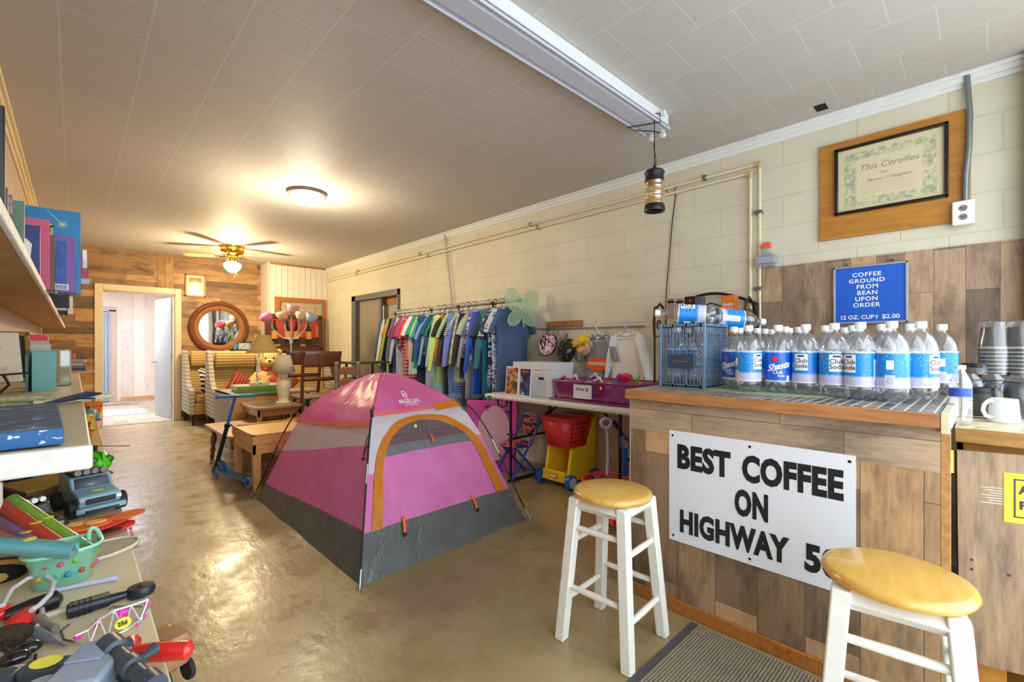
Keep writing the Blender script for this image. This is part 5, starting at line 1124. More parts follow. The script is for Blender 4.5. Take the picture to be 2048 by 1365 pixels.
GL = [ # (material, width, length, sleeve, label)
 (cloth('#4a6088'), .44, .72, .20, 'slate blue tee facing out at the near end of the clothes rail'),
 (blotch('fern_print', [(0, '#c9d2dc'), (.56, '#c9d2dc'), (.58, '#23304f')], 18), .42, .86, .2, 'long pale garment with dark fern print behind the slate blue tee'),
 (blotch('navy_zebra', [(0, '#22365c'), (.47, '#22365c'), (.5, '#c6d2de'), (.6, '#22365c')], 9), .42, .60, .24, 'navy and white zebra print top third from the near rail end'),
 (cloth('#1f6e6c'), .42, .78, .22, 'dark teal tee hanging before the zebra print top'),
 (cloth('#2f7884'), .44, .74, .50, 'blue-green long sleeved top left of the dark teal tee'),
 (cloth('#2b3f5e'), .42, .60, .22, 'navy shirt squeezed between blue-green and royal blue tops'),
 (cloth('#1c52c6'), .46, .74, .52, 'bright royal blue long sleeved top in the middle of the near half'),
 (cloth('#9db4d4'), .42, .76, .50, 'pale sky blue long sleeved top beside the royal blue one'),
 (blotch('violet_dot', [(0, '#d8d6e6'), (.45, '#4338a2'), (.56, '#cfcfe2'), (.60, '#2c2a6a')], 12), .42, .48, .40, 'violet and white patterned top with bunched sleeve'),
 (cloth('#9a9fa8'), .42, .80, .50, 'light grey hoodie on the near half of the rail'),
 (cloth('#a8b6ae'), .40, .62, .20, 'pale grey-green tee before the light grey hoodie'),
 (cloth('#23292c'), .44, .60, .48, 'black sweatshirt left of the pale grey-green tee'),
 (plaid('grey_check', '#a6aca8', '#5f6a78', '#d6d8d2', 22), .42, .62, .46, 'small grey checked shirt with long sleeves'),
 (cloth('#b4d694'), .40, .66, .22, 'mint green tee beside the grey checked shirt'),
 (stripes('navy_stripe', '#202a44', '#cfd4dc', 14), .40, .70, .2, 'navy striped polo behind the mint tee'),
 (cloth('#6b86d4'), .44, .76, .50, 'periwinkle blue sweatshirt low on the rail'),
 (cloth('#9cc182'), .42, .52, .24, 'sage green tee with a small flag patch'),
 (cloth('#2a3148'), .42, .78, .50, 'dark navy trousers-length garment beside the rust top'),
 (cloth('#b06436'), .42, .52, .46, 'rust brown top at the middle of the rail'),
 (cloth('#20201e'), .40, .44, .22, 'short black tee left of the rust brown top'),
 (cloth('#b9e07a'), .44, .66, .54, 'lime yellow long sleeved top at the middle of the rail'),
 (cloth('#a4cfd0'), .42, .82, .5, 'pale aqua long garment left of the lime yellow top'),
 (cloth('#2e8c66'), .40, .34, .2, 'short green tee left of the lime yellow top'),
 (cloth('#23507e'), .42, .40, .2, 'deep blue tee beside the short green one'),
 (cloth('#9fb3c9'), .42, .86, .5, 'long faded denim blue shirt at the middle of the rail'),
 (cloth('#6ca0cc'), .42, .50, .24, 'sky blue denim shirt left of the long faded one'),
 (cloth('#1d4f8e'), .46, .54, .46, 'royal navy jacket with two white stripes at the hem'),
 (cloth('#1a2640'), .44, .64, .46, 'dark navy jacket left of the striped hem jacket'),
 (cloth('#2a9ac2'), .40, .36, .22, 'turquoise tee left of the dark navy jacket'),
 (cloth('#a6cf6a'), .40, .42, .2, 'lime green tee below the turquoise one'),
 (cloth('#2b9a92'), .40, .56, .2, 'sea green tee left of the lime green one'),
 (cloth('#6a6cc4'), .38, .30, .2, 'violet blue tee with raspberry cuff'),
 (cloth('#dfeff2', .05), .40, .62, .2, 'icy white nightshirt in the far half of the rail'),
 (cloth('#e8806a'), .40, .46, .22, 'coral pink tee in the far half of the rail'),
 (plaid('red_plaid', '#b2564c', '#2c2226', '#dcb6a6', 7), .42, .78, .3, 'long red and black plaid shirt in the far half'),
 (stripes('grey_white_stripe', '#3d3a40', '#dcdcde', 13), .40, .40, .2, 'grey and white striped tee above the plaid shirt'),
 (cloth('#c23a78'), .40, .40, .22, 'magenta tee left of the plaid shirt'),
 (cloth('#7a3a52'), .40, .36, .22, 'maroon tee left of the magenta one'),
 (cloth('#c2bcd2'), .42, .74, .50, 'lilac grey long sleeved top in the far half'),
 (cloth('#bb4468'), .40, .70, .2, 'raspberry garment behind the lilac grey top'),
 (cloth('#54668e'), .42, .74, .46, 'dusty blue shirt near the far end of the rail'),
 (cloth('#1b1e24'), .44, .66, .48, 'black long sleeved top near the far end'),
 (cloth('#a9bc52'), .46, .76, .52, 'olive lime jacket near the far end of the rail'),
 (cloth('#c98c4c'), .38, .34, .2, 'tan orange tee behind the olive lime jacket'),
 (cloth('#1f2126'), .42, .68, .5, 'charcoal top left of the olive lime jacket'),
 (cloth('#d9cfd0', .04), .42, .70, .5, 'cream white top second from the far rail end'),
 (cloth('#3f6a8a'), .44, .58, .44, 'blue denim jacket at the far end of the rail')]
random.seed(5); hm = [M_hw, M_hw, M_hb, M_hg, M_hw, M_hk, M_hw, M_hp, M_hb]
NG = len(GL); ys = [RY0+.06+(RY1-RY0-.16)*i/(NG-1) for i in range(NG)]
HG = 'hangers along the clothes rail'; first_h = {}
for i, (m, W_, L_, sl_, lab) in enumerate(GL):
    y = ys[i]; tw = random.uniform(-.22, .22)-.28; dz = random.uniform(-.01, .01); hmat = hm[i % 9]
    if i == 0: tw = R(-8)
    hlab = hmat.name[7:]+' plastic hanger holding the '+' '.join(lab.split()[:11]); hlab = ' '.join(hlab.split()[:15])
    if hmat.name not in first_h: first_h[hmat.name] = hanger(hlab, (RX0, y, RZ0+.0), tw, hmat, HG)
    else: dup(first_h[hmat.name], (RX0, y, RZ0+.0), tw, hlab)
    L_ = min(.98, L_*1.2); W_ *= 1.06 if i else .95; sl_ *= 1.15
    t = garment('hanging_garment' if i else 'tee_shirt', lab, 'garment', m, W_, L_, sl_, .042 if i else .07, (RX0, y, RZ0-.062+dz), tw, None, seed=i*1.7, neck=.06)
    t['group'] = 'garments packed on the clothes rail'
    if 'two white stripes' in lab:
        for z in (-.47, -.50): MB().ring([[(.232*math.cos(a), .030*math.sin(a), z+dz2) for a in [2*math.pi*j/24 for j in range(24)]] for dz2 in (0, .012)], False, False).build('hem_stripe', M_lw, t)
    if 'flag patch' in lab:
        MB().box(-.21, -.17, -.03, .03, -.40, -.36).build('flag_patch', M_lr, t)
    if 'raspberry cuff' in lab:
        for s in (-1, 1): MB().tube([(s*.225, 0, -.235), (s*.232, 0, -.255)], .06, 14, flat=.4).build('cuff', cloth('#c2406c'), t)
    if 'zebra' in lab: MB().tube([(-.26, 0, -.30), (-.265, 0, -.33)], .06, 12, flat=.4).build('cuff', cloth('#1f2f50'), t)
for i, h in enumerate([o for o in bpy.data.objects if o.name.startswith('clothes_hanger') and o.get('group') == HG]): pass
# a lower row of trousers and pyjamas showing below the shirts
LOW = [('#23406c', 'navy trousers', .30), ('#5a86a8', 'jeans blue trousers', .26), ('#28609c', 'blue pyjama trousers', .28), ('#c9d6de', 'pale trousers', .24), ('#2c3344', 'dark trousers', .26), ('#c4b8a6', 'beige trousers', .22), ('#9aa6b8', 'grey blue trousers', .24)]
for i, (c, nm, w_) in enumerate(LOW):
    y = RY0+.22+i*.33
    if i in (0, 2): m = plaid('blue_gingham_%d' % i if 0 else 'blue_gingham', '#7fb0cc', '#1e3f66', '#dfeaf0', 18)
    else: m = cloth(c)
    tt = garment('hanging_trousers', nm+' hanging low under the shirts on the rail', 'trousers', m, w_, .36+.05*(i % 3), 0, .05, (RX0-.03, y+.02, .98), -.3, 'trousers under the shirts on the rail', neck=.12, seed=i, pants=True)
    tt['label'] = ['blue gingham pyjama trousers, nearest of the low row', 'jeans blue trousers second in the low row', 'blue gingham trousers third in the low row', 'pale trousers fourth in the low row', 'dark trousers fifth in the low row', 'beige trousers sixth in the low row', 'grey blue trousers at the far end of the low row'][i]
# green fairy wings hung on the near rail end
q = Vector((RX0-.02, RY0-.10, RZ0-.04)); M_net = clear('green_netting', '#bfe0b4', .02, .24, .6); M_wire = mat('mint_wire', '#a9cfa6', .5, noise=0)
fw = thing('fairy_wings', 'sheer mint green fairy wings hanging at the near rail end', 'costume wings', q); fw.rotation_euler = (0, 0, R(-6))
def wing(pts):
    n = len(pts); c = (sum(p[0] for p in pts)/n, 0, sum(p[2] for p in pts)/n)
    MB().add([c]+pts, [(0, i+1, (i+1) % n+1) for i in range(n)]).build('wing_net', M_net, fw, smooth=0, solid=.001); MB().tube(pts, .0035, 6, closed=True).build('wing_wire', M_wire, fw)
for s in (-1, 1):
    wing([(s*(.012+.092*(1-math.cos(a))+.062*math.sin(a)), 0, -.06+.09*(1-math.cos(a))-.07*math.sin(a)) for a in [2*math.pi*j/22 for j in range(22)]])
    wing([(s*(.01+.078*(1-math.cos(a))+.035*math.sin(a)), 0, -.085-.055*(1-math.cos(a))+.052*math.sin(a)) for a in [2*math.pi*j/22 for j in range(22)]])
MB().tube([(0, 0, -.06), (.0, -.01, -.12), (.02, -.01, -.20), (.035, -.01, -.22), (.02, -.01, -.23), (.005, -.01, -.2), (0, -.01, -.12)], .003, 6).build('elastic_loop', M_wire, fw)
# ---------------- under the folding table ----------------
# pink plush-edged board leaning at the table end
pa = Vector((2.70, 3.30, .0)); 
pk = thing('pink_board', 'large magenta canvas board with pale pink oval leaning under the table end', 'canvas board', (2.85, 3.31, 0)); pk.rotation_euler = (R(-12), 0, R(-58))
MB().box(-.26, .26, 0, .05, 0, .68).build('canvas', mat('magenta_canvas', '#c44aa2', .5, noise=.2, nscale=5), pk, bevel=.01)
MB().lathe([(.01, 0), (1, 0), (1, .002), (.01, .002)], n=48, sx=.165, sy=.27, M=T(.03, -.001, .36) @ RX(R(90))).build('oval', mat('pale_pink_print', '#cfa8b8', .5, noise=.03), pk)
for (x, z) in ((-.04, .62), (.20, .36), (.06, .10), (.17, .58)):
    MB().sphere((x-.018, -.004, z), (.016, .003, .011), 10, 6).sphere((x+.018, -.004, z), (.016, .003, .011), 10, 6).sphere((x, -.004, z), (.006, .004, .006), 8, 6).tube([(x, -.004, z), (x-.012, -.004, z-.05)], .002, 6).tube([(x, -.004, z), (x+.012, -.004, z-.05)], .002, 6).build('bow_print', mat('plum_print', '#5b1f4a', .5, noise=0), pk)
# two pop-up hampers
for i, (X, Y, lab, cc) in enumerate(((2.60, 3.98, 'pop-up mesh hamper with yellow print panel, nearer the clothes rail post', '#d9c07e'), (2.80, 3.86, 'pale blue pop-up hamper behind the pink board', '#9dc0d6'))):
    hp = thing('popup_hamper', lab, 'hamper', (X, Y, 0), R(-25), 'pop-up hampers under the rail')
    def rr_(w, h, n=28): return [(w*math.copysign(abs(math.cos(a))**.55, math.cos(a)), h/2+h/2*math.copysign(abs(math.sin(a))**.55, math.sin(a))) for a in [2*math.pi*j/n for j in range(n)]]
    pr = rr_(.15, .60)
    for y in (-.15, .15):
        MB().prism(pr, .004, M=T(0, y, .0)).build('end_panel', mat('hamper_%s' % cc[1:], cc, .6, noise=.15, nscale=8), hp)
        MB().tube([(x, y, z) for x, z in pr], .011, 8, closed=True).build('panel_edge', mat('hamper_edge_blue', '#7eb0cf', .5, noise=0), hp)
    MB().ring([[(x*.98, y, z*.98+.006) for x, z in pr] for y in (-.148, .148)], False, False).build('side_net', clear('hamper_net', '#b8cfe0', .03, .5, .6), hp, smooth=60)
# blue folding child's chair
M_bl2 = mat('royal_blue_paint', '#2347b8', .3, noise=.03)
kc = thing('childs_folding_chair', 'small blue folding chair with printed padded seat beside the toy trolley', 'chair', (2.93, 2.98, 0), R(-98))
SW = .13
for s in (-1, 1):
    MB().tube([(s*SW, -.17, .01), (s*SW, .10, .42), (s*SW*.96, .14, .50), (s*SW*.8, .155, .555)], .0105, 10).build('back_leg_tube', M_bl2, kc)
    MB().tube([(s*SW*.86, .17, .01), (s*SW*.86, -.11, .30)], .0105, 10).build('front_leg_tube', M_bl2, kc)
MB().tube([(-SW*.8, .155, .555), (0, .16, .57), (SW*.8, .155, .555)], .0085, 8).build('top_rail', M_bl2, kc)
for y, z in ((-.13, .07), (.14, .05)): MB().tube([(-SW*.95, y, z), (SW*.95, y, z)], .006, 8).build('stretcher', M_bl2, kc)
pr_ = blotch('chair_print', [(0, '#2a3358'), (.47, '#d2602e'), (.6, '#39406a'), (.68, '#cfc9a4')], 9)
MB().lathe([(.01, 0), (.135, 0), (.145, .009), (.135, .018), (.01, .02)], n=32, sx=1, sy=1.0, c=(0, -.02, .30)).build('seat_pad', pr_, kc, smooth=60)
MB().lathe([(.136, -.004), (.147, .0), (.147, .008)], n=32, c=(0, -.02, .30), cap=False).build('seat_rim', M_bl2, kc)
MB().lathe([(.01, 0), (.095, 0), (.105, .008), (.095, .016), (.01, .016)], n=30, M=T(0, .145, .47) @ RX(R(80)), sx=1.05, sy=.92).build('backrest_pad', pr_, kc, smooth=60)
# toy shopping trolley
M_rp = mat('toy_red', '#f04448', .35, noise=.03); M_yp = mat('toy_yellow', '#f2d62a', .35, noise=.03); M_bp = mat('toy_blue', '#1f62c0', .35, noise=.03)
tc_ = thing('toy_trolley', 'red and yellow toy shopping trolley under the folding table', 'toy trolley', (3.10, 2.44, 0), R(-78))
# local: x along length (front = -x), y width
def taper(mb, x0, x1, y, z0, z1, k): 
    cx = (x0+x1)/2; mb.ring([[(cx+(x0-cx)*k, -y*k, z0), (cx+(x1-cx)*k, -y*k, z0), (cx+(x1-cx)*k, y*k, z0), (cx+(x0-cx)*k, y*k, z0)], [(x0, -y, z1), (x1, -y, z1), (x1, y, z1), (x0, y, z1)]], False, False); return mb
tc_.location = (3.15, 2.57, 0); tc_.rotation_euler = (0, 0, R(0))
bk = taper(MB(), -.19, .16, .135, .335, .575, .76); bk.box(-.145, .12, -.10, .10, .33, .338); bk = bk.build('basket', M_rp, tc_, bevel=.0, solid=.006)
MB().box(-.215, .185, -.16, .16, .572, .592).build('basket_rim', M_rp, tc_, bevel=.009)
MB().box(-.19, -.02, -.12, .12, .592, .600).build('fold_seat', mat('lilac_plastic', '#b4b0cf', .4, noise=0), tc_, bevel=.003) if 0 else MB().box(-.00, .17, -.12, .12, .592, .600).build('fold_seat', mat('lilac_plastic', '#b4b0cf', .4, noise=0), tc_, bevel=.003)
for i in range(3):
    for j in range(2): MB().box(.02+.05*i, .045+.05*i, -.08+.09*j, -.02+.09*j, .6, .6015).build('seat_slot', mat('slot_red', '#8c1f22', .5, noise=0), tc_)
for j in range(5):
    for i in range(4):
        z = .37+.038*j; x = -.10+.055*i; k = .76+.24*(z-.335)/.24; y = -.135*k-.0045; MB().box(x-.013, x+.013, y, y+.004, z, z+.024).build('basket_hole', mat('slot_dark', '#5c1416', .6, noise=0), tc_)
for s in (-1, 1):
    o = MB(); o.prism([(-.20, .05), (.19, .05), (.20, .10), (.235, .60), (.20, .60), (.10, .33), (-.12, .33), (-.155, .14)], .03, M=T(0, s*.125-.015, 0)); o.build('side_frame', M_yp, tc_, bevel=.006)
MB().box(-.19, .18, -.125, .125, .05, .09).build('lower_tray', M_yp, tc_, bevel=.006)
MB().box(-.20, -.18, -.125, .125, .05, .14).build('front_apron', M_yp, tc_, bevel=.005)
MB().tube([(.215, -.125, .60), (.25, -.12, .66), (.26, -.07, .685), (.26, .07, .685), (.25, .12, .66), (.215, .125, .60)], .017, 10).build('push_handle', M_yp, tc_)
for x, y in ((-.17, -.165), (-.17, .165), (.16, -.165), (.16, .165)):
    s = 1 if y > 0 else -1
    wl = MB().cyl((x, y-.022, .062), (x, y+.022, .062), .062, 26).build('wheel', M_bp, tc_, bevel=.006)
    MB().cyl((x, y+s*.018, .062), (x, y+s*.026, .062), .044, 22).build('hub', mat('hub_pale', '#cfe0e0', .4, noise=0), wl)
bd = MB().cb((-.203, 0, .095), (.006, .085, .035)).build('badge', mat('badge_red', '#b5302c', .4, noise=0), tc_, bevel=.004)
MB().cb((-.2065, 0, .095), (.004, .07, .022)).build('badge_plate', M_lw, bd, bevel=.003)
# round red basket and pull wagon
rb = thing('round_basket', 'round red lattice basket on the floor behind the near stool seat', 'basket', (2.83, 1.93, 0))
o = MB()
for i in range(30):
    a = 2*math.pi*i/30; o.tube([(.14*math.cos(a), .14*math.sin(a), .01), (.185*math.cos(a), .185*math.sin(a), .21)], .0055, 6)
for z, r_ in ((.01, .14), (.06, .152), (.11, .163), (.16, .175)): o.tube([(r_*math.cos(a), r_*math.sin(a), z) for a in [2*math.pi*j/30 for j in range(30)]], .006, 6, closed=True)
o.build('lattice_wall', M_rp, rb)
MB().tube([(.19*math.cos(a), .19*math.sin(a), .215) for a in [2*math.pi*j/36 for j in range(36)]], .011, 8, closed=True).build('basket_rim', M_rp, rb)
MB().lathe([(.004, .004), (.14, .004), (.14, .01), (.004, .01)], n=30).build('basket_base', M_rp, rb)
wg = thing('pull_wagon', 'low red toy wagon with blue rail by the counter end', 'wagon', (2.66, 1.62, 0), R(-30))
MB().box(-.20, .20, -.12, .12, .07, .08).box(-.20, .20, -.12, -.105, .08, .155).box(-.20, .20, .105, .12, .08, .155).box(-.20, -.185, -.12, .12, .08, .155).box(.185, .20, -.12, .12, .08, .155).build('wagon_bed', M_rp, wg, bevel=.005)
MB().tube([(-.205, -.125, .205), (.205, -.125, .205), (.205, .125, .205), (-.205, .125, .205)], .010, 8, closed=True).build('wagon_rail', M_bp, wg)
for x in (-.2, .2):
    for y in (-.12, .12): MB().cyl((x, y, .15), (x, y, .205), .007, 8).build('rail_post', M_bp, wg)
for x in (-.13, .13):
    for y in (-.135, .135): MB().cyl((x, y-.012, .045), (x, y+.012, .045), .045, 20).build('wheel', M_blk, wg, bevel=.004)
def stick(name, label, px, pyt, pyb, t0, m, ring_=True, wv=.03):
    b = atd(px, pyb, t0); b.z = max(b.z, .01); hgt = (HC+(CYP-pyt)/F*t0)-b.z; w = thing(name, label, 'handle', b, -YAW)
    MB().tube([(0, 0, 0), (.006, 0, hgt*.35), (.002, 0, hgt*.7), (-.01, 0, hgt-.05)], [wv*.95, wv*.85, wv*.75, wv*.65], 12, flat=.5).build('shaft', m, w, smooth=60)
    MB().tube([(-.01+.036*math.cos(a), 0, hgt-.018+.034*math.sin(a)) for a in [2*math.pi*j/16 for j in range(16)]], .013, 8, closed=True).build('grip_ring', m, w)
    return w
stick('pull_stick', 'lilac plastic pull handle with ring grip rising from the wagon', 1215, 842, 950, 3.28, mat('lilac_handle', '#b3afd0', .35, noise=.03))
b = atd(1250, 953, 3.12); w_ = thing('toy_spade', 'blue plastic D-grip spade handle standing against the counter end', 'toy spade', (b.x, b.y, max(.0, b.z)), -YAW)
hh_ = (HC+(CYP-873)/F*3.12)-w_.location.z
MB().box(-.018, .018, -.01, .01, 0, hh_-.08).build('shaft', M_bp, w_, bevel=.004)
MB().tube([(-.004, 0, hh_-.09), (-.028, 0, hh_-.07), (-.028, 0, hh_-.015), (-.01, 0, hh_), (.028, 0, hh_), (.028, 0, hh_-.06), (.004, 0, hh_-.09)], .008, 8).build('d_grip', M_bp, w_)
# grey drawer tower and cream appliance things at rack foot
q = atd(908, 820, 4.9); bs = thing('bag_pile', 'crumpled grey and white plastic bags on the floor by the rail posts', 'bags', (3.05, 4.1, 0))
o = MB(); o.sphere((0, 0, .16), (.2, .25, .17), 20, 12)
o.v = [v*(1+.12*math.sin(v.x*40+v.y*31)*math.sin(v.z*37)) for v in o.v]; o.build('bag_bundle', clear('bag_film', '#c9ced2', .2, .55, .2), bs, smooth=30)
# ---------------- seating corner at the back ----------------
def m_uph(name, a, b, c, sc):
    m, t, bb = nt(name); tc = t.nodes.new('ShaderNodeTexCoord'); wv = t.nodes.new('ShaderNodeTexWave'); wv.bands_direction = 'Z'; wv.inputs['Scale'].default_value = sc; wv.inputs['Distortion'].default_value = .7; wv.inputs['Detail'].default_value = 2
    t.links.new(tc.outputs['Object'], wv.inputs[0]); r = ramp(t, [(.05, a), (.4, b), (.9, c)]); t.links.new(wv.outputs['Fac'], r.inputs[0]); g = noise(t, tc.outputs['Object'], 5, 3)
    x = mixc(t, r.outputs[0], g, .18, 'OVERLAY'); t.links.new(x, bb.inputs['Base Color']); bb.inputs['Roughness'].default_value = .85; bumpn(t, bb, wv.outputs['Fac'], .3, .01); return m
M_str = m_uph('striped_upholstery', '#9c7c4c', '#bd9c5e', '#c8aa6c', 7.5)
M_grid = m_uph('checked_upholstery', '#8c8478', '#a89e90', '#b3a998', 5.5)
M_dleg = mat('dark_leg', '#241d1a', .4)
def armchair(label, x0, x1, y0, y1, group, h=1.13, roll=True, kind='armchair', cat='armchair'):
    cx, cy = (x0+x1)/2, (y0+y1)/2; t = thing(kind, label, cat, (cx, cy, 0), 0, group); w = (x1-x0)/2; d = (y1-y0)/2
    for s in (-1, 1):
        pr = [(-d, .16), (-d, .52), (-d+.06, .555), (-d+.26, .60), (-d+.38, .72), (-d+.46, .92), (d-.16, h), (d-.03, h+.01), (d, .16)]
        M = T(s*w-(.0 if s < 0 else .07), 0, 0) @ RZ(R(90))
        o = MB(); n = len(pr); o.add([(s*w+(0 if s < 0 else -.07), y, z) for y, z in pr]+[(s*w+(.07 if s < 0 else 0), y, z) for y, z in pr], [tuple(range(n)), tuple(range(2*n-1, n-1, -1))]+[(j, (j+1) % n, (j+1) % n+n, j+n) for j in range(n)])
        o.build('wing_side', M_grid, t, bevel=.012)
    MB().box(-w+.07, w-.07, -d, d-.02, .16, .34).build('seat_base', M_str, t, bevel=.015)
    MB().box(-w+.075, w-.075, -d-.01, d-.20, .34, .46).build('seat_cushion', M_str, t, bevel=.04, seg=3)
    MB().ring([[(-w+.07, d-.24, .44), (w-.07, d-.24, .44), (w-.07, d, .44), (-w+.07, d, .44)], [(-w+.07, d-.16, h-.02), (w-.07, d-.16, h-.02), (w-.07, d, h-.02), (-w+.07, d, h-.02)]]).build('backrest', M_str, t, bevel=.03, seg=3)
    if roll: MB().ring([[(-w+.085, d-.22-.05*math.cos(a)-.02, h-.13+.13*math.sin(a)) for a in [2*math.pi*j/20 for j in range(20)]], [(w-.085, d-.22-.05*math.cos(a)-.02, h-.13+.13*math.sin(a)) for a in [2*math.pi*j/20 for j in range(20)]]]).build('head_roll', M_str, t, smooth=60, bevel=.02)
    for sx in (-1, 1):
        for sy in (-1, 1): MB().ring([[(sx*(w-.05)+a*.018, sy*(d-.05)+b*.018, 0) for a, b in ((-1, -1), (1, -1), (1, 1), (-1, 1))], [(sx*(w-.05)+a*.027, sy*(d-.05)+b*.027, .17) for a, b in ((-1, -1), (1, -1), (1, 1), (-1, 1))]]).build('leg', M_dleg, t)
    return t
armchair('striped wing armchair at the far left against the board wall', 1.24, 1.90, 8.28, 9.02, 'striped wing armchairs')
armchair('striped wing armchair in front, holding the red checked pillow', 1.42, 2.12, 7.5, 8.2, 'striped wing armchairs')
armchair('striped wing sofa behind the teddy bear and wooden chairs', 2.17, 3.30, 7.72, 8.47, None, 1.10, False, 'sofa', 'sofa')
def pillow(label, p, s, rot, m, th=.12):
    t = MB(); n = 14
    def f(sgn):
        return lambda u, v: ((u-.5)*s*(1-.06*math.sin(math.pi*v)*0-.05*math.sin(v*math.pi)), sgn*th/2*(max(0, math.sin(math.pi*u)*math.sin(math.pi*v)))**.55, (v-.5)*s*(1-.05*math.sin(u*math.pi)))
    t.grid(f(1), n, n).grid(f(-1), n, n); KEEP_ORIGIN[0] = True; o = t.build('pillow', m, smooth=80); KEEP_ORIGIN[0] = False; o.location = p; o.rotation_euler = rot
    return tag(o, label, 'pillow')
M_zeb = stripes('zebra_fabric', '#20181c', '#d9d4ce', 9, 'DIAGONAL'); M_chk = plaid('red_check_fabric', '#d2503a', '#33191a', '#33191a', 7); M_pl2 = plaid('red_tartan_fabric', '#c8402f', '#3d2622', '#d9883a', 11)
pillow('zebra striped pillow standing on the far left armchair', Vector((1.56, 8.50, .66)), .40, (R(-14), R(4), R(30)), M_zeb)
pillow('red and black checked pillow tilted on the front armchair', Vector((1.80, 7.80, .60)), .35, (R(-15), R(35), R(10)), M_chk)
pillow('red tartan pillow at the foot of the teddy bear', Vector((2.42, 7.78, .66)), .38, (R(-25), R(48), R(-5)), M_pl2)
# teddy bear
M_bear = mat('honey_plush', '#e2b675', .95, noise=.12, nscale=40, bump=.5); M_bear2 = mat('cream_plush', '#e6cc9c', .95, noise=.08, nscale=40, bump=.4)
tb = thing('teddy_bear', 'large honey coloured teddy bear with red ribbon sitting on the striped sofa', 'teddy bear', (2.24, 7.92, .36), R(-16))
bd = MB(); bd.sphere((0, 0, .26), (.19, .155, .25), 26, 18)
bd.tube([(-.14, -.02, .40), (-.24, -.09, .28), (-.27, -.17, .15), (-.24, -.21, .06)], [.075, .075, .07, .055], 16).tube([(.14, -.02, .40), (.22, -.12, .28), (.22, -.20, .18), (.18, -.23, .12)], [.075, .075, .07, .055], 16)
bd.tube([(-.10, -.06, .07), (-.16, -.22, .06), (-.19, -.34, .05)], [.095, .09, .08], 16).tube([(.10, -.06, .07), (.16, -.22, .06), (.20, -.34, .05)], [.095, .09, .08], 16)
bd.sphere((0, -.02, .62), (.155, .14, .145), 26, 18).sphere((-.24, -.21, .05), (.055, .055, .055), 14, 10).sphere((.18, -.24, .10), (.055, .055, .055), 14, 10).sphere((-.19, -.36, .06), (.08, .06, .10), 14, 10).sphere((.20, -.36, .06), (.08, .06, .10), 14, 10)
b = bd.build('bear_body', M_bear, tb, smooth=70)
q = b.modifiers.new('remesh', 'REMESH'); q.mode = 'VOXEL'; q.voxel_size = .014; q.use_smooth_shade = True; q = b.modifiers.new('sm', 'SMOOTH'); q.iterations = 6
for s in (-1, 1):
    MB().sphere((s*.125, .0, .745), (.055, .028, .055), 16, 10).build('ear', M_bear, tb, smooth=70); MB().sphere((s*.055, -.145, .655), (.014, .010, .014), 10, 8).build('eye', M_blk, tb)
mz = MB().sphere((0, -.155, .59), (.065, .055, .05), 18, 12).build('muzzle', M_bear2, tb, smooth=70); MB().sphere((0, -.212, .612), (.024, .014, .016), 12, 8).build('nose', mat('brown_nose', '#4a3020', .4, noise=0), mz)
MB().tube([(.105*math.cos(a), -.02+.10*math.sin(a), .49) for a in [2*math.pi*j/20 for j in range(20)]], .014, 8, closed=True).sphere((-.04, -.145, .485), (.035, .015, .025), 10, 8).sphere((.04, -.145, .485), (.035, .015, .025), 10, 8).build('ribbon', mat('red_ribbon', '#c23a30', .5, noise=.05), tb)
# wine bottle painting leaning behind the sofa
PYY = 8.52
a = aty(530, 627, PYY); bq = aty(645, 703, PYY); pw = bq.x-a.x; ph = a.z-bq.z
pt = thing('wine_painting', 'wide dark framed painting of wine bottles and a glass above the sofa', 'painting', ((a.x+bq.x)/2, PYY, bq.z)); pt.rotation_euler = (R(-3), 0, 0)
f = MB(); fw_ = .075
for (x0, x1, z0, z1) in ((-pw/2, pw/2, 0, fw_), (-pw/2, pw/2, ph-fw_, ph), (-pw/2, -pw/2+fw_, 0, ph), (pw/2-fw_, pw/2, 0, ph)): f.box(x0, x1, -.03, .01, z0, z1)
f.build('frame', mat('dark_walnut_frame', '#4b3424', .4, noise=.1), pt, bevel=.006)
MB().box(-pw/2+fw_, pw/2-fw_, -.002, .004, ph*.38, ph-fw_).build('red_ground', mat('painted_red', '#a23a22', .6, noise=.15), pt); MB().box(-pw/2+fw_, pw/2-fw_, -.002, .004, fw_, ph*.38).build('dark_ground', mat('painted_brown', '#3a261c', .6, noise=.1), pt)
M_pb = mat('painted_bottle_dark', '#1f1712', .5, noise=.05); M_pla = mat('painted_label', '#c08c3c', .6, noise=.15)
for x in (-.33, -.12, .03, .24):
    MB().prism([(x-.05, ph*.22), (x+.05, ph*.22), (x+.05, ph*.60), (x+.018, ph*.70), (x+.018, ph*.84), (x-.018, ph*.84), (x-.018, ph*.70), (x-.05, ph*.60)], .002, M=T(0, -.005, 0)).build('painted_bottle', M_pb, pt); MB().box(x-.045, x+.045, -.0065, -.005, ph*.34, ph*.55).build('painted_label', M_pla, pt)
MB().prism([(.42+.055*math.cos(a_), ph*.55+.11*math.sin(a_)) for a_ in [math.pi+math.pi*j/14 for j in range(15)]]+[(.46, ph*.72), (.38, ph*.72)], .002, M=T(0, -.005, 0)).box(.415, .425, -.006, -.004, ph*.2, ph*.45).box(.38, .46, -.006, -.004, ph*.19, ph*.21).build('painted_glass', mat('painted_glass', '#c4653c', .5, noise=.2), pt)
for x in (-.28, .14): MB().box(x-.04, x+.04, -.006, -.004, ph*.15, ph*.19).build('painted_cork', M_pla, pt)
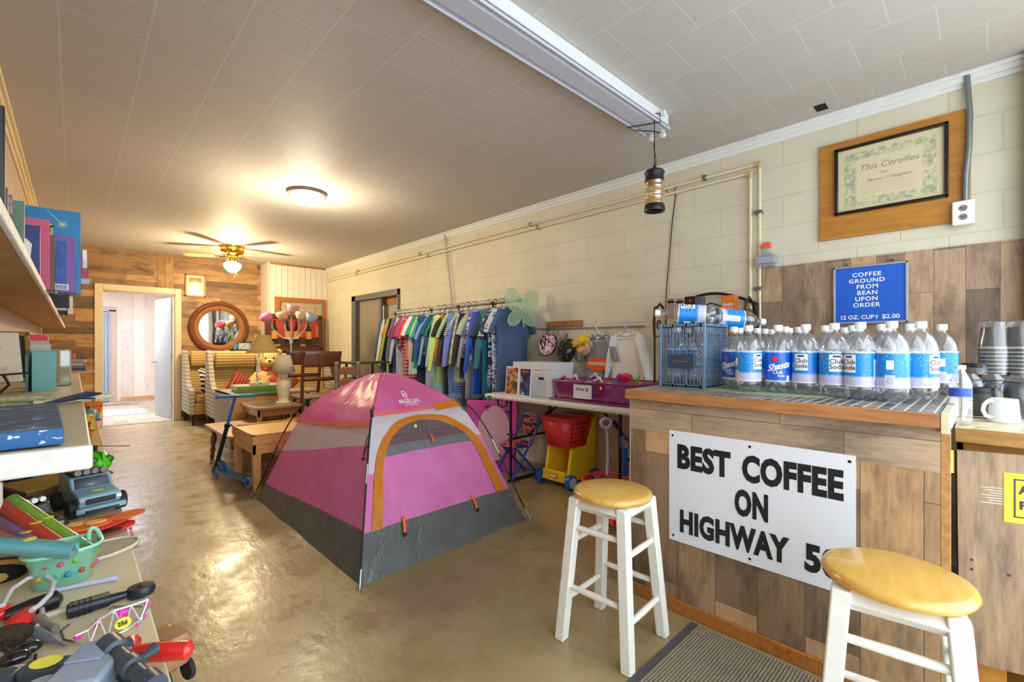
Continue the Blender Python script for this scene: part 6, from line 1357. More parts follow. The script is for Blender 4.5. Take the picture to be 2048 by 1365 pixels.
# round mirror
mr = thing('round_mirror', 'round mirror in wide carved brown wooden frame on the board wall', 'mirror', (1.78, BY, 1.08)); Mm = T(0, 0, .435) @ RX(R(90))
MB().lathe([(.30, .0), (.44, .0), (.445, .03), (.43, .055), (.40, .062), (.385, .045), (.37, .04)], n=64, M=Mm, cap=False).build('outer_frame', mat('reddish_brown_frame', '#6e3f28', .4, noise=.1), mr, smooth=50)
MB().lathe([(.375, .035), (.36, .05), (.31, .045), (.298, .03), (.296, .02)], n=64, M=Mm, cap=False).build('carved_ring', mat('carved_ochre', '#92602c', .55, noise=.4, nscale=70, bump=.6), mr, smooth=50)
for i in range(12): a = 2*math.pi*i/12+.2; MB().sphere(Mm @ Vector((.413*math.cos(a), .413*math.sin(a), .063)), .008, 8, 6).build('stud', M_chrome, mr)
MB().lathe([(.002, .0), (.30, .0), (.30, .022), (.002, .0225)], n=64, M=Mm).build('mirror_glass', mat('mirror_silver', '#f2f4f5', .02, 1, noise=0), mr, smooth=0)
# small framed picture
fp_ = thing('framed_picture', 'small honey framed picture under glass right of the doorway', 'framed picture', (1.44, BY, 2.02))
f = MB()
for (x0, x1, z0, z1) in ((-.142, .142, 0, .022), (-.142, .142, .345, .367), (-.142, -.12, 0, .367), (.12, .142, 0, .367)): f.box(x0, x1, -.025, 0, z0, z1)
f.build('frame', M_oakd, fp_, bevel=.003); MB().box(-.12, .12, -.012, -.002, .022, .345).build('mount', mat('ivory_mount', '#d8cdb0', .5, noise=0), fp_); MB().box(-.09, .09, -.014, -.012, .055, .312).build('picture_print', mat('sepia_print', '#9a8a6c', .08, noise=.5, nscale=14, coat=.8), fp_)
q = aty(485, 700, 8.3); fr2 = thing('photo_frame', 'small black photo frame perched behind the front armchair', 'photo frame', (q.x, 8.19, 1.135))
MB().box(-.10, .10, 0, .02, 0, .13).build('frame', M_blk, fr2, bevel=.003); MB().box(-.085, .085, -.002, 0, .015, .115).build('photo', mat('grey_photo', '#8ea0a6', .3, noise=.5, nscale=20), fr2)
MB().prism([(-.14, .0), (-.05, .09), (-.14, .10)], .01).build('blue_flap', mat('teal_blue_card', '#2f88ac', .5, noise=0), fr2)
# low cabinet with green game box and bent-stem lamp
cb_ = thing('side_cabinet', 'grey sided low cabinet with tan front under the green box', 'cabinet', (1.60, 6.5, 0))
M_gw = wood('grey_washed_wood', '#8f8d84', '#a5a299', .5, 'zxy', 6, (1, 7, 7)); M_tanw = wood('tan_veneer', '#c08c4c', '#d2a262', .4, 'xyz', 4, (1, 5, 5))
MB().box(1.30, 1.32, 6.1, 6.9, 0, .64).box(1.88, 1.90, 6.1, 6.9, 0, .64).box(1.30, 1.90, 6.1, 6.9, .62, .64).box(1.32, 1.88, 6.88, 6.9, 0, .62).build('carcass', M_gw, cb_, world=True, bevel=.002)
MB().box(1.32, 1.90, 6.095, 6.11, .02, .60).build('front_panel', M_tanw, cb_, world=True); MB().box(1.31, 1.90, 6.085, 6.10, .60, .625).build('front_rail', wood('dark_rail', '#5c4630', '#76593c', .4), cb_, world=True)
gb = thing('game_box', 'green and white flat game box lying on the grey cabinet', 'game box', (1.66, 6.35, .642), R(-4))
MB().box(-.26, .26, -.20, .20, 0, .045).build('box_tray', mat('leaf_green', '#5d8a2c', .45), gb, bevel=.002); MB().box(-.265, .265, -.205, .205, .03, .075).build('box_lid', mat('leaf_green_lid', '#648f30', .45), gb, bevel=.002); MB().box(-.268, -.265, -.205, .205, .03, .075).box(-.26, .26, -.2, .2, .075, .0765).build('lid_print', mat('pale_grey_print', '#b9bfae', .4, noise=.2), gb)
gl = thing('bent_stem_lamp', 'table lamp with tan bell shade and thin curved steel stem on the green box', 'table lamp', (1.66, 6.30, .72))
MB().box(-.10, -.005, -.07, .07, 0, .035).box(.005, .10, -.07, .07, 0, .035).build('lamp_base', mat('pale_stone', '#c5c2b4', .4), gl, bevel=.006)
MB().tube([(-.01, 0, .03), (-.03, 0, .12), (-.015, 0, .22), (.04, 0, .34), (.05, 0, .42), (.045, 0, .50)], .007, 10).build('stem', M_chrome, gl, smooth=60)
MB().lathe([(.19, .40), (.16, .44), (.13, .50), (.10, .56), (.085, .62)], c=(.045, 0, 0), n=36, cap=False).build('lamp_shade', mat('tan_linen_shade', '#b5965c', .8, noise=.05), gl, solid=.003)
MB().sphere((.045, 0, .46), (.03, .03, .045), 12, 10).build('bulb', M_white, gl)
# end table with cream ceramic lamp
def table(label, x0, x1, y0, y1, z, m, kind='end_table', th=.03, apron=.07, leg=.022, inset=.03, mt=None, tap=.75, legm=None, tray=0):
    t = thing(kind, label, 'table', ((x0+x1)/2, (y0+y1)/2, 0)); MB().box(x0, x1, y0, y1, z-th, z).build('tabletop', mt or m, t, world=True, bevel=.008)
    if tray: MB().box(x0, x1, y0, y0+.02, z, z+tray).box(x0, x1, y1-.02, y1, z, z+tray).box(x0, x0+.02, y0, y1, z, z+tray).box(x1-.02, x1, y0, y1, z, z+tray).build('raised_edge', m, t, world=True, bevel=.003)
    i = inset; MB().box(x0+i, x1-i, y0+i, y0+i+.018, z-th-apron, z-th).box(x0+i, x1-i, y1-i-.018, y1-i, z-th-apron, z-th).box(x0+i, x0+i+.018, y0+i, y1-i, z-th-apron, z-th).box(x1-i-.018, x1-i, y0+i, y1-i, z-th-apron, z-th).build('apron', m, t, world=True)
    for x in (x0+i+leg, x1-i-leg):
        for y in (y0+i+leg, y1-i-leg): MB().ring([[(x+a*leg*tap, y+b*leg*tap, 0) for a, b in ((-1, -1), (1, -1), (1, 1), (-1, 1))], [(x+a*leg, y+b*leg, z-th) for a, b in ((-1, -1), (1, -1), (1, 1), (-1, 1))]]).build('leg', legm or m, t, world=True, bevel=.003)
    return t
M_mw = wood('medium_brown_wood', '#8a5a2c', '#a8733c', .35, 'xyz', 5, (1, 7, 7), .3)
et = table('brown end table with glass inset carrying the cream ceramic lamp', 1.37, 1.86, 5.32, 5.98, .55, M_mw)
MB().box(1.42, 1.81, 5.38, 5.92, .55, .553).build('glass_inset', mat('etched_glass', '#a39c84', .12, noise=.4, nscale=16), et, world=True)
cl2 = thing('ceramic_lamp', 'cream glazed vase lamp with beige cone shade on the brown end table', 'table lamp', (1.715, 5.56, .554))
M_cer = mat('cream_glaze', '#d8cba4', .15, noise=.02, coat=.6)
MB().lathe([(.004, 0), (.075, 0), (.078, .01), (.055, .03), (.056, .07), (.070, .15), (.078, .20), (.074, .24), (.052, .275), (.042, .29), (.05, .30), (.048, .32), (.055, .335), (.05, .35), (.02, .36), (.012, .37)], n=40).build('vase_body', M_cer, cl2, smooth=60)
MB().lathe([(.122, .345), (.072, .545)], n=40, cap=False).build('lamp_shade', mat('beige_linen', '#b5a98c', .8, noise=.04), cl2, solid=.003)
MB().lathe([(.004, .34), (.012, .34), (.012, .42), (.004, .42)], n=10).build('lamp_socket', M_brass, cl2)
# low pale bench with turned legs
bn = thing('low_bench', 'low pale topped bench with turned brown legs left of the light wood table', 'bench', (1.28, 5.25, 0))
MB().prism([(0, 0)], .0) if 0 else None
MB().add([(x, y, z) for z in (.345, .37) for x, y in ((1.0, 4.86), (1.07, 4.78), (1.60, 4.80), (1.60, 5.80), (1.0, 5.80))], [(0, 4, 3, 2, 1), (5, 6, 7, 8, 9), (0, 1, 6, 5), (1, 2, 7, 6), (2, 3, 8, 7), (3, 4, 9, 8), (4, 0, 5, 9)]).build('bench_top', wood('pale_rose_wood', '#b89478', '#caa78c', .4, 'yxz', 5, (1, 7, 7)), bn, world=True, bevel=.006)
M_turn = wood('turned_walnut', '#5e4020', '#7d5a30', .35, 'zxy', 8, (1, 6, 6))
for x, y, sx, sy in ((1.05, 5.70, -1, 1), (1.10, 4.84, -1, -1), (1.52, 5.70, 1, 1), (1.52, 4.88, 1, -1)):
    pr = [(.013, 0), (.02, .02), (.022, .05), (.016, .07), (.026, .10), (.018, .14), (.028, .20), (.030, .24), (.018, .27), (.026, .28), (.026, .345)]
    Ml = T(x, y, 0) @ Matrix.Shear('XY', 4, (-sx*.06, -sy*.06)); MB().lathe(pr, n=16, M=Ml).build('turned_leg', M_turn, bn, world=True, smooth=50)
M_lt = wood('light_birch', '#c08f48', '#d8a85e', .35, 'yxz', 4, (1, 6, 6))
table('light birch play table with raised rim in front of the lamp table', 1.03, 1.56, 4.10, 4.76, .47, M_lt, 'play_table', .075, .075, .030, .012, tap=.85, tray=.012)
# third low table with magazines
t3 = table('low brown table with papers squeezed behind the tent', 1.60, 2.14, 4.32, 5.10, .45, M_mw, 'low_table')
o = MB().box(1.66, 1.96, 4.62, 5.02, .451, .454, None).box(1.70, 2.02, 4.60, 4.98, .4545, .458); tag(o.build('magazine', mat('magazine_print', '#8a8a7c', .3, noise=.5, nscale=26)), 'open magazines lying on the low brown table', 'magazines')
# dark wooden chairs, seen from behind
M_dkw = wood('dark_cherry_wood', '#4b2a17', '#6d4024', .35, 'zxy', 5, (1, 6, 6), .2); M_worn = wood('worn_grey_seat', '#8c7a6c', '#a8968a', .5, 'yxz', 6, (1, 6, 6))
def wchair(label, x, y, rz):
    t = thing('wooden_chair', label, 'chair', (x, y, 0), rz, 'dark wooden counter chairs')
    for s in (-1, 1):
        MB().tube([(s*.20, -.02, 0), (s*.20, .0, .55), (s*.205, -.04, .85), (s*.21, -.10, 1.14)], [.019, .021, .019, .017], 4).build('back_post', M_dkw, t)
        MB().tube([(s*.18, .36, 0), (s*.18, .36, .56)], [.015, .020], 4).build('front_leg', M_dkw, t)
        MB().tube([(s*.20, -.01, .22), (s*.18, .36, .22)], .011, 8).build('side_rung', M_dkw, t)
    MB().grid(lambda u, v: (-.215+.43*u, -.085-.025*math.sin(math.pi*u)+.02*(1-v), .955+.185*v), 14, 4).build('top_rail', M_dkw, t, solid=.018, bevel=.003)
    MB().grid(lambda u, v: (-.20+.40*u, -.035-.02*math.sin(math.pi*u), .79+.05*v), 12, 2).build('mid_rail', M_dkw, t, solid=.016)
    MB().add([(x_, y_, z) for z in (.575, .61) for x_, y_ in ((-.21, .0), (.21, .0), (.225, .36), (.20, .42), (-.20, .42), (-.225, .36))], [(0, 5, 4, 3, 2, 1), (6, 7, 8, 9, 10, 11)]+[(i, (i+1) % 6, (i+1) % 6+6, i+6) for i in range(6)]).build('seat', M_worn, t, bevel=.01)
    MB().tube([(-.18, .36, .20), (.18, .36, .20)], .012, 8).build('front_rung', M_dkw, t)
    return t
wchair('dark cherry wooden chair with curved top rail, the nearer of two', 2.10, 5.50, R(-3)); wchair('dark cherry wooden chair further back beside the cream lamp', 2.20, 6.35, R(-3))
# green painted frame stool and child's turned chair behind the tent
M_grn = mat('dark_green_paint', '#34423a', .45, noise=.15)
gs = thing('green_stool', 'tall thin dark green wooden stool frame behind the tent', 'stool', (2.50, 5.15, 0), R(4))
for sx in (-1, 1):
    for sy in (-1, 1): MB().tube([(sx*.22, sy*.16, 0), (sx*.17, sy*.12, 1.0)], .016, 4).build('leg', M_grn, gs)
MB().box(-.24, .24, -.17, .17, .995, 1.02).build('stool_seat', M_grn, gs, bevel=.006)
for z in (.35, .62, .82): MB().tube([(-.2, -.14, z), (.2, -.14, z)], .011, 6).tube([(-.2, .14, z), (.2, .14, z)], .011, 6).build('rung', M_grn, gs)
lt = table('small dark plinth table carrying the childs turned chair', 1.95, 2.32, 4.30, 5.0, .50, M_dkw, 'plinth_table')
kc2 = thing('childs_turned_chair', 'little chair with grey turned posts and brown curved slats behind the tent', 'chair', (2.13, 4.80, .502), R(-42))
M_post = mat('greyed_post', '#7c6f6c', .5, noise=.2)
for s in (-1, 1):
    MB().lathe([(.012, 0), (.018, .02), (.018, .22), (.024, .24), (.016, .26), (.024, .30), (.018, .33), (.024, .36), (.022, .44), (.026, .46), (.018, .48), (.024, .50), (.026, .515), (.012, .53)], c=(s*.115, .0, 0), n=14).build('turned_post', M_post, kc2, smooth=50)
    MB().cyl((s*.11, .22, 0), (s*.11, .22, .2), .014).build('front_leg', M_post, kc2)
M_sl = wood('brown_slat', '#7c5238', '#94684a', .4)
for z in (.39, .27): MB().prism([(-.10, z), (.10, z), (.095, z+.05), (.05, z+.085), (-.05, z+.085), (-.095, z+.05)], .014, M=T(0, -.007, 0)).build('slat', M_sl, kc2, bevel=.003)
MB().box(-.13, .13, .0, .24, .19, .21).build('seat', M_sl, kc2, bevel=.005)
# five-headed floor lamp
fl5 = thing('floor_lamp', 'silver floor lamp with five pastel cup shades in front of the painting', 'floor lamp', (2.37, 7.32, 0)); M_sil = mat('silver_paint', '#b9bcc2', .3, .6, noise=0)
MB().lathe([(.004, 0), (.14, 0), (.14, .015), (.02, .03), (.004, .03)], n=28).build('base', M_sil, fl5); MB().cyl((0, 0, .03), (0, 0, 1.24), .012, 12).cyl((0, 0, 1.24), (0, 0, 1.33), .024, 14).build('pole', M_sil, fl5)
rgt = Vector((C_, -S_, 0))
for dx, dz, col, tl in ((-.30, .235, '#d86a98', -38), (-.10, .25, '#e0b08c', -14), (0.0, .36, '#d99aa2', 12), (.13, .25, '#cfc0a0', 12), (.235, .235, '#a9b8d2', 32)):
    e = rgt*dx; z1 = 1.30+dz
    M = Matrix.Translation(e+Vector((0, 0, z1))) @ Matrix.Rotation(R(tl), 4, Vector((S_, C_, 0)))
    ar = MB().tube([(0, 0, 1.30), tuple(e*.45+Vector((0, 0, 1.33))), tuple(e*.9+Vector((0, 0, z1-.08))), tuple(e+Vector((0, 0, z1)))], .009, 8).build('arm', M_sil, fl5, smooth=60)
    MB().lathe([(.012, -.02), (.018, 0), (.036, .05)], n=16, M=M, cap=False).build('socket_cup', mat('grey_socket_cup', '#7d7f88', .4, noise=0), ar)
    MB().lathe([(.036, .045), (.062, .075), (.084, .12), (.092, .17)], n=24, M=M, cap=False).build('cup_shade', mat('shade_'+col[1:], col, .5, noise=.02), ar, solid=.002)
# kick scooter
f0 = Vector((.935, 4.93, .055)); r0 = Vector((1.065, 4.33, .048)); d_ = (r0-f0).normalized(); M_sb = mat('scooter_blue', '#1d5fb4', .3, noise=.02); M_tb = mat('scooter_teal', '#2d7aa0', .35, noise=.02)
sc = thing('kick_scooter', 'blue and black kick scooter standing in front of the low bench', 'scooter', ((f0.x+r0.x)/2, (f0.y+r0.y)/2, 0))
side = Vector((-d_.y, d_.x, 0)); M_wc = clear('pale_blue_wheel', '#9cc8e6', .1, .6, .2)
for c, rr_ in ((f0, .055), (r0, .048)):
    w1 = MB().cyl(c-side*.013, c+side*.013, rr_, 28).build('wheel', M_wc, sc, world=True); w1.data.materials[0] = mat('translucent_blue_tyre', '#86b6d8', .3, noise=0)
    MB().cyl(c-side*.015, c+side*.015, rr_*.68, 22).build('wheel_hub', M_sb, w1, world=True); MB().cyl(c-side*.017, c+side*.017, .009, 12).build('axle', M_blk, w1, world=True)
a_ = f0+d_*.12+Vector((0, 0, .02)); b_ = r0-d_*.02+Vector((0, 0, .018))
o = MB(); o.ring([[p+side*.045*s+Vector((0, 0, h)) for s, h in ((-1, -.008), (1, -.008), (1, .008), (-1, .008))] for p in (a_, b_)]); o.build('deck', M_tb, sc, world=True, bevel=.004)
MB().tube([b_, r0+Vector((0, 0, .06))-d_*.01, r0+Vector((0, 0, .065))+d_*.05], .016, 8, flat=.4).build('rear_brake', M_sb, sc, world=True)
top = Vector((1.055, 4.74, .745)); hd = f0+d_*.045+Vector((0, 0, .10)); mid = hd.lerp(top, .54); lo = hd.lerp(top, .12)
MB().tube([f0, f0+Vector((0, 0, .04))+d_*.02, hd], .02, 8).tube([hd, hd.lerp(a_, .5)+Vector((0, 0, .02)), a_], .024, 8).build('fork', M_blk, sc, world=True); MB().tube([hd, mid], .0175, 14).build('steering_tube', M_blk, sc, world=True)
MB().tube([mid, top], .0125, 14).build('upper_tube', M_sb, sc, world=True); MB().cyl(mid-(top-hd)*.02, mid+(top-hd)*.03, .024, 14).tube([mid, mid+side*.04], .008, 8).build('clamp', M_blk, sc, world=True)
MB().cyl(a_+Vector((0, 0, .03))-side*.02, a_+Vector((0, 0, .03))+side*.02, .055, 24).build('folding_hinge', M_sb, sc, world=True, bevel=.004)
bar = (Vector((C_, -S_, 0))*1.0+Vector((.1, .35, 0))).normalized()
MB().tube([top-bar*.05, top+bar*.05], .012, 12).build('handlebar', M_sb, sc, world=True)
for s in (-1, 1): MB().tube([top+bar*s*.05, top+bar*s*.06, top+bar*s*.135, top+bar*s*.14, top+bar*s*.155], [.014, .0155, .0165, .022, .021], 14).build('grip', M_tb, sc, world=True)
# blue curtain, mats beyond the doorway, floor socket
o = MB(); o.grid(lambda u, v: (-.02+.57*u, 13.02+.035*math.sin(u*34)*(1-.3*v), .02+1.9*v), 70, 8); tag(o.build('curtain', mat('blue_curtain', '#9ba5b2', .8, noise=.05), smooth=70), 'pleated blue curtain hanging in the far room opening', 'curtain')
tag(MB().box(.30, .95, 10.35, 11.25, .007, .015).build('patchwork_mat', stripes('brushed_grey_mat', '#868a8c', '#c2c4c6', 1.8, 'Y')), 'white and grey-blue brushed stripe mat beyond the doorway', 'rug')
tag(MB().lathe([(.01, 0), (.42, 0), (.42, .006), (.01, .008)], c=(1.72, 12.3, .007), n=32).build('small_rug', mat('pale_swirl_rug', '#cdd3d8', .8, noise=.25)), 'pale rug edge showing beside the open white door', 'rug')
wsk = thing('wall_socket', 'dark slate wall socket on the far room panelling', 'socket', (1.36, 13.09, .42)); MB().box(-.05, .05, -.012, 0, 0, .13).build('socket_plate', mat('slate_plate', '#3c4652', .4, noise=0), wsk, bevel=.003); MB().box(-.03, .03, -.014, -.012, .02, .11).build('sockets', M_blk, wsk)
dsg = thing('door_sign', 'yellow AUTHORIZED PERSONNEL ONLY sign on the open white door', 'sign', (0, 0, 0)); dsg.matrix_world = Md; dsg.location = Md @ Vector((.41, -.037, 1.52)); dsg.rotation_euler = (0, 0, R(99.5)+math.pi*0)
MB().box(-.12, .12, -.003, 0, -.11, .11).build('sign_plate', mat('sign_yellow_pale', '#ddc84e', .5, noise=0), dsg)
o = MB(); vs, fs = textmesh('AUTHORIZED\nPERSONNEL\nONLY', .05, bold=.0018, depth=.0004, sx=.72); o.add(vs, fs, 0, wall_frame((0, -.0038, .035), (1, 0, 0))); o.build('sign_writing', M_ink, dsg, smooth=0)
# ---------------- left wall: shelves, books, display table ----------------
M_shelf = wood('bare_plywood', '#9c6c38', '#bb8a50', .55, 'yxz', 3, (1, 3, 6)); M_chip = mat('chipped_white_paint', '#dcd9cf', .55, noise=.14, nscale=22, bump=.2); M_cr2 = mat('cream_gloss', '#d2cba8', .35, noise=.05)
us = thing('upper_shelf', 'high plywood shelf with chipped white front edge carrying books', 'shelf', (LX+.1, 4.3, 1.444))
MB().box(LX, -.108, .25, 8.7, 1.447, 1.470).build('shelf_board', M_shelf, us, world=True); MB().box(-.110, -.098, .25, 8.7, 1.443, 1.474).build('painted_edge', M_chip, us, world=True, bevel=.003)
for y in (3.0, 5.2): MB().tube([(-.10, y, 1.455), (-.07, y, 1.45)], .003, 6).sphere((-.065, y, 1.45), .006, 8, 6).build('nail', M_chrome, us, world=True)
ZS = 1.475
def edge(label, x0, x1, y, h, th, cols, cat='book', name='book', tilt=0, group=None, extra=None, spine=None):
    t = thing(name, label, cat, ((x0+x1)/2, y, ZS), R(tilt), group or 'books on the high plywood shelf'); w = (x1-x0)/2
    m = cols if not isinstance(cols, str) else mat('cover_'+cols[1:], cols, .35, noise=.08, nscale=8)
    MB().box(-w, w, 0, th, 0, h).build('book_cover', m, t, bevel=.003); MB().box(-w+.003, w-.004, .003, th-.003, h-.001, h+.0006).build('page_block', M_ivory, t)
    if spine: MB().box(w-.0, w+.0012, .002, th-.002, .005, h-.005).build('spine', spine, t)
    return t
def shot(px, z=ZS, x=-.105):   # y on the shelf for a right edge seen at px
    return ray(px, 0)[1]*x/ray(px, 0)[0]
B_ = [('tall black case at the left frame edge on the high shelf', 11, 1.0, .26, '#1f2322', .20, -.115),
      ('dark slate book under the black case on the high shelf', 14, 1.04, .085, '#3a4a50', .20, -.113),
      ('maroon and grey picture book third on the high shelf', 38, 1.24, .125, '#8a5260', .19, -.111),
      ('slate to green spined book before the white divider', 50, 1.41, .16, '#5d7a5c', .17, -.108)]
edge(B_[0][0], LX+.02, -.112, 1.500, .256, .02, '#1c201f'); edge(B_[1][0], LX+.02, -.111, 1.545, .088, .02, '#37474d')
edge(B_[2][0], LX+.02, -.112, 1.66, .098, .025, blotch('maroon_picture_cover', [(0, '#8a4a5c'), (.5, '#8c8478'), (.6, '#9c5a66')], 7)); edge(B_[3][0], LX+.02, -.110, 2.00, .16, .025, '#56735c')
for i in (): pass
MB_ = None
edge('navy blue hardback right of the white divider', LX+.03, -.110, 2.86, .25, .03, '#1c3270'); edge('pink storybook behind the navy hardback', LX+.05, -.088, 3.12, .33, .03, blotch('pink_story_cover', [(0, '#d86a88'), (.62, '#d86a88'), (.66, '#e6c2c8')], 6))
edge('brown spined book between pink and purple books', LX+.05, -.072, 3.20, .27, .03, '#7c4a38')
pv = edge('purple bordered book with blue snowy back cover and barcode', LX+.06, .004, 3.26, .285, .03, '#7d53a8'); w = (0.004-LX-.06)/2
MB().box(w-.085, w-.035, -.001, 0, .035, .26).build('picture_panel', mat('winter_blue_print', '#2454a8', .35, noise=.4, nscale=24), pv); MB().box(w-.085, w-.028, -.0016, -.001, .012, .042).build('barcode_panel', M_lw, pv)
o = MB()
for i in range(8): o.box(w-.08+.006*i, w-.077+.006*i, -.002, -.0016, .015, .038)
o.build('barcode_print', M_ink, pv)
bb = edge('large blue game box with pale starburst and yellow strip, tallest', -.20, .022, 3.34, .435, .05, '#1d86c0', 'game box', 'game_box'); w = .111
o = MB(); 
for i in range(8): a = i*math.pi/4; o.tube([(w-.07, -.001, .36), (w-.07+.026*math.cos(a), -.001, .36+.026*math.sin(a))], [.004, .0005], 4)
o.tube([(w-.07, -.001, .36), (w-.13, -.001, .43)], [.003, .0012], 4); o.build('starburst_print', mat('pale_star_print', '#cfe0c4', .5, noise=0), bb); MB().box(w-.155, w-.105, -.0025, -.0005, .30, .355).build('yellow_strip', mat('lime_yellow_print', '#d9d63a', .5, noise=0), bb)
vs, fs = textmesh('Y', .05, bold=.003, depth=.0003); MB().add(vs, fs, 0, wall_frame((w-.118, -.0032, .328), (1, 0, 0))).build('box_lettering', M_ink, bb, smooth=0)
tr = thing('car_shaped_book', 'red vehicle shaped book with black wheels jutting past the shelf edge', 'book', (-.10, 3.42, ZS+.0))
MB().prism([(-.10, .02), (.13, .02), (.14, .06), (.13, .14), (.10, .20), (.095, .27), (.07, .29), (-.10, .29)], .03).build('book_body', mat('vehicle_red', '#b4303c', .35, noise=.1), tr, bevel=.003)
MB().box(.105, .145, -.004, .034, .012, .045).build('bumper', mat('silver_grey', '#b8bcc2', .4), tr, bevel=.004); MB().box(.115, .132, -.002, 0, .10, .20).build('side_strip', M_cl, tr)
for x in (.02,): wl = MB().cyl((x, -.02, .0), (x, .035, .0), .052, 28).build('wheel', M_blk, tr); MB().cyl((x, -.024, 0), (x, -.02, 0), .030, 20).build('wheel_hub', mat('wheel_red', '#a03040', .4, noise=0), wl)
tr.location.z = ZS+.052; tr.location.x = -.085
vt = thing('video_case', 'black and white video player case far along the high shelf', 'case', (-.09, 5.4, ZS), R(0)); MB().box(-.14, .045, 0, .25, 0, .165).build('case_body', M_blk, vt, bevel=.006); MB().box(.02, .075, .01, .24, .0, .15).build('white_face', M_chip, vt, bevel=.006)
vt2 = edge('thin black folder beside the video case', -.2, -.03, 4.6, .17, .01, '#1b1b1c'); edge('thin white folder before the video case', -.2, -.045, 4.9, .15, .01, '#cfd0cc')
tag(MB().prism([(0, 0), (.022, 0), (.026, .05), (.014, .066), (.004, .06)], .004, M=T(-.125, 2.10, ZS)).build('white_divider', M_chip), 'small white upright divider standing between green and navy books', 'divider')
sgn = thing('wall_plaque', 'dark brown plaque with raised pale lettering on the left wall', 'plaque', (LX+.001, 3.2, 2.05)); MB().box(0, .02, -.12, .12, -.11, .11).build('plaque_board', mat('dark_plaque', '#3a231a', .5), sgn, bevel=.004)
text(MB(), 'FILM', .07, wall_frame((.0205, 0, 0), (0, 1, 0)), bold=.002).build('plaque_letters', M_ivory, sgn, smooth=0)
# middle shelf
ZM = 1.0
ms = thing('middle_shelf', 'cream and white painted shelf at waist height along the left wall', 'shelf', (LX+.18, 3, ZM-.03))
for y0, y1, z_ in ((1.262, 2.32, 0), (2.335, 3.0, .002), (3.012, 3.9, -.001), (3.91, 5.6, .001)): MB().box(LX, .024, y0, y1, ZM-.042+z_, ZM+z_).build('shelf_board', M_cr2, ms, world=True, bevel=.004)
MB().box(LX, .026, 1.235, 1.262, ZM-.045, ZM+.003).build('front_lip', M_chip, ms, world=True, bevel=.006); MB().box(LX+.002, -.095, 1.20, 1.25, ZM-.092, ZM-.046).build('bracket', M_chip, ms, world=True, bevel=.006)
for y in (2.6, 4.2, 5.4): MB().box(LX, LX+.03, y, y+.04, .0, ZM-.04).build('support', M_cr2, ms, world=True)
tag(MB().add([(x, y, z) for z in (ZM+.004, ZM+.020) for x, y in ((-.10, 2.16), (.105, 2.30), (.108, 2.345), (-.10, 2.20))], [(0, 3, 2, 1), (4, 5, 6, 7)]+[(i, (i+1) % 4, (i+1) % 4+4, i+4) for i in range(4)]).build('loose_slat', M_cr2, bevel=.004), 'loose cream slat sticking out past the middle shelf edge', 'slat')
sb = thing('painted_sign_board', 'distressed navy board with white lettering lying on the middle shelf', 'sign', (-.14, 1.55, ZM+.003)); sb.rotation_euler = (0, 0, R(2))
MB().box(-.18, .115, -.27, .30, 0, .035).build('board', blotch('distressed_navy', [(0, '#46566e'), (.48, '#4d5f7c'), (.58, '#5c6f8c'), (.66, '#8fa4bf')], 22), sb, bevel=.004)
MB().box(-.18, .115, -.274, -.27, 0.002, .033).build('front_edge', blotch('chipped_blue', [(0, '#2f6396'), (.6, '#2f6396'), (.64, '#c9dbe8')], 45), sb)
o = MB(); vs, fs = textmesh('WELCOME', .105, bold=.004, sx=.8, depth=.0003); o.add([(v.y-.06, v.x+.02, 0.0355) for v in vs], fs); o.build('board_lettering', M_chip, sb, smooth=0)
# things standing on the middle shelf
tb_ = thing('teal_box', 'tall narrow teal painted open box standing on the middle shelf', 'box', (-.10, 2.86, ZM+.002)); M_teal = mat('teal_paint', '#6fa8a4', .5, noise=.05); M_teald = mat('deep_teal_paint', '#3f6f68', .5)
MB().box(-.035, .040, 0, .01, 0, .175).build('front', M_teal, tb_, bevel=.001); MB().box(-.055, -.045, 0, .10, 0, .160).box(.03, .04, .01, .10, 0, .175).box(-.055, .04, .09, .10, 0, .175).build('sides', M_teald, tb_)
MB().box(-.045, .02, .10, .13, 0, .205).build('grey_panel', mat('sage_white', '#b4bab0', .5), tb_, bevel=.001)
gf = thing('glass_display_box', 'small pale green framed glass box behind the teal one', 'display box', (-.065, 3.25, ZM+.002)); M_gg = mat('sage_frame', '#9aa886', .4, noise=.05)
for x in (-.05, .045):
    for y in (0, .13): MB().box(x, x+.006, y, y+.006, 0, .18).build('frame_post', M_gg, gf)
MB().box(-.05, .051, 0, .136, 0, .012).box(-.05, .051, 0, .136, .175, .181).build('frame_plate', M_gg, gf, bevel=.001); MB().box(-.045, .046, .002, .004, .012, .175).box(.047, .049, .006, .13, .012, .175).build('glass_pane', clear('green_tint_glass', '#b9b48c', .12, .45, .05), gf)
cv = thing('canvas_picture', 'pale canvas with faded pink lettering on a dark iron easel', 'canvas', (-.235, 2.55, ZM+.035)); cv.rotation_euler = (R(-14), 0, R(20))
MB().box(-.12, .10, 0, .03, .03, .225).build('canvas_panel', mat('aged_canvas', '#c4b8a0', .7, noise=.1, nscale=6), cv, bevel=.002); text(MB(), 'Bless\nThis\nHome', .042, wall_frame((.01, -.001, .125), (1, 0, 0)), shear=.3, sx=.9).build('canvas_writing', mat('faded_rose', '#c0988a', .7, noise=.2), cv, smooth=0)
MB().tube([(-.12, -.06, .035), (.0, -.06, .045), (.10, -.06, .05)], .004, 6).tube([(.03, -.06, .045), (.045, -.05, .01), (.02, -.03, -.02), (-.05, -.02, -.03)], .005, 6).tube([(-.02, -.06, .045), (-.005, -.05, .01), (-.03, -.03, -.02)], .005, 6).build('easel', M_iron, cv)
MB().box(-.14, -.08, -.07, -.05, -.03, .05).build('easel_plate', M_iron, cv)
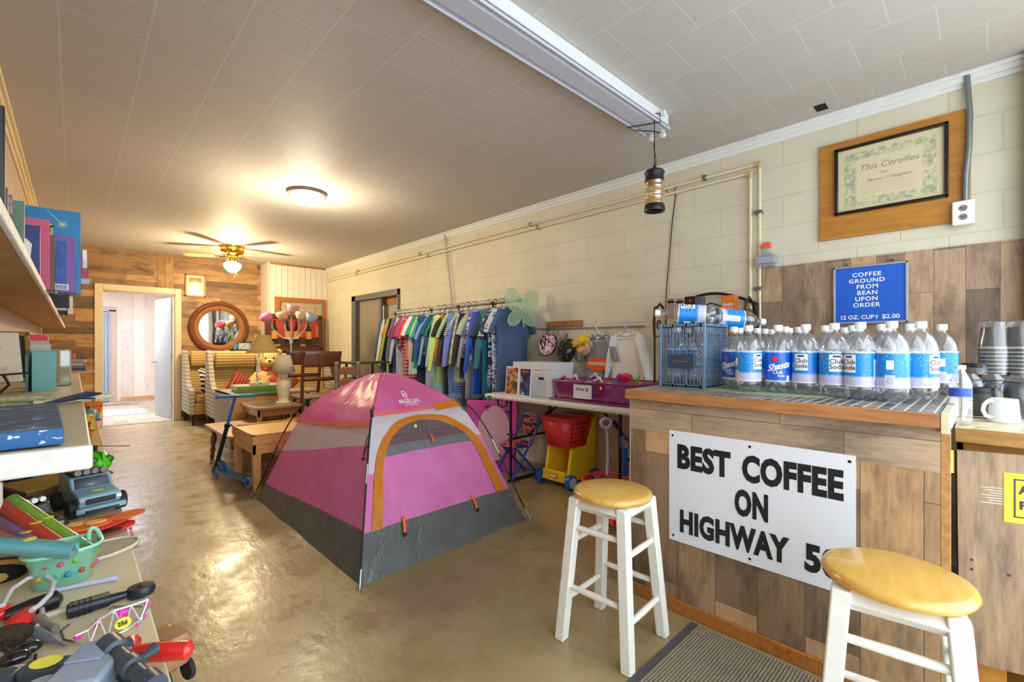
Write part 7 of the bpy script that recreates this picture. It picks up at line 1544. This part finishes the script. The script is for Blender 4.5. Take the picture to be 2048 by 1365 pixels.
pf = thing('gold_picture_frame', 'ornate gold frame leaning on the wall behind the canvas', 'picture frame', (-.26, 3.55, ZM+.004)); pf.rotation_euler = (R(-8), 0, R(25)); f = MB()
for (x0, x1, z0, z1) in ((-.1, .1, 0, .025), (-.1, .1, .25, .275), (-.1, -.075, 0, .275), (.075, .1, 0, .275)): f.box(x0, x1, -.02, 0, z0, z1)
f.build('frame', mat('antique_gold', '#94713a', .4, .5, noise=.4, nscale=60, bump=.5), pf, bevel=.004); MB().box(-.075, .075, -.004, 0, .025, .25).build('backing', M_blk, pf)
pf2 = thing('multi_photo_frame', 'pale wooden photo frame with red top leaning behind the teal box', 'photo frame', (-.20, 4.3, ZM+.004)); pf2.rotation_euler = (R(-10), 0, R(30)); MB().box(-.11, .11, 0, .02, 0, .28).build('frame', mat('pale_rose_frame', '#b8a090', .5), pf2, bevel=.004)
MB().box(-.05, .06, -.004, 0, .03, .13).build('photo', M_ivory, pf2); MB().box(-.10, .10, -.004, 0, .24, .275).build('red_band', M_lr, pf2)
for i, (c, w_) in enumerate((('#8f8fa0', .11), ('#b9b08c', .09), ('#5c5f74', .10), ('#3a3f55', .095))):
    b = thing('notebook', ['lilac grey book at the top of the small stack on the middle shelf', 'cream book second in the small stack on the middle shelf', 'slate book third in the small stack on the middle shelf', 'navy book at the bottom of the small stack'][i], 'book', (-.035, 5.0, ZM+.070-.022*i), R(5*i-6), 'small book stack on the middle shelf'); MB().box(-w_, w_*.9, -.08, .08, 0, .021).build('book_cover', mat('cover_'+c[1:], c, .5), b, bevel=.002)
tag(MB().box(-.20, .105, 4.65, 4.80, ZM+.002, ZM+.012).build('wooden_lath', M_pine), 'thin brown lath lying across the middle shelf under the books', 'lath')
rd = atx(103, 698, -.10); tag(MB().sphere((-.10, 4.05, ZM+.03), (.03, .03, .03), 12, 8).sphere((-.10, 4.05, ZM+.075), (.022, .022, .022), 12, 8).build('red_ornament', mat('red_white_ornament', '#c4402c', .5, noise=.5, nscale=50)), 'small red and white ornament behind the teal box', 'ornament')
for i, (y, c, n_) in enumerate(((5.04, '#45404a', 'dark knobbly figurine at the back of the small book stack'), (4.95, '#b5543c', 'reddish knobbly figurine on top of the small book stack'))): tag(MB().sphere((-.03, y, ZM+.115), (.035, .03, .02), 10, 8).sphere((-.05, y, ZM+.135), .016, 10, 8).sphere((-.01, y+.01, ZM+.13), .014, 10, 8).build('figurine', mat('fig_'+c[1:], c, .6, noise=.5, nscale=50)), n_, 'figurine')
tag(MB().box(-.28, -.06, 2.20, 2.32, ZM+.004, ZM+.03).tube([(-.27, 2.19, ZM+.028), (-.07, 2.19, ZM+.028)], .010, 8).build('lace_cloth_roll', mat('sage_lace', '#a2a27c', .8, noise=.35, nscale=70, bump=.6)), 'folded sage lace trimmed cloth on the middle shelf', 'cloth')
ht = MB().tube([(-.08, 2.10, ZM+.012), (-.02, 2.20, ZM+.018), (.03, 2.26, ZM+.024), (.07, 2.24, ZM+.028)], [.004, .010, .012, .003], 8).tube([(.0, 2.2, ZM+.018), (.05, 2.16, ZM+.018)], .004, 6); tag(ht.build('toy_jet', mat('navy_toy', '#2c3a52', .4)), 'small navy toy jet lying by the loose slat', 'toy')
# ---------------- long low display table of toys ----------------
ZT = .72
dt = thing('display_table', 'long low cream topped table of second-hand toys along the left wall', 'table', (-.1, 2.9, 0)); LX += .003
MB().box(LX, .100, .30, 3.0, ZT-.025, ZT).build('tabletop', mat('cream_laminate', '#cfc4a2', .4, noise=.08, nscale=4), dt, world=True, bevel=.003); MB().box(LX, .104, 3.0, 5.6, ZT-.030, ZT-.004).build('tabletop_far', M_lt, dt, world=True, bevel=.003)
for y in (.5, 2.8, 5.4):
    for x in (LX+.03, .04): MB().box(x, x+.035, y, y+.035, 0, ZT-.03).build('leg', M_cr2, dt, world=True)
def jeep(label, p, rz, col, s=1.0, dark=False):
    t = thing('toy_truck', label, 'toy vehicle', p, rz, 'toy vehicles on the display table'); m = mat('toy_'+col[1:], col, .3, noise=.03, coat=.3); k = s
    def B(x0, x1, y0, y1, z0, z1): return MB().box(x0*k, x1*k, y0*k, y1*k, z0*k, z1*k)
    o = MB(); o.prism([(y*k, z*k) for y, z in ((-.085, .028), (-.09, .05), (-.085, .058), (-.03, .066), (-.012, .095), (.075, .097), (.085, .06), (.085, .028))], .088*k, M=T(-.044*k, 0, 0) @ RZ(R(90)) @ Matrix.Scale(-1, 4, (0, 1, 0)) if 0 else T(.044*k, 0, 0) @ RZ(R(90)))
    o.build('truck_body', m, t, bevel=.004)
    MB().add([(x*k, y*k, z*k) for x, y, z in ((-.037, -.031, .068), (.037, -.031, .068), (.035, -.0145, .092), (-.035, -.0145, .092))], [(0, 1, 2, 3)]).build('windscreen', mat('smoked_window', '#5d6066', .15, noise=0), t, solid=.0015)
    B(-.030, .030, -.0925, -.088, .036, .050).build('grille', M_blk, t, bevel=.001); B(-.052, .052, -.102, -.088, .016, .030).build('front_bumper', m if not dark else M_blk, t, bevel=.003); B(-.035, .035, -.1035, -.100, .015, .023).build('bumper_insert', M_blk, t)
    for s_ in (-1, 1): B(s_*.038-.006, s_*.038+.006, -.0915, -.088, .040, .050).build('headlamp', M_chrome, t, bevel=.001)
    B(-.036, .036, -.01, .07, .098, .104).build('roof_rack', M_blk, t, bevel=.002)
    for i in range(4): MB().cyl(((-.027+.018*i)*k, -.016*k, .107*k), ((-.027+.018*i)*k, -.006*k, .107*k), .0075*k, 12).build('roof_lamp', mat('lamp_grey', '#6a6458', .3) if not dark else M_lw, t)
    for x in (-.05, .05):
        for y in (-.058, .058):
            wl = MB().cyl(((x-.011)*k, y*k, .024*k), ((x+.011)*k, y*k, .024*k), .024*k, 22).build('wheel', mat('tyre_black', '#1e1d1c', .7, noise=.3, nscale=90), t, bevel=.003)
    return t
j1 = jeep('pale blue toy off-road truck with roof lamps near the table edge', (.030, 1.83, ZT+.001), R(14), '#7fa3b0', 1.06)
MB().lathe([(.001, 0), (.011, 0), (.011, .0006), (.001, .0006)], n=18, sx=1.3, c=(0, -.065, .0665)).build('price_dot', MATS['yellow_sticker'], j1)
jeep('dark green army toy truck left of the pale blue one', (-.085, 1.66, ZT+.001), R(24), '#2c3426', .86, True)
dk = thing('toy_flatbed', 'brown and black toy truck bed lying behind the army truck', 'toy vehicle', (-.075, 2.02, ZT+.001), R(24), None); MB().box(-.065, .065, -.08, .08, .03, .055).build('truck_bed', mat('brown_plastic', '#6d5238', .4, noise=.1), dk, bevel=.004)
MB().box(-.067, .067, -.082, .082, .055, .060).build('bed_rim', mat('ochre_rim', '#a3862e', .4), dk); 
for x in (-.06, .06):
    for y in (-.05, .05): MB().cyl((x-.01, y, .022), (x+.01, y, .022), .022, 18).build('wheel', MATS['tyre_black'], dk)
def lump(label, p, col, sz, seed, name='toy_part', n=5):
    rnd = random.Random(seed); t = thing(name, label, 'toy', p, rnd.random()*6, 'toys heaped on the display table'); m = mat('toy_'+col[1:], col, .35, noise=.15, nscale=30)
    MB().box(-sz, sz, -sz*.6, sz*.6, 0, sz*.5).build('toy_body', m, t, bevel=sz*.12)
    MB().box(-sz*.3, sz*.6, -sz*.5, sz*.5, sz*.5, sz*.95).build('toy_cab', mat('toy_dark_trim', '#34383c', .4), t, bevel=sz*.1)
    for x in (-sz*.6, sz*.6):
        for y in (-sz*.62, sz*.62): MB().cyl((x, y-.005, sz*.22), (x, y+.005, sz*.22), sz*.25, 14).build('toy_wheel', M_blk, t)
    return t
LMP = [(-.06, 2.22, '#8a7348', .05, 'khaki toy truck heaped behind the flatbed'), (.02, 2.16, '#c43424', .038, 'glossy red toy car behind the pale blue truck'), (-.13, 2.40, '#1f7590', .05, 'blue toy car partly under the middle shelf'), (-.02, 2.52, '#3f3a34', .045, 'dark brown toy car further along the display table'),
       (.045, 2.40, '#2f2c28', .038, 'small black toy buggy near the helicopter'), (-.16, 2.05, '#20304e', .05, 'navy toy car beneath the shelf bracket'), (-.10, 2.75, '#7a6a4a', .05, 'tan toy jeep below the shelf'), (.0, 2.85, '#a83a2c', .035, 'small red toy car below the shelf edge'), (-.2, 1.72, '#23365e', .035, 'small navy toy car left of the army truck')]
for i, (x, y, c, s_, l_) in enumerate(LMP): lump(l_, (x, y, ZT+.001), c, s_, i)
# green helicopter
hc = thing('toy_helicopter', 'lime green toy helicopter with thin brown rotor near the table edge', 'toy helicopter', (.045, 2.40, ZT+.02), R(20)); hc.location = (.055, 2.30, ZT+.004)
M_lime = mat('lime_plastic', '#56c41c', .3, noise=.04)
MB().sphere((0, 0, .045), (.045, .062, .042), 22, 16).tube([(0, .05, .055), (0, .12, .062), (0, .17, .07)], [.018, .010, .006], 10).build('fuselage', M_lime, hc, smooth=60); MB().box(-.004, .004, -.064, .03, .008, .088).build('centre_rib', M_lime, hc, bevel=.003)
for s_ in (-1, 1): MB().sphere((s_*.022, -.045, .058), (.016, .012, .015), 12, 8).build('cockpit_window', mat('window_green', '#2f7a14', .2, noise=0), hc); MB().tube([(s_*.03, -.05, .004), (s_*.03, .05, .004)], .004, 6).tube([(s_*.03, -.02, .004), (s_*.02, -.02, .02)], .003, 6).build('skid', M_blk, hc)
MB().cyl((0, 0, .085), (0, 0, .105), .006).build('rotor_mast', M_blk, hc); rt = MB()
for a in (R(-60), R(120)): rt.tube([(0, 0, .105), (.12*math.cos(a), .12*math.sin(a), .103)], .004, 6, flat=.3)
rt.build('rotor_blade', M_blk, hc)
hc2 = thing('toy_helicopter', 'multicoloured toy helicopter with long brown rotor further along the table', 'toy helicopter', (.06, 3.85, ZT+.0), R(10)); MB().sphere((0, 0, .05), (.05, .08, .045), 20, 12).build('fuselage', mat('teal_grey_plastic', '#5f8a96', .3), hc2, smooth=60)
MB().lathe([(.002, 0), (.055, 0), (.06, .012), (.002, .02)], n=24, c=(.0, -.02, .02)).build('purple_float', mat('violet_plastic', '#84489c', .35), hc2); rt = MB()
for a in (R(-8), R(172), R(20), R(200)): rt.tube([(0, 0, .105), (.24*math.cos(a), .24*math.sin(a), .10)], .004, 6, flat=.3)
rt.build('rotor_blade', mat('brown_rotor', '#6b4a34', .5), hc2); MB().cyl((0, 0, .09), (0, 0, .108), .006).build('rotor_mast', M_blk, hc2)
for i, (x, y, c, l_) in enumerate(((.085, 4.35, '#d87a2c', 'orange plastic toy cup at the table edge before the doorway'), (.02, 4.9, '#8a8f98', 'silver grey trainer-like toy on the far display table'), (-.01, 5.2, '#3a3a42', 'black and white toy shoe at the far end of the display table'), (.0, 4.55, '#c43a6a', 'pink and black toy bundle on the far display table'), (.055, 3.6, '#d9b42c', 'yellow toy piece by the second helicopter'), (.03, 3.3, '#b04a34', 'rust coloured toy tower near the shelf corner'))):
    o = MB()
    if i == 0: o.lathe([(.02, 0), (.045, .0), (.055, .05), (.06, .09), (.052, .088), (.04, .01), (.004, .01)], c=(x, y, ZT), n=6)
    elif i in (1, 2): o.sphere((x, y, ZT+.05), (.05, .12, .05), 16, 10).sphere((x, y+.08, ZT+.09), (.035, .04, .05), 14, 8).box(x-.045, x+.045, y-.12, y+.12, ZT, ZT+.015)
    else: o.box(x-.03, x+.03, y-.05, y+.05, ZT, ZT+.05).sphere((x, y, ZT+.06), .03, 12, 8).tube([(x-.04, y, ZT+.03), (x+.03, y-.03, ZT+.08)], .008, 6)
    tag(o.build('toy_piece', mat('toy_'+c[1:], c, .4, noise=.35 if i in (2, 3) else .08, nscale=30), bevel=.003), l_, 'toy')
LX -= .003
def flat(name, label, cat, pts, z, th, m, M=None, eyes=None, parent=None):
    o = MB(); n = len(pts); o.add([(x, y, z) for x, y in pts]+[(x, y, z+th) for x, y in pts], [tuple(range(n))[::-1], tuple(range(n, 2*n))]+[(j, (j+1) % n, (j+1) % n+n, j+n) for j in range(n)]); return o
def oval(cx, cy, rx, ry, rot=0, n=28, k=None):
    out = []
    for j in range(n):
        a = 2*math.pi*j/n; q = k(a) if k else 1; x, y = rx*q*math.cos(a), ry*q*math.sin(a); out.append((cx+x*math.cos(rot)-y*math.sin(rot), cy+x*math.sin(rot)+y*math.cos(rot)))
    return out
M_mo = mat('orange_felt', '#e5702a', .8, noise=.05); M_mr = mat('red_felt', '#d03a28', .8, noise=.05); M_my = mat('sand_felt', '#d9a052', .8, noise=.05)
fm = thing('felt_mask', 'orange and red felt animal mask with sand coloured eye rings at the table edge', 'mask', (.050, 1.60, ZT+.018))
flat('', '', '', oval(.0, .0, .085, .05, .5, k=lambda a: 1+.10*math.cos(3*a)), .0, .004, M_mr).build('mask_back', M_mr, fm); flat('', '', '', oval(-.035, -.012, .055, .036, .3, k=lambda a: 1+.08*math.cos(2*a+1)), .004, .004, M_mo).build('mask_face', M_mo, fm)
flat('', '', '', oval(.055, .02, .04, .03, .6), .003, .003, M_mo).build('ear_tip', M_mo, fm)
for x, y in ((-.045, .0), (-.012, -.012)): MB().tube([(x+.019*math.cos(a), y+.010*math.sin(a), .010) for a in [2*math.pi*j/18 for j in range(18)]], .004, 6, closed=True).build('eye_ring', M_my, fm); flat('', '', '', oval(x, y, .015, .007), .0085, .001, M_blk).build('eye_hole', M_blk, fm)
fm2 = thing('felt_mask', 'red and black felt mask lying under the orange one', 'mask', (.030, 1.565, ZT+.006)); flat('', '', '', oval(0, 0, .09, .045, .3), 0, .005, M_mr).build('mask_face', M_mr, fm2); flat('', '', '', oval(.03, -.03, .03, .012, .4), .005, .003, M_blk).build('black_trim', M_blk, fm2)
fm3 = thing('felt_mask', 'sea blue felt mask below the red ones', 'mask', (-.015, 1.53, ZT+.001)); flat('', '', '', oval(0, 0, .055, .03, .2), 0, .005, None).build('mask_face', mat('sea_blue_felt', '#5f9ab8', .8), fm3)
bb2 = thing('baby_bib', 'grey and cream stitched baby bib lying at the table edge', 'bib', (.045, 1.43, ZT+.001)); flat('', '', '', oval(0, 0, .075, .055, .5), 0, .004, None).build('bib_cloth', mat('oatmeal_cloth', '#b5aa94', .9, noise=.1, nscale=50), bb2)
MB().tube([(x, y, .005) for x, y in oval(0, 0, .072, .052, .5)], .003, 6, closed=True).build('bib_binding', M_ivory, bb2)
bm_ = thing('face_covering', 'black and tan striped cap lying left of the mint basket', 'cap', (-.13, 1.42, ZT+.001)); MB().sphere((0, 0, .012), (.07, .05, .026), 22, 12).build('cap_body', stripes('tan_black_stripe', '#15130f', '#c79a56', 9, 'Y'), bm_, smooth=60)
# mint basket with light tubes
bk_ = thing('mint_basket', 'translucent mint basket with round holes holding long glow tubes', 'basket', (-.018, 1.31, ZT+.001), R(8)); bk_.scale = (.80, .80, .80); M_mint = clear('mint_plastic', '#7fd6b4', .10, .58, .2)
rr2 = lambda w, d, z: [(w*math.copysign(abs(math.cos(a))**.7, math.cos(a)), d*math.copysign(abs(math.sin(a))**.7, math.sin(a)), z) for a in [2*math.pi*j/36 for j in range(36)]]
MB().ring([rr2(.055, .045, 0), rr2(.062, .05, .05), rr2(.072, .058, .085)], False, False).add(rr2(.055, .045, .002), [tuple(range(36))]).build('basket_wall', M_mint, bk_, smooth=50); MB().tube(rr2(.074, .06, .086), .004, 8, closed=True).build('basket_rim', mat('mint_rim', '#8ed8ba', .3, noise=0), bk_)
MB().tube([(.062+.012*math.cos(a), .035*math.sin(a)*1.0, .084+.022*abs(math.sin(a))) for a in [math.pi*j/12 for j in range(13)]], .005, 8).build('basket_handle', MATS['mint_rim'], bk_)
HC_ = ['#d89a2c', '#c84a3a', '#2a9a6a', '#c0508a', '#2f8aa8', '#6ab84a', '#b8442e']
for i in range(14):
    a = -2.4+i*.22; zz = .03+.03*(i % 2); MB().sphere((.062*math.cos(a), .052*math.sin(a), zz), (.007, .007, .007), 10, 8).build('basket_hole', mat('hole_'+HC_[i % 7][1:], HC_[i % 7], .3, noise=0), bk_)
def gtube(label, p0, p1, col, r=.014):
    t = thing('glow_tube', label, 'tube', p0, 0, 'coloured tubes sticking out of the mint basket'); d = Vector(p1)-Vector(p0)
    MB().tube([(0, 0, 0), d], r, 16).build('clear_wrapper', clear('tube_wrap_'+col[1:], col, .14, .6, .08), t, smooth=60); MB().tube([d*.03, d*.97], r*.55, 12).build('coloured_core', mat('core_'+col[1:], col, .3, noise=.25, nscale=30), t, smooth=60)
    q = d*.55+Vector((0, 0, r)); MB().lathe([(.001, 0), (.010, 0), (.010, .001), (.001, .001)], c=q, n=14).build('price_dot', MATS['yellow_sticker'], t); return t
bs_ = Vector((.01, 1.32, ZT+.03))
gtube('lime green tube leaning furthest from the viewer', bs_+Vector((.02, .02, 0)), atd(22, 1000, 1.02), '#8ac43a')
gtube('red tube beside the lime green one', bs_+Vector((.0, .0, 0)), atd(0, 1010, 1.0), '#dc3a34')
gtube('violet tube beside the red one', bs_+Vector((-.015, -.005, 0)), atd(-20, 1035, .98), '#94629c', .012)
gtube('orange pink tube lowest of the leaning ones', bs_+Vector((-.02, -.02, 0)), atd(-25, 1060, .96), '#c8785c', .011)
gtube('turquoise foil tube lying across the basket rim', atd(150, 1102, .90), atd(-20, 1090, .86), '#58b4bc', .016)
# ratchet handle, straw, flute, tiara, toy pistol ...
def on(px, py, z=ZT): return atz(px, py, z)
a, b = on(132, 1225, ZT+.012), on(292, 1178, ZT+.012); d = b-a; rw = thing('toy_ratchet', 'black toy ratchet wrench with ribbed handle', 'toy tool', a); n_ = d.normalized()
MB().tube([d*0, d*.02, d*.06, d*.5, d*.56, d*.72, d*.80], [.008, .0125, .0125, .0115, .009, .007, .0065], 14).build('ratchet_handle', mat('navy_black_plastic', '#1d2530', .3, noise=0), rw, smooth=40)
for i in range(4): q = d*(.06+.07*i); MB().tube([q, q+n_*.004], .0138, 14).build('grip_band', M_blk, rw)
for i in range(4): q = d*(.10+.12*i)+Vector((0, 0, .0115)); MB().cb(q, (.014, .012, .003), rz=math.atan2(d.y, d.x)).build('grip_plate', mat('bronze_plate', '#6e5c4c', .4, noise=0), rw)
MB().lathe([(.002, -.008), (.018, -.008), (.020, 0), (.018, .008), (.002, .009)], c=d*.93, n=22, sx=1.15).tube([d*.80, d*.93], [.0065, .012], 12).build('ratchet_head', MATS['navy_black_plastic'], rw, smooth=40)
a, b = on(105, 1183, ZT+.006), on(235, 1156, ZT+.006); tag(MB().tube([a, a.lerp(b, .8), b], [.004, .005, .007], 12).build('plastic_tube', mat('milky_blue_plastic', '#b9c0dc', .3, noise=0), smooth=60), 'milky blue plastic tube lying before the mint basket', 'tube')
a, b = on(10, 1235, ZT+.012), on(125, 1195, ZT+.014); tag(MB().tube([a, a.lerp(b, .5), a.lerp(b, .9), b], [.012, .016, .016, .006], 14).build('black_case', M_blk, smooth=50), 'smooth black oblong case beside the red handled rope', 'case')
a, b = on(85, 1235, ZT+.004), on(132, 1222, ZT+.004); tag(MB().tube([a, b], .005, 10).build('pale_stub', M_ivory), 'cream plastic stub beside the toy ratchet', 'stub')
jr = thing('jump_rope', 'white plastic loop rope with red handles on the display table', 'skipping rope', on(60, 1230, ZT+.005)); L0 = Vector(jr.location)
pts = [on(x, y, ZT+.03)-L0 for x, y in ((5, 1212), (22, 1180), (55, 1158), (90, 1150), (108, 1165), (100, 1190), (78, 1212), (62, 1222))]; MB().tube(pts, .0042, 10).build('rope_loop', mat('milky_white_tube', '#cfc6ca', .35, noise=0), jr, smooth=60)
pts = [on(x, y, ZT+.01)-L0 for x, y in ((28, 1220), (60, 1210), (84, 1216), (84, 1240), (70, 1262), (42, 1280))]; MB().tube(pts, .0042, 10).build('rope_loop', MATS['milky_white_tube'], jr, smooth=60)
for (x0, y0_, x1, y1_) in ((65, 1215, 20, 1262), (30, 1216, -10, 1232)):
    a, b = on(x0, y0_, ZT+.02)-L0, on(x1, y1_, ZT+.014)-L0; MB().tube([a, a.lerp(b, .2), a.lerp(b, .7), b], [.006, .012, .018, .012], 14, flat=.7).build('red_handle', mat('glossy_red', '#d82a24', .2, noise=.02, coat=.4), jr, smooth=60)
# tiara
ti = thing('toy_tiara', 'silver plastic tiara with pink stars and a 25 cent price sticker', 'tiara', on(215, 1262, ZT)); L0 = Vector(ti.location); M_tis = mat('silver_plastic', '#d9dbe2', .2, .4, noise=.1, nscale=80); M_star = mat('pink_star', '#ec3fb0', .3, noise=.1)
base = [on(x, y, ZT+.004)-L0 for x, y in ((150, 1285), (180, 1287), (215, 1278), (250, 1262), (280, 1242), (298, 1218))]; topc = [on(x, y, ZT+.030)-L0 for x, y in ((152, 1272), (175, 1262), (198, 1240), (228, 1222), (262, 1212), (296, 1200))]
MB().tube(base, .0022, 8).build('tiara_band', M_tis, ti); MB().tube(topc, .0018, 8).build('tiara_top_wire', M_tis, ti)
for i in range(6):
    MB().tube([base[i], topc[i]], .0014, 6).tube([base[i], topc[min(5, i+1)]], .0014, 6).build('tiara_strut', M_tis, ti)
MB().tube([base[0], on(128, 1280, ZT+.003)-L0, on(122, 1262, ZT+.003)-L0, on(138, 1250, ZT+.003)-L0], .0016, 6).tube([on(218, 1220, ZT+.003)-L0, on(225, 1214, ZT+.003)-L0, on(285, 1214, ZT+.003)-L0], .0012, 6).build('tiara_arm', M_steel, ti)
nv = Vector((-.35, -.75, .55)).normalized(); rv = Vector((.85, .1, .1)).normalized(); uv_ = rv.cross(nv)*-1
def star(c, r, nm='pink_star', m=M_star):
    ps = []
    for j in range(10): a = math.pi/2+j*math.pi/5; q = r if j % 2 == 0 else r*.45; ps.append(c+rv*q*math.cos(a)+uv_*q*math.sin(a)+nv*.004)
    MB().add([c+nv*.008]+ps, [(0, j+1, (j+1) % 10+1) for j in range(10)]).build(nm, m, ti, smooth=0, solid=.002)
for (x, y, r) in ((158, 1276, .007), (197, 1248, .009), (245, 1228, .013), (297, 1208, .006)): star(on(x, y, ZT+.02)-L0, r)
for (x, y) in ((170, 1290), (205, 1282), (240, 1272), (275, 1250), (290, 1232)): MB().sphere(on(x, y, ZT+.006)-L0, .0028, 8, 6).build('pink_bead', M_star, ti)
c = on(248, 1248, ZT+.012)-L0; MB().add([c+nv*.004+rv*.011*math.cos(a)+uv_*.010*math.sin(a) for a in [2*math.pi*j/20 for j in range(20)]], [tuple(range(20))]).build('price_sticker', MATS['yellow_sticker'], ti, smooth=0, solid=.0008)
vs, fs = textmesh('25¢', .009, bold=.0003, depth=.0001); Mx = wall_frame(c+nv*.0058, rv, uv_); MB().add(vs, fs, 0, Mx).build('price_writing', M_ink, ti, smooth=0)
# red ribbed handle, scope, grey toy pistol
a, b = on(262, 1308, ZT+.03), on(385, 1300, ZT+.03); d = b-a; rh = thing('red_ribbed_handle', 'glossy red ribbed plastic handle jutting past the table edge', 'toy handle', a); pts = []; rs = []
for i in range(44): f_ = i/43; pts.append(d*f_); rs.append((.0105+.0025*math.sin(f_*2.6))*(1+.035*math.cos(i*math.pi))*(1 if f_ < .93 else max(.25, 1-(f_-.93)*9)))
MB().tube(pts, rs, 18).build('handle_grip', MATS['glossy_red'], rh, smooth=60); MB().tube([d*.0, d*-.02+Vector((0, .02, .0)), d*.06+Vector((0, .035, .0))], [.012, .015, .012], 12).build('handle_guard', MATS['glossy_red'], rh, smooth=60)
M_gun = mat('blue_grey_plastic', '#8d9aac', .35, noise=.04); M_gun2 = mat('dark_slate_plastic', '#36424e', .35, noise=.05)
g0 = on(40, 1362, ZT+.02); g1 = on(255, 1330, ZT+.02); tg = thing('toy_blaster', 'grey and slate toy blaster with dark scope in the near left corner', 'toy blaster', g0); an = math.atan2((g1-g0).y, (g1-g0).x); Lg = (g1-g0).length; tg.rotation_euler = (0, 0, an)
MB().box(Lg*.50, Lg*1.02, -.075, .018, -.015, .030).build('receiver', M_gun, tg, bevel=.006)
for i in range(11): x = Lg*.50+.0; MB().box(Lg*.53+.0068*0, Lg*.86, -.030+.0042*i, -.0275+.0042*i, .030, .0335).build('ribbed_grip', M_gun, tg, bevel=.0008)
MB().box(0, Lg*.52, -.012, .018, -.012, .018).box(-.04, .0, -.03, .012, -.015, .015).build('barrel', M_gun2, tg, bevel=.005); MB().lathe([(.001, 0), (.014, 0), (.014, .001), (.001, .001)], c=(Lg*.22, .003, .0185), n=18, sx=1.3).build('price_sticker', MATS['yellow_sticker'], tg)
MB().cyl((Lg*.42, -.05, .0), (Lg*.42, -.05, .02), .022, 22).build('round_boss', M_gun, tg, bevel=.003)
s0 = on(216, 1290, ZT+.045); s1 = on(300, 1368, ZT+.045); dd = s1-s0; sp = thing('toy_scope', 'dark slate toy gun scope lying across the grey blaster', 'toy scope', s0-Vector((0, 0, .0)))
MB().tube([dd*0, dd*.22, dd*.24, dd*.5, dd*.52, dd*.64, dd*.66, dd*.9, dd*.92, dd*1.1], [.0165, .0165, .011, .011, .014, .014, .010, .010, .015, .015], 20).build('scope_tube', M_gun2, sp, smooth=35); MB().tube([dd*.56, dd*.56+Vector((.02, .012, .0)), dd*.56+Vector((.028, .02, .0))], [.006, .006, .009], 10).tube([dd*.2+Vector((.0, .0, 0)), dd*.2+Vector((.016, .012, 0))], .008, 10).build('scope_knob', M_gun2, sp)
MB().tube([dd*.1+Vector((0, 0, -.022)), dd*1.1+Vector((0, 0, -.022))], .009, 4).build('scope_rail', M_gun2, sp)
# sunglasses, grey blade, phone-like toy
a, b = on(65, 1262, ZT+.012), on(132, 1292, ZT+.008); tag(MB().tube([a, a.lerp(b, .4), b], [.011, .009, .002], 12, flat=.4).build('toy_knife', mat('slate_grey_plastic', '#5d6874', .35)), 'slate grey toy blade pointing right on the display table', 'toy blade')
a, b = on(75, 1240, ZT+.010), on(112, 1258, ZT+.010); tag(MB().tube([a, a.lerp(b, .5)+Vector((0, -.004, 0)), b], [.010, .0075, .006], 12).build('grey_hook', mat('warm_grey_plastic', '#77736a', .4)), 'warm grey plastic hook end beside the tiara', 'toy hook')
sn = thing('sunglasses', 'glossy black sunglasses lying open at the near left of the table', 'sunglasses', on(35, 1312, ZT+.012)); L0 = Vector(sn.location)
for x, y in ((28, 1318), (52, 1298)): MB().sphere(on(x, y, ZT+.016)-L0, (.019, .013, .010), 18, 12).build('lens', mat('glossy_black', '#0d0f14', .08, noise=0, coat=.6), sn, smooth=60)
MB().tube([on(0, 1290, ZT+.02)-L0, on(28, 1318, ZT+.018)-L0, on(50, 1300, ZT+.02)-L0, on(62, 1290, ZT+.02)-L0], .0038, 8).tube([on(50, 1335, ZT+.006)-L0, on(70, 1335, ZT+.004)-L0, on(72, 1310, ZT+.004)-L0], .0022, 8).build('glasses_frame', M_blk, sn)
tag(MB().sphere(on(15, 1275, ZT+.02), (.03, .016, .018), 18, 12).build('hair_brush', mat('brown_bristles', '#3a2a20', .8, noise=.5, nscale=120, bump=.8)), 'brown bristled brush end at the left frame edge', 'brush')
tag(MB().sphere(on(22, 1352, ZT+.012), (.02, .014, .012), 16, 10).build('foil_bag', mat('crumpled_foil', '#b0b2c8', .2, .5, noise=.4, nscale=60, bump=.8)), 'crumpled silvery packet at the near left corner', 'packet')
# bead string and pompom hanging at the table edge
bs2 = thing('bead_string', 'string of silver and red beads hanging off the display table edge', 'beads', (.112, 1.66, ZT-.03))
for i in range(6): MB().sphere((.0+.001*i, -.012*i, -.006*i), .0042 if i < 5 else .007, 10, 8).build('bead', (M_chrome if i % 2 else M_lr), bs2)
tag(MB().sphere(atd(238, 992, 1.36), .0105, 14, 10).build('pompom', mat('pink_pompom', '#c8606c', .9, noise=.2, nscale=90, bump=.6)), 'pink pompom poking past the table edge beside the pale blue truck', 'pompom')
# ride-on toy under the near table edge
ro = thing('toy_cart', 'small copper brown toy cart with black wheels hung at the display table edge', 'toy cart', (.145, 1.22, .48), R(20)); ro.scale = (.25, .25, .25)
MB().tube([(-.08, 0, .38), (-.20, 0, .60), (-.25, 0, .84)], .02, 8).build('hanging_hook', M_steel, ro)
MB().ring([rect(.10, .15, .16, .03), rect(.11, .16, .38, .03), rect(.09, .14, .42, .03)]).build('cart_body', mat('copper_brown_plastic', '#9c6a4c', .3, noise=.08), ro, smooth=40, bevel=.004)
for x in (-.09, .09):
    for y in (-.12, .12): wl = MB().cyl((x-.02, y, .09), (x+.02, y, .09), .09, 24).build('wheel', MATS['tyre_black'], ro, bevel=.006)
MB().box(.105, .12, -.02, .02, .1, .2).build('axle_bracket', M_steel, ro); MB().lathe([(.001, 0), (.014, 0), (.014, .001), (.001, .001)], c=(.06, .10, .4205), n=16).build('price_dot', MATS['yellow_sticker'], ro)
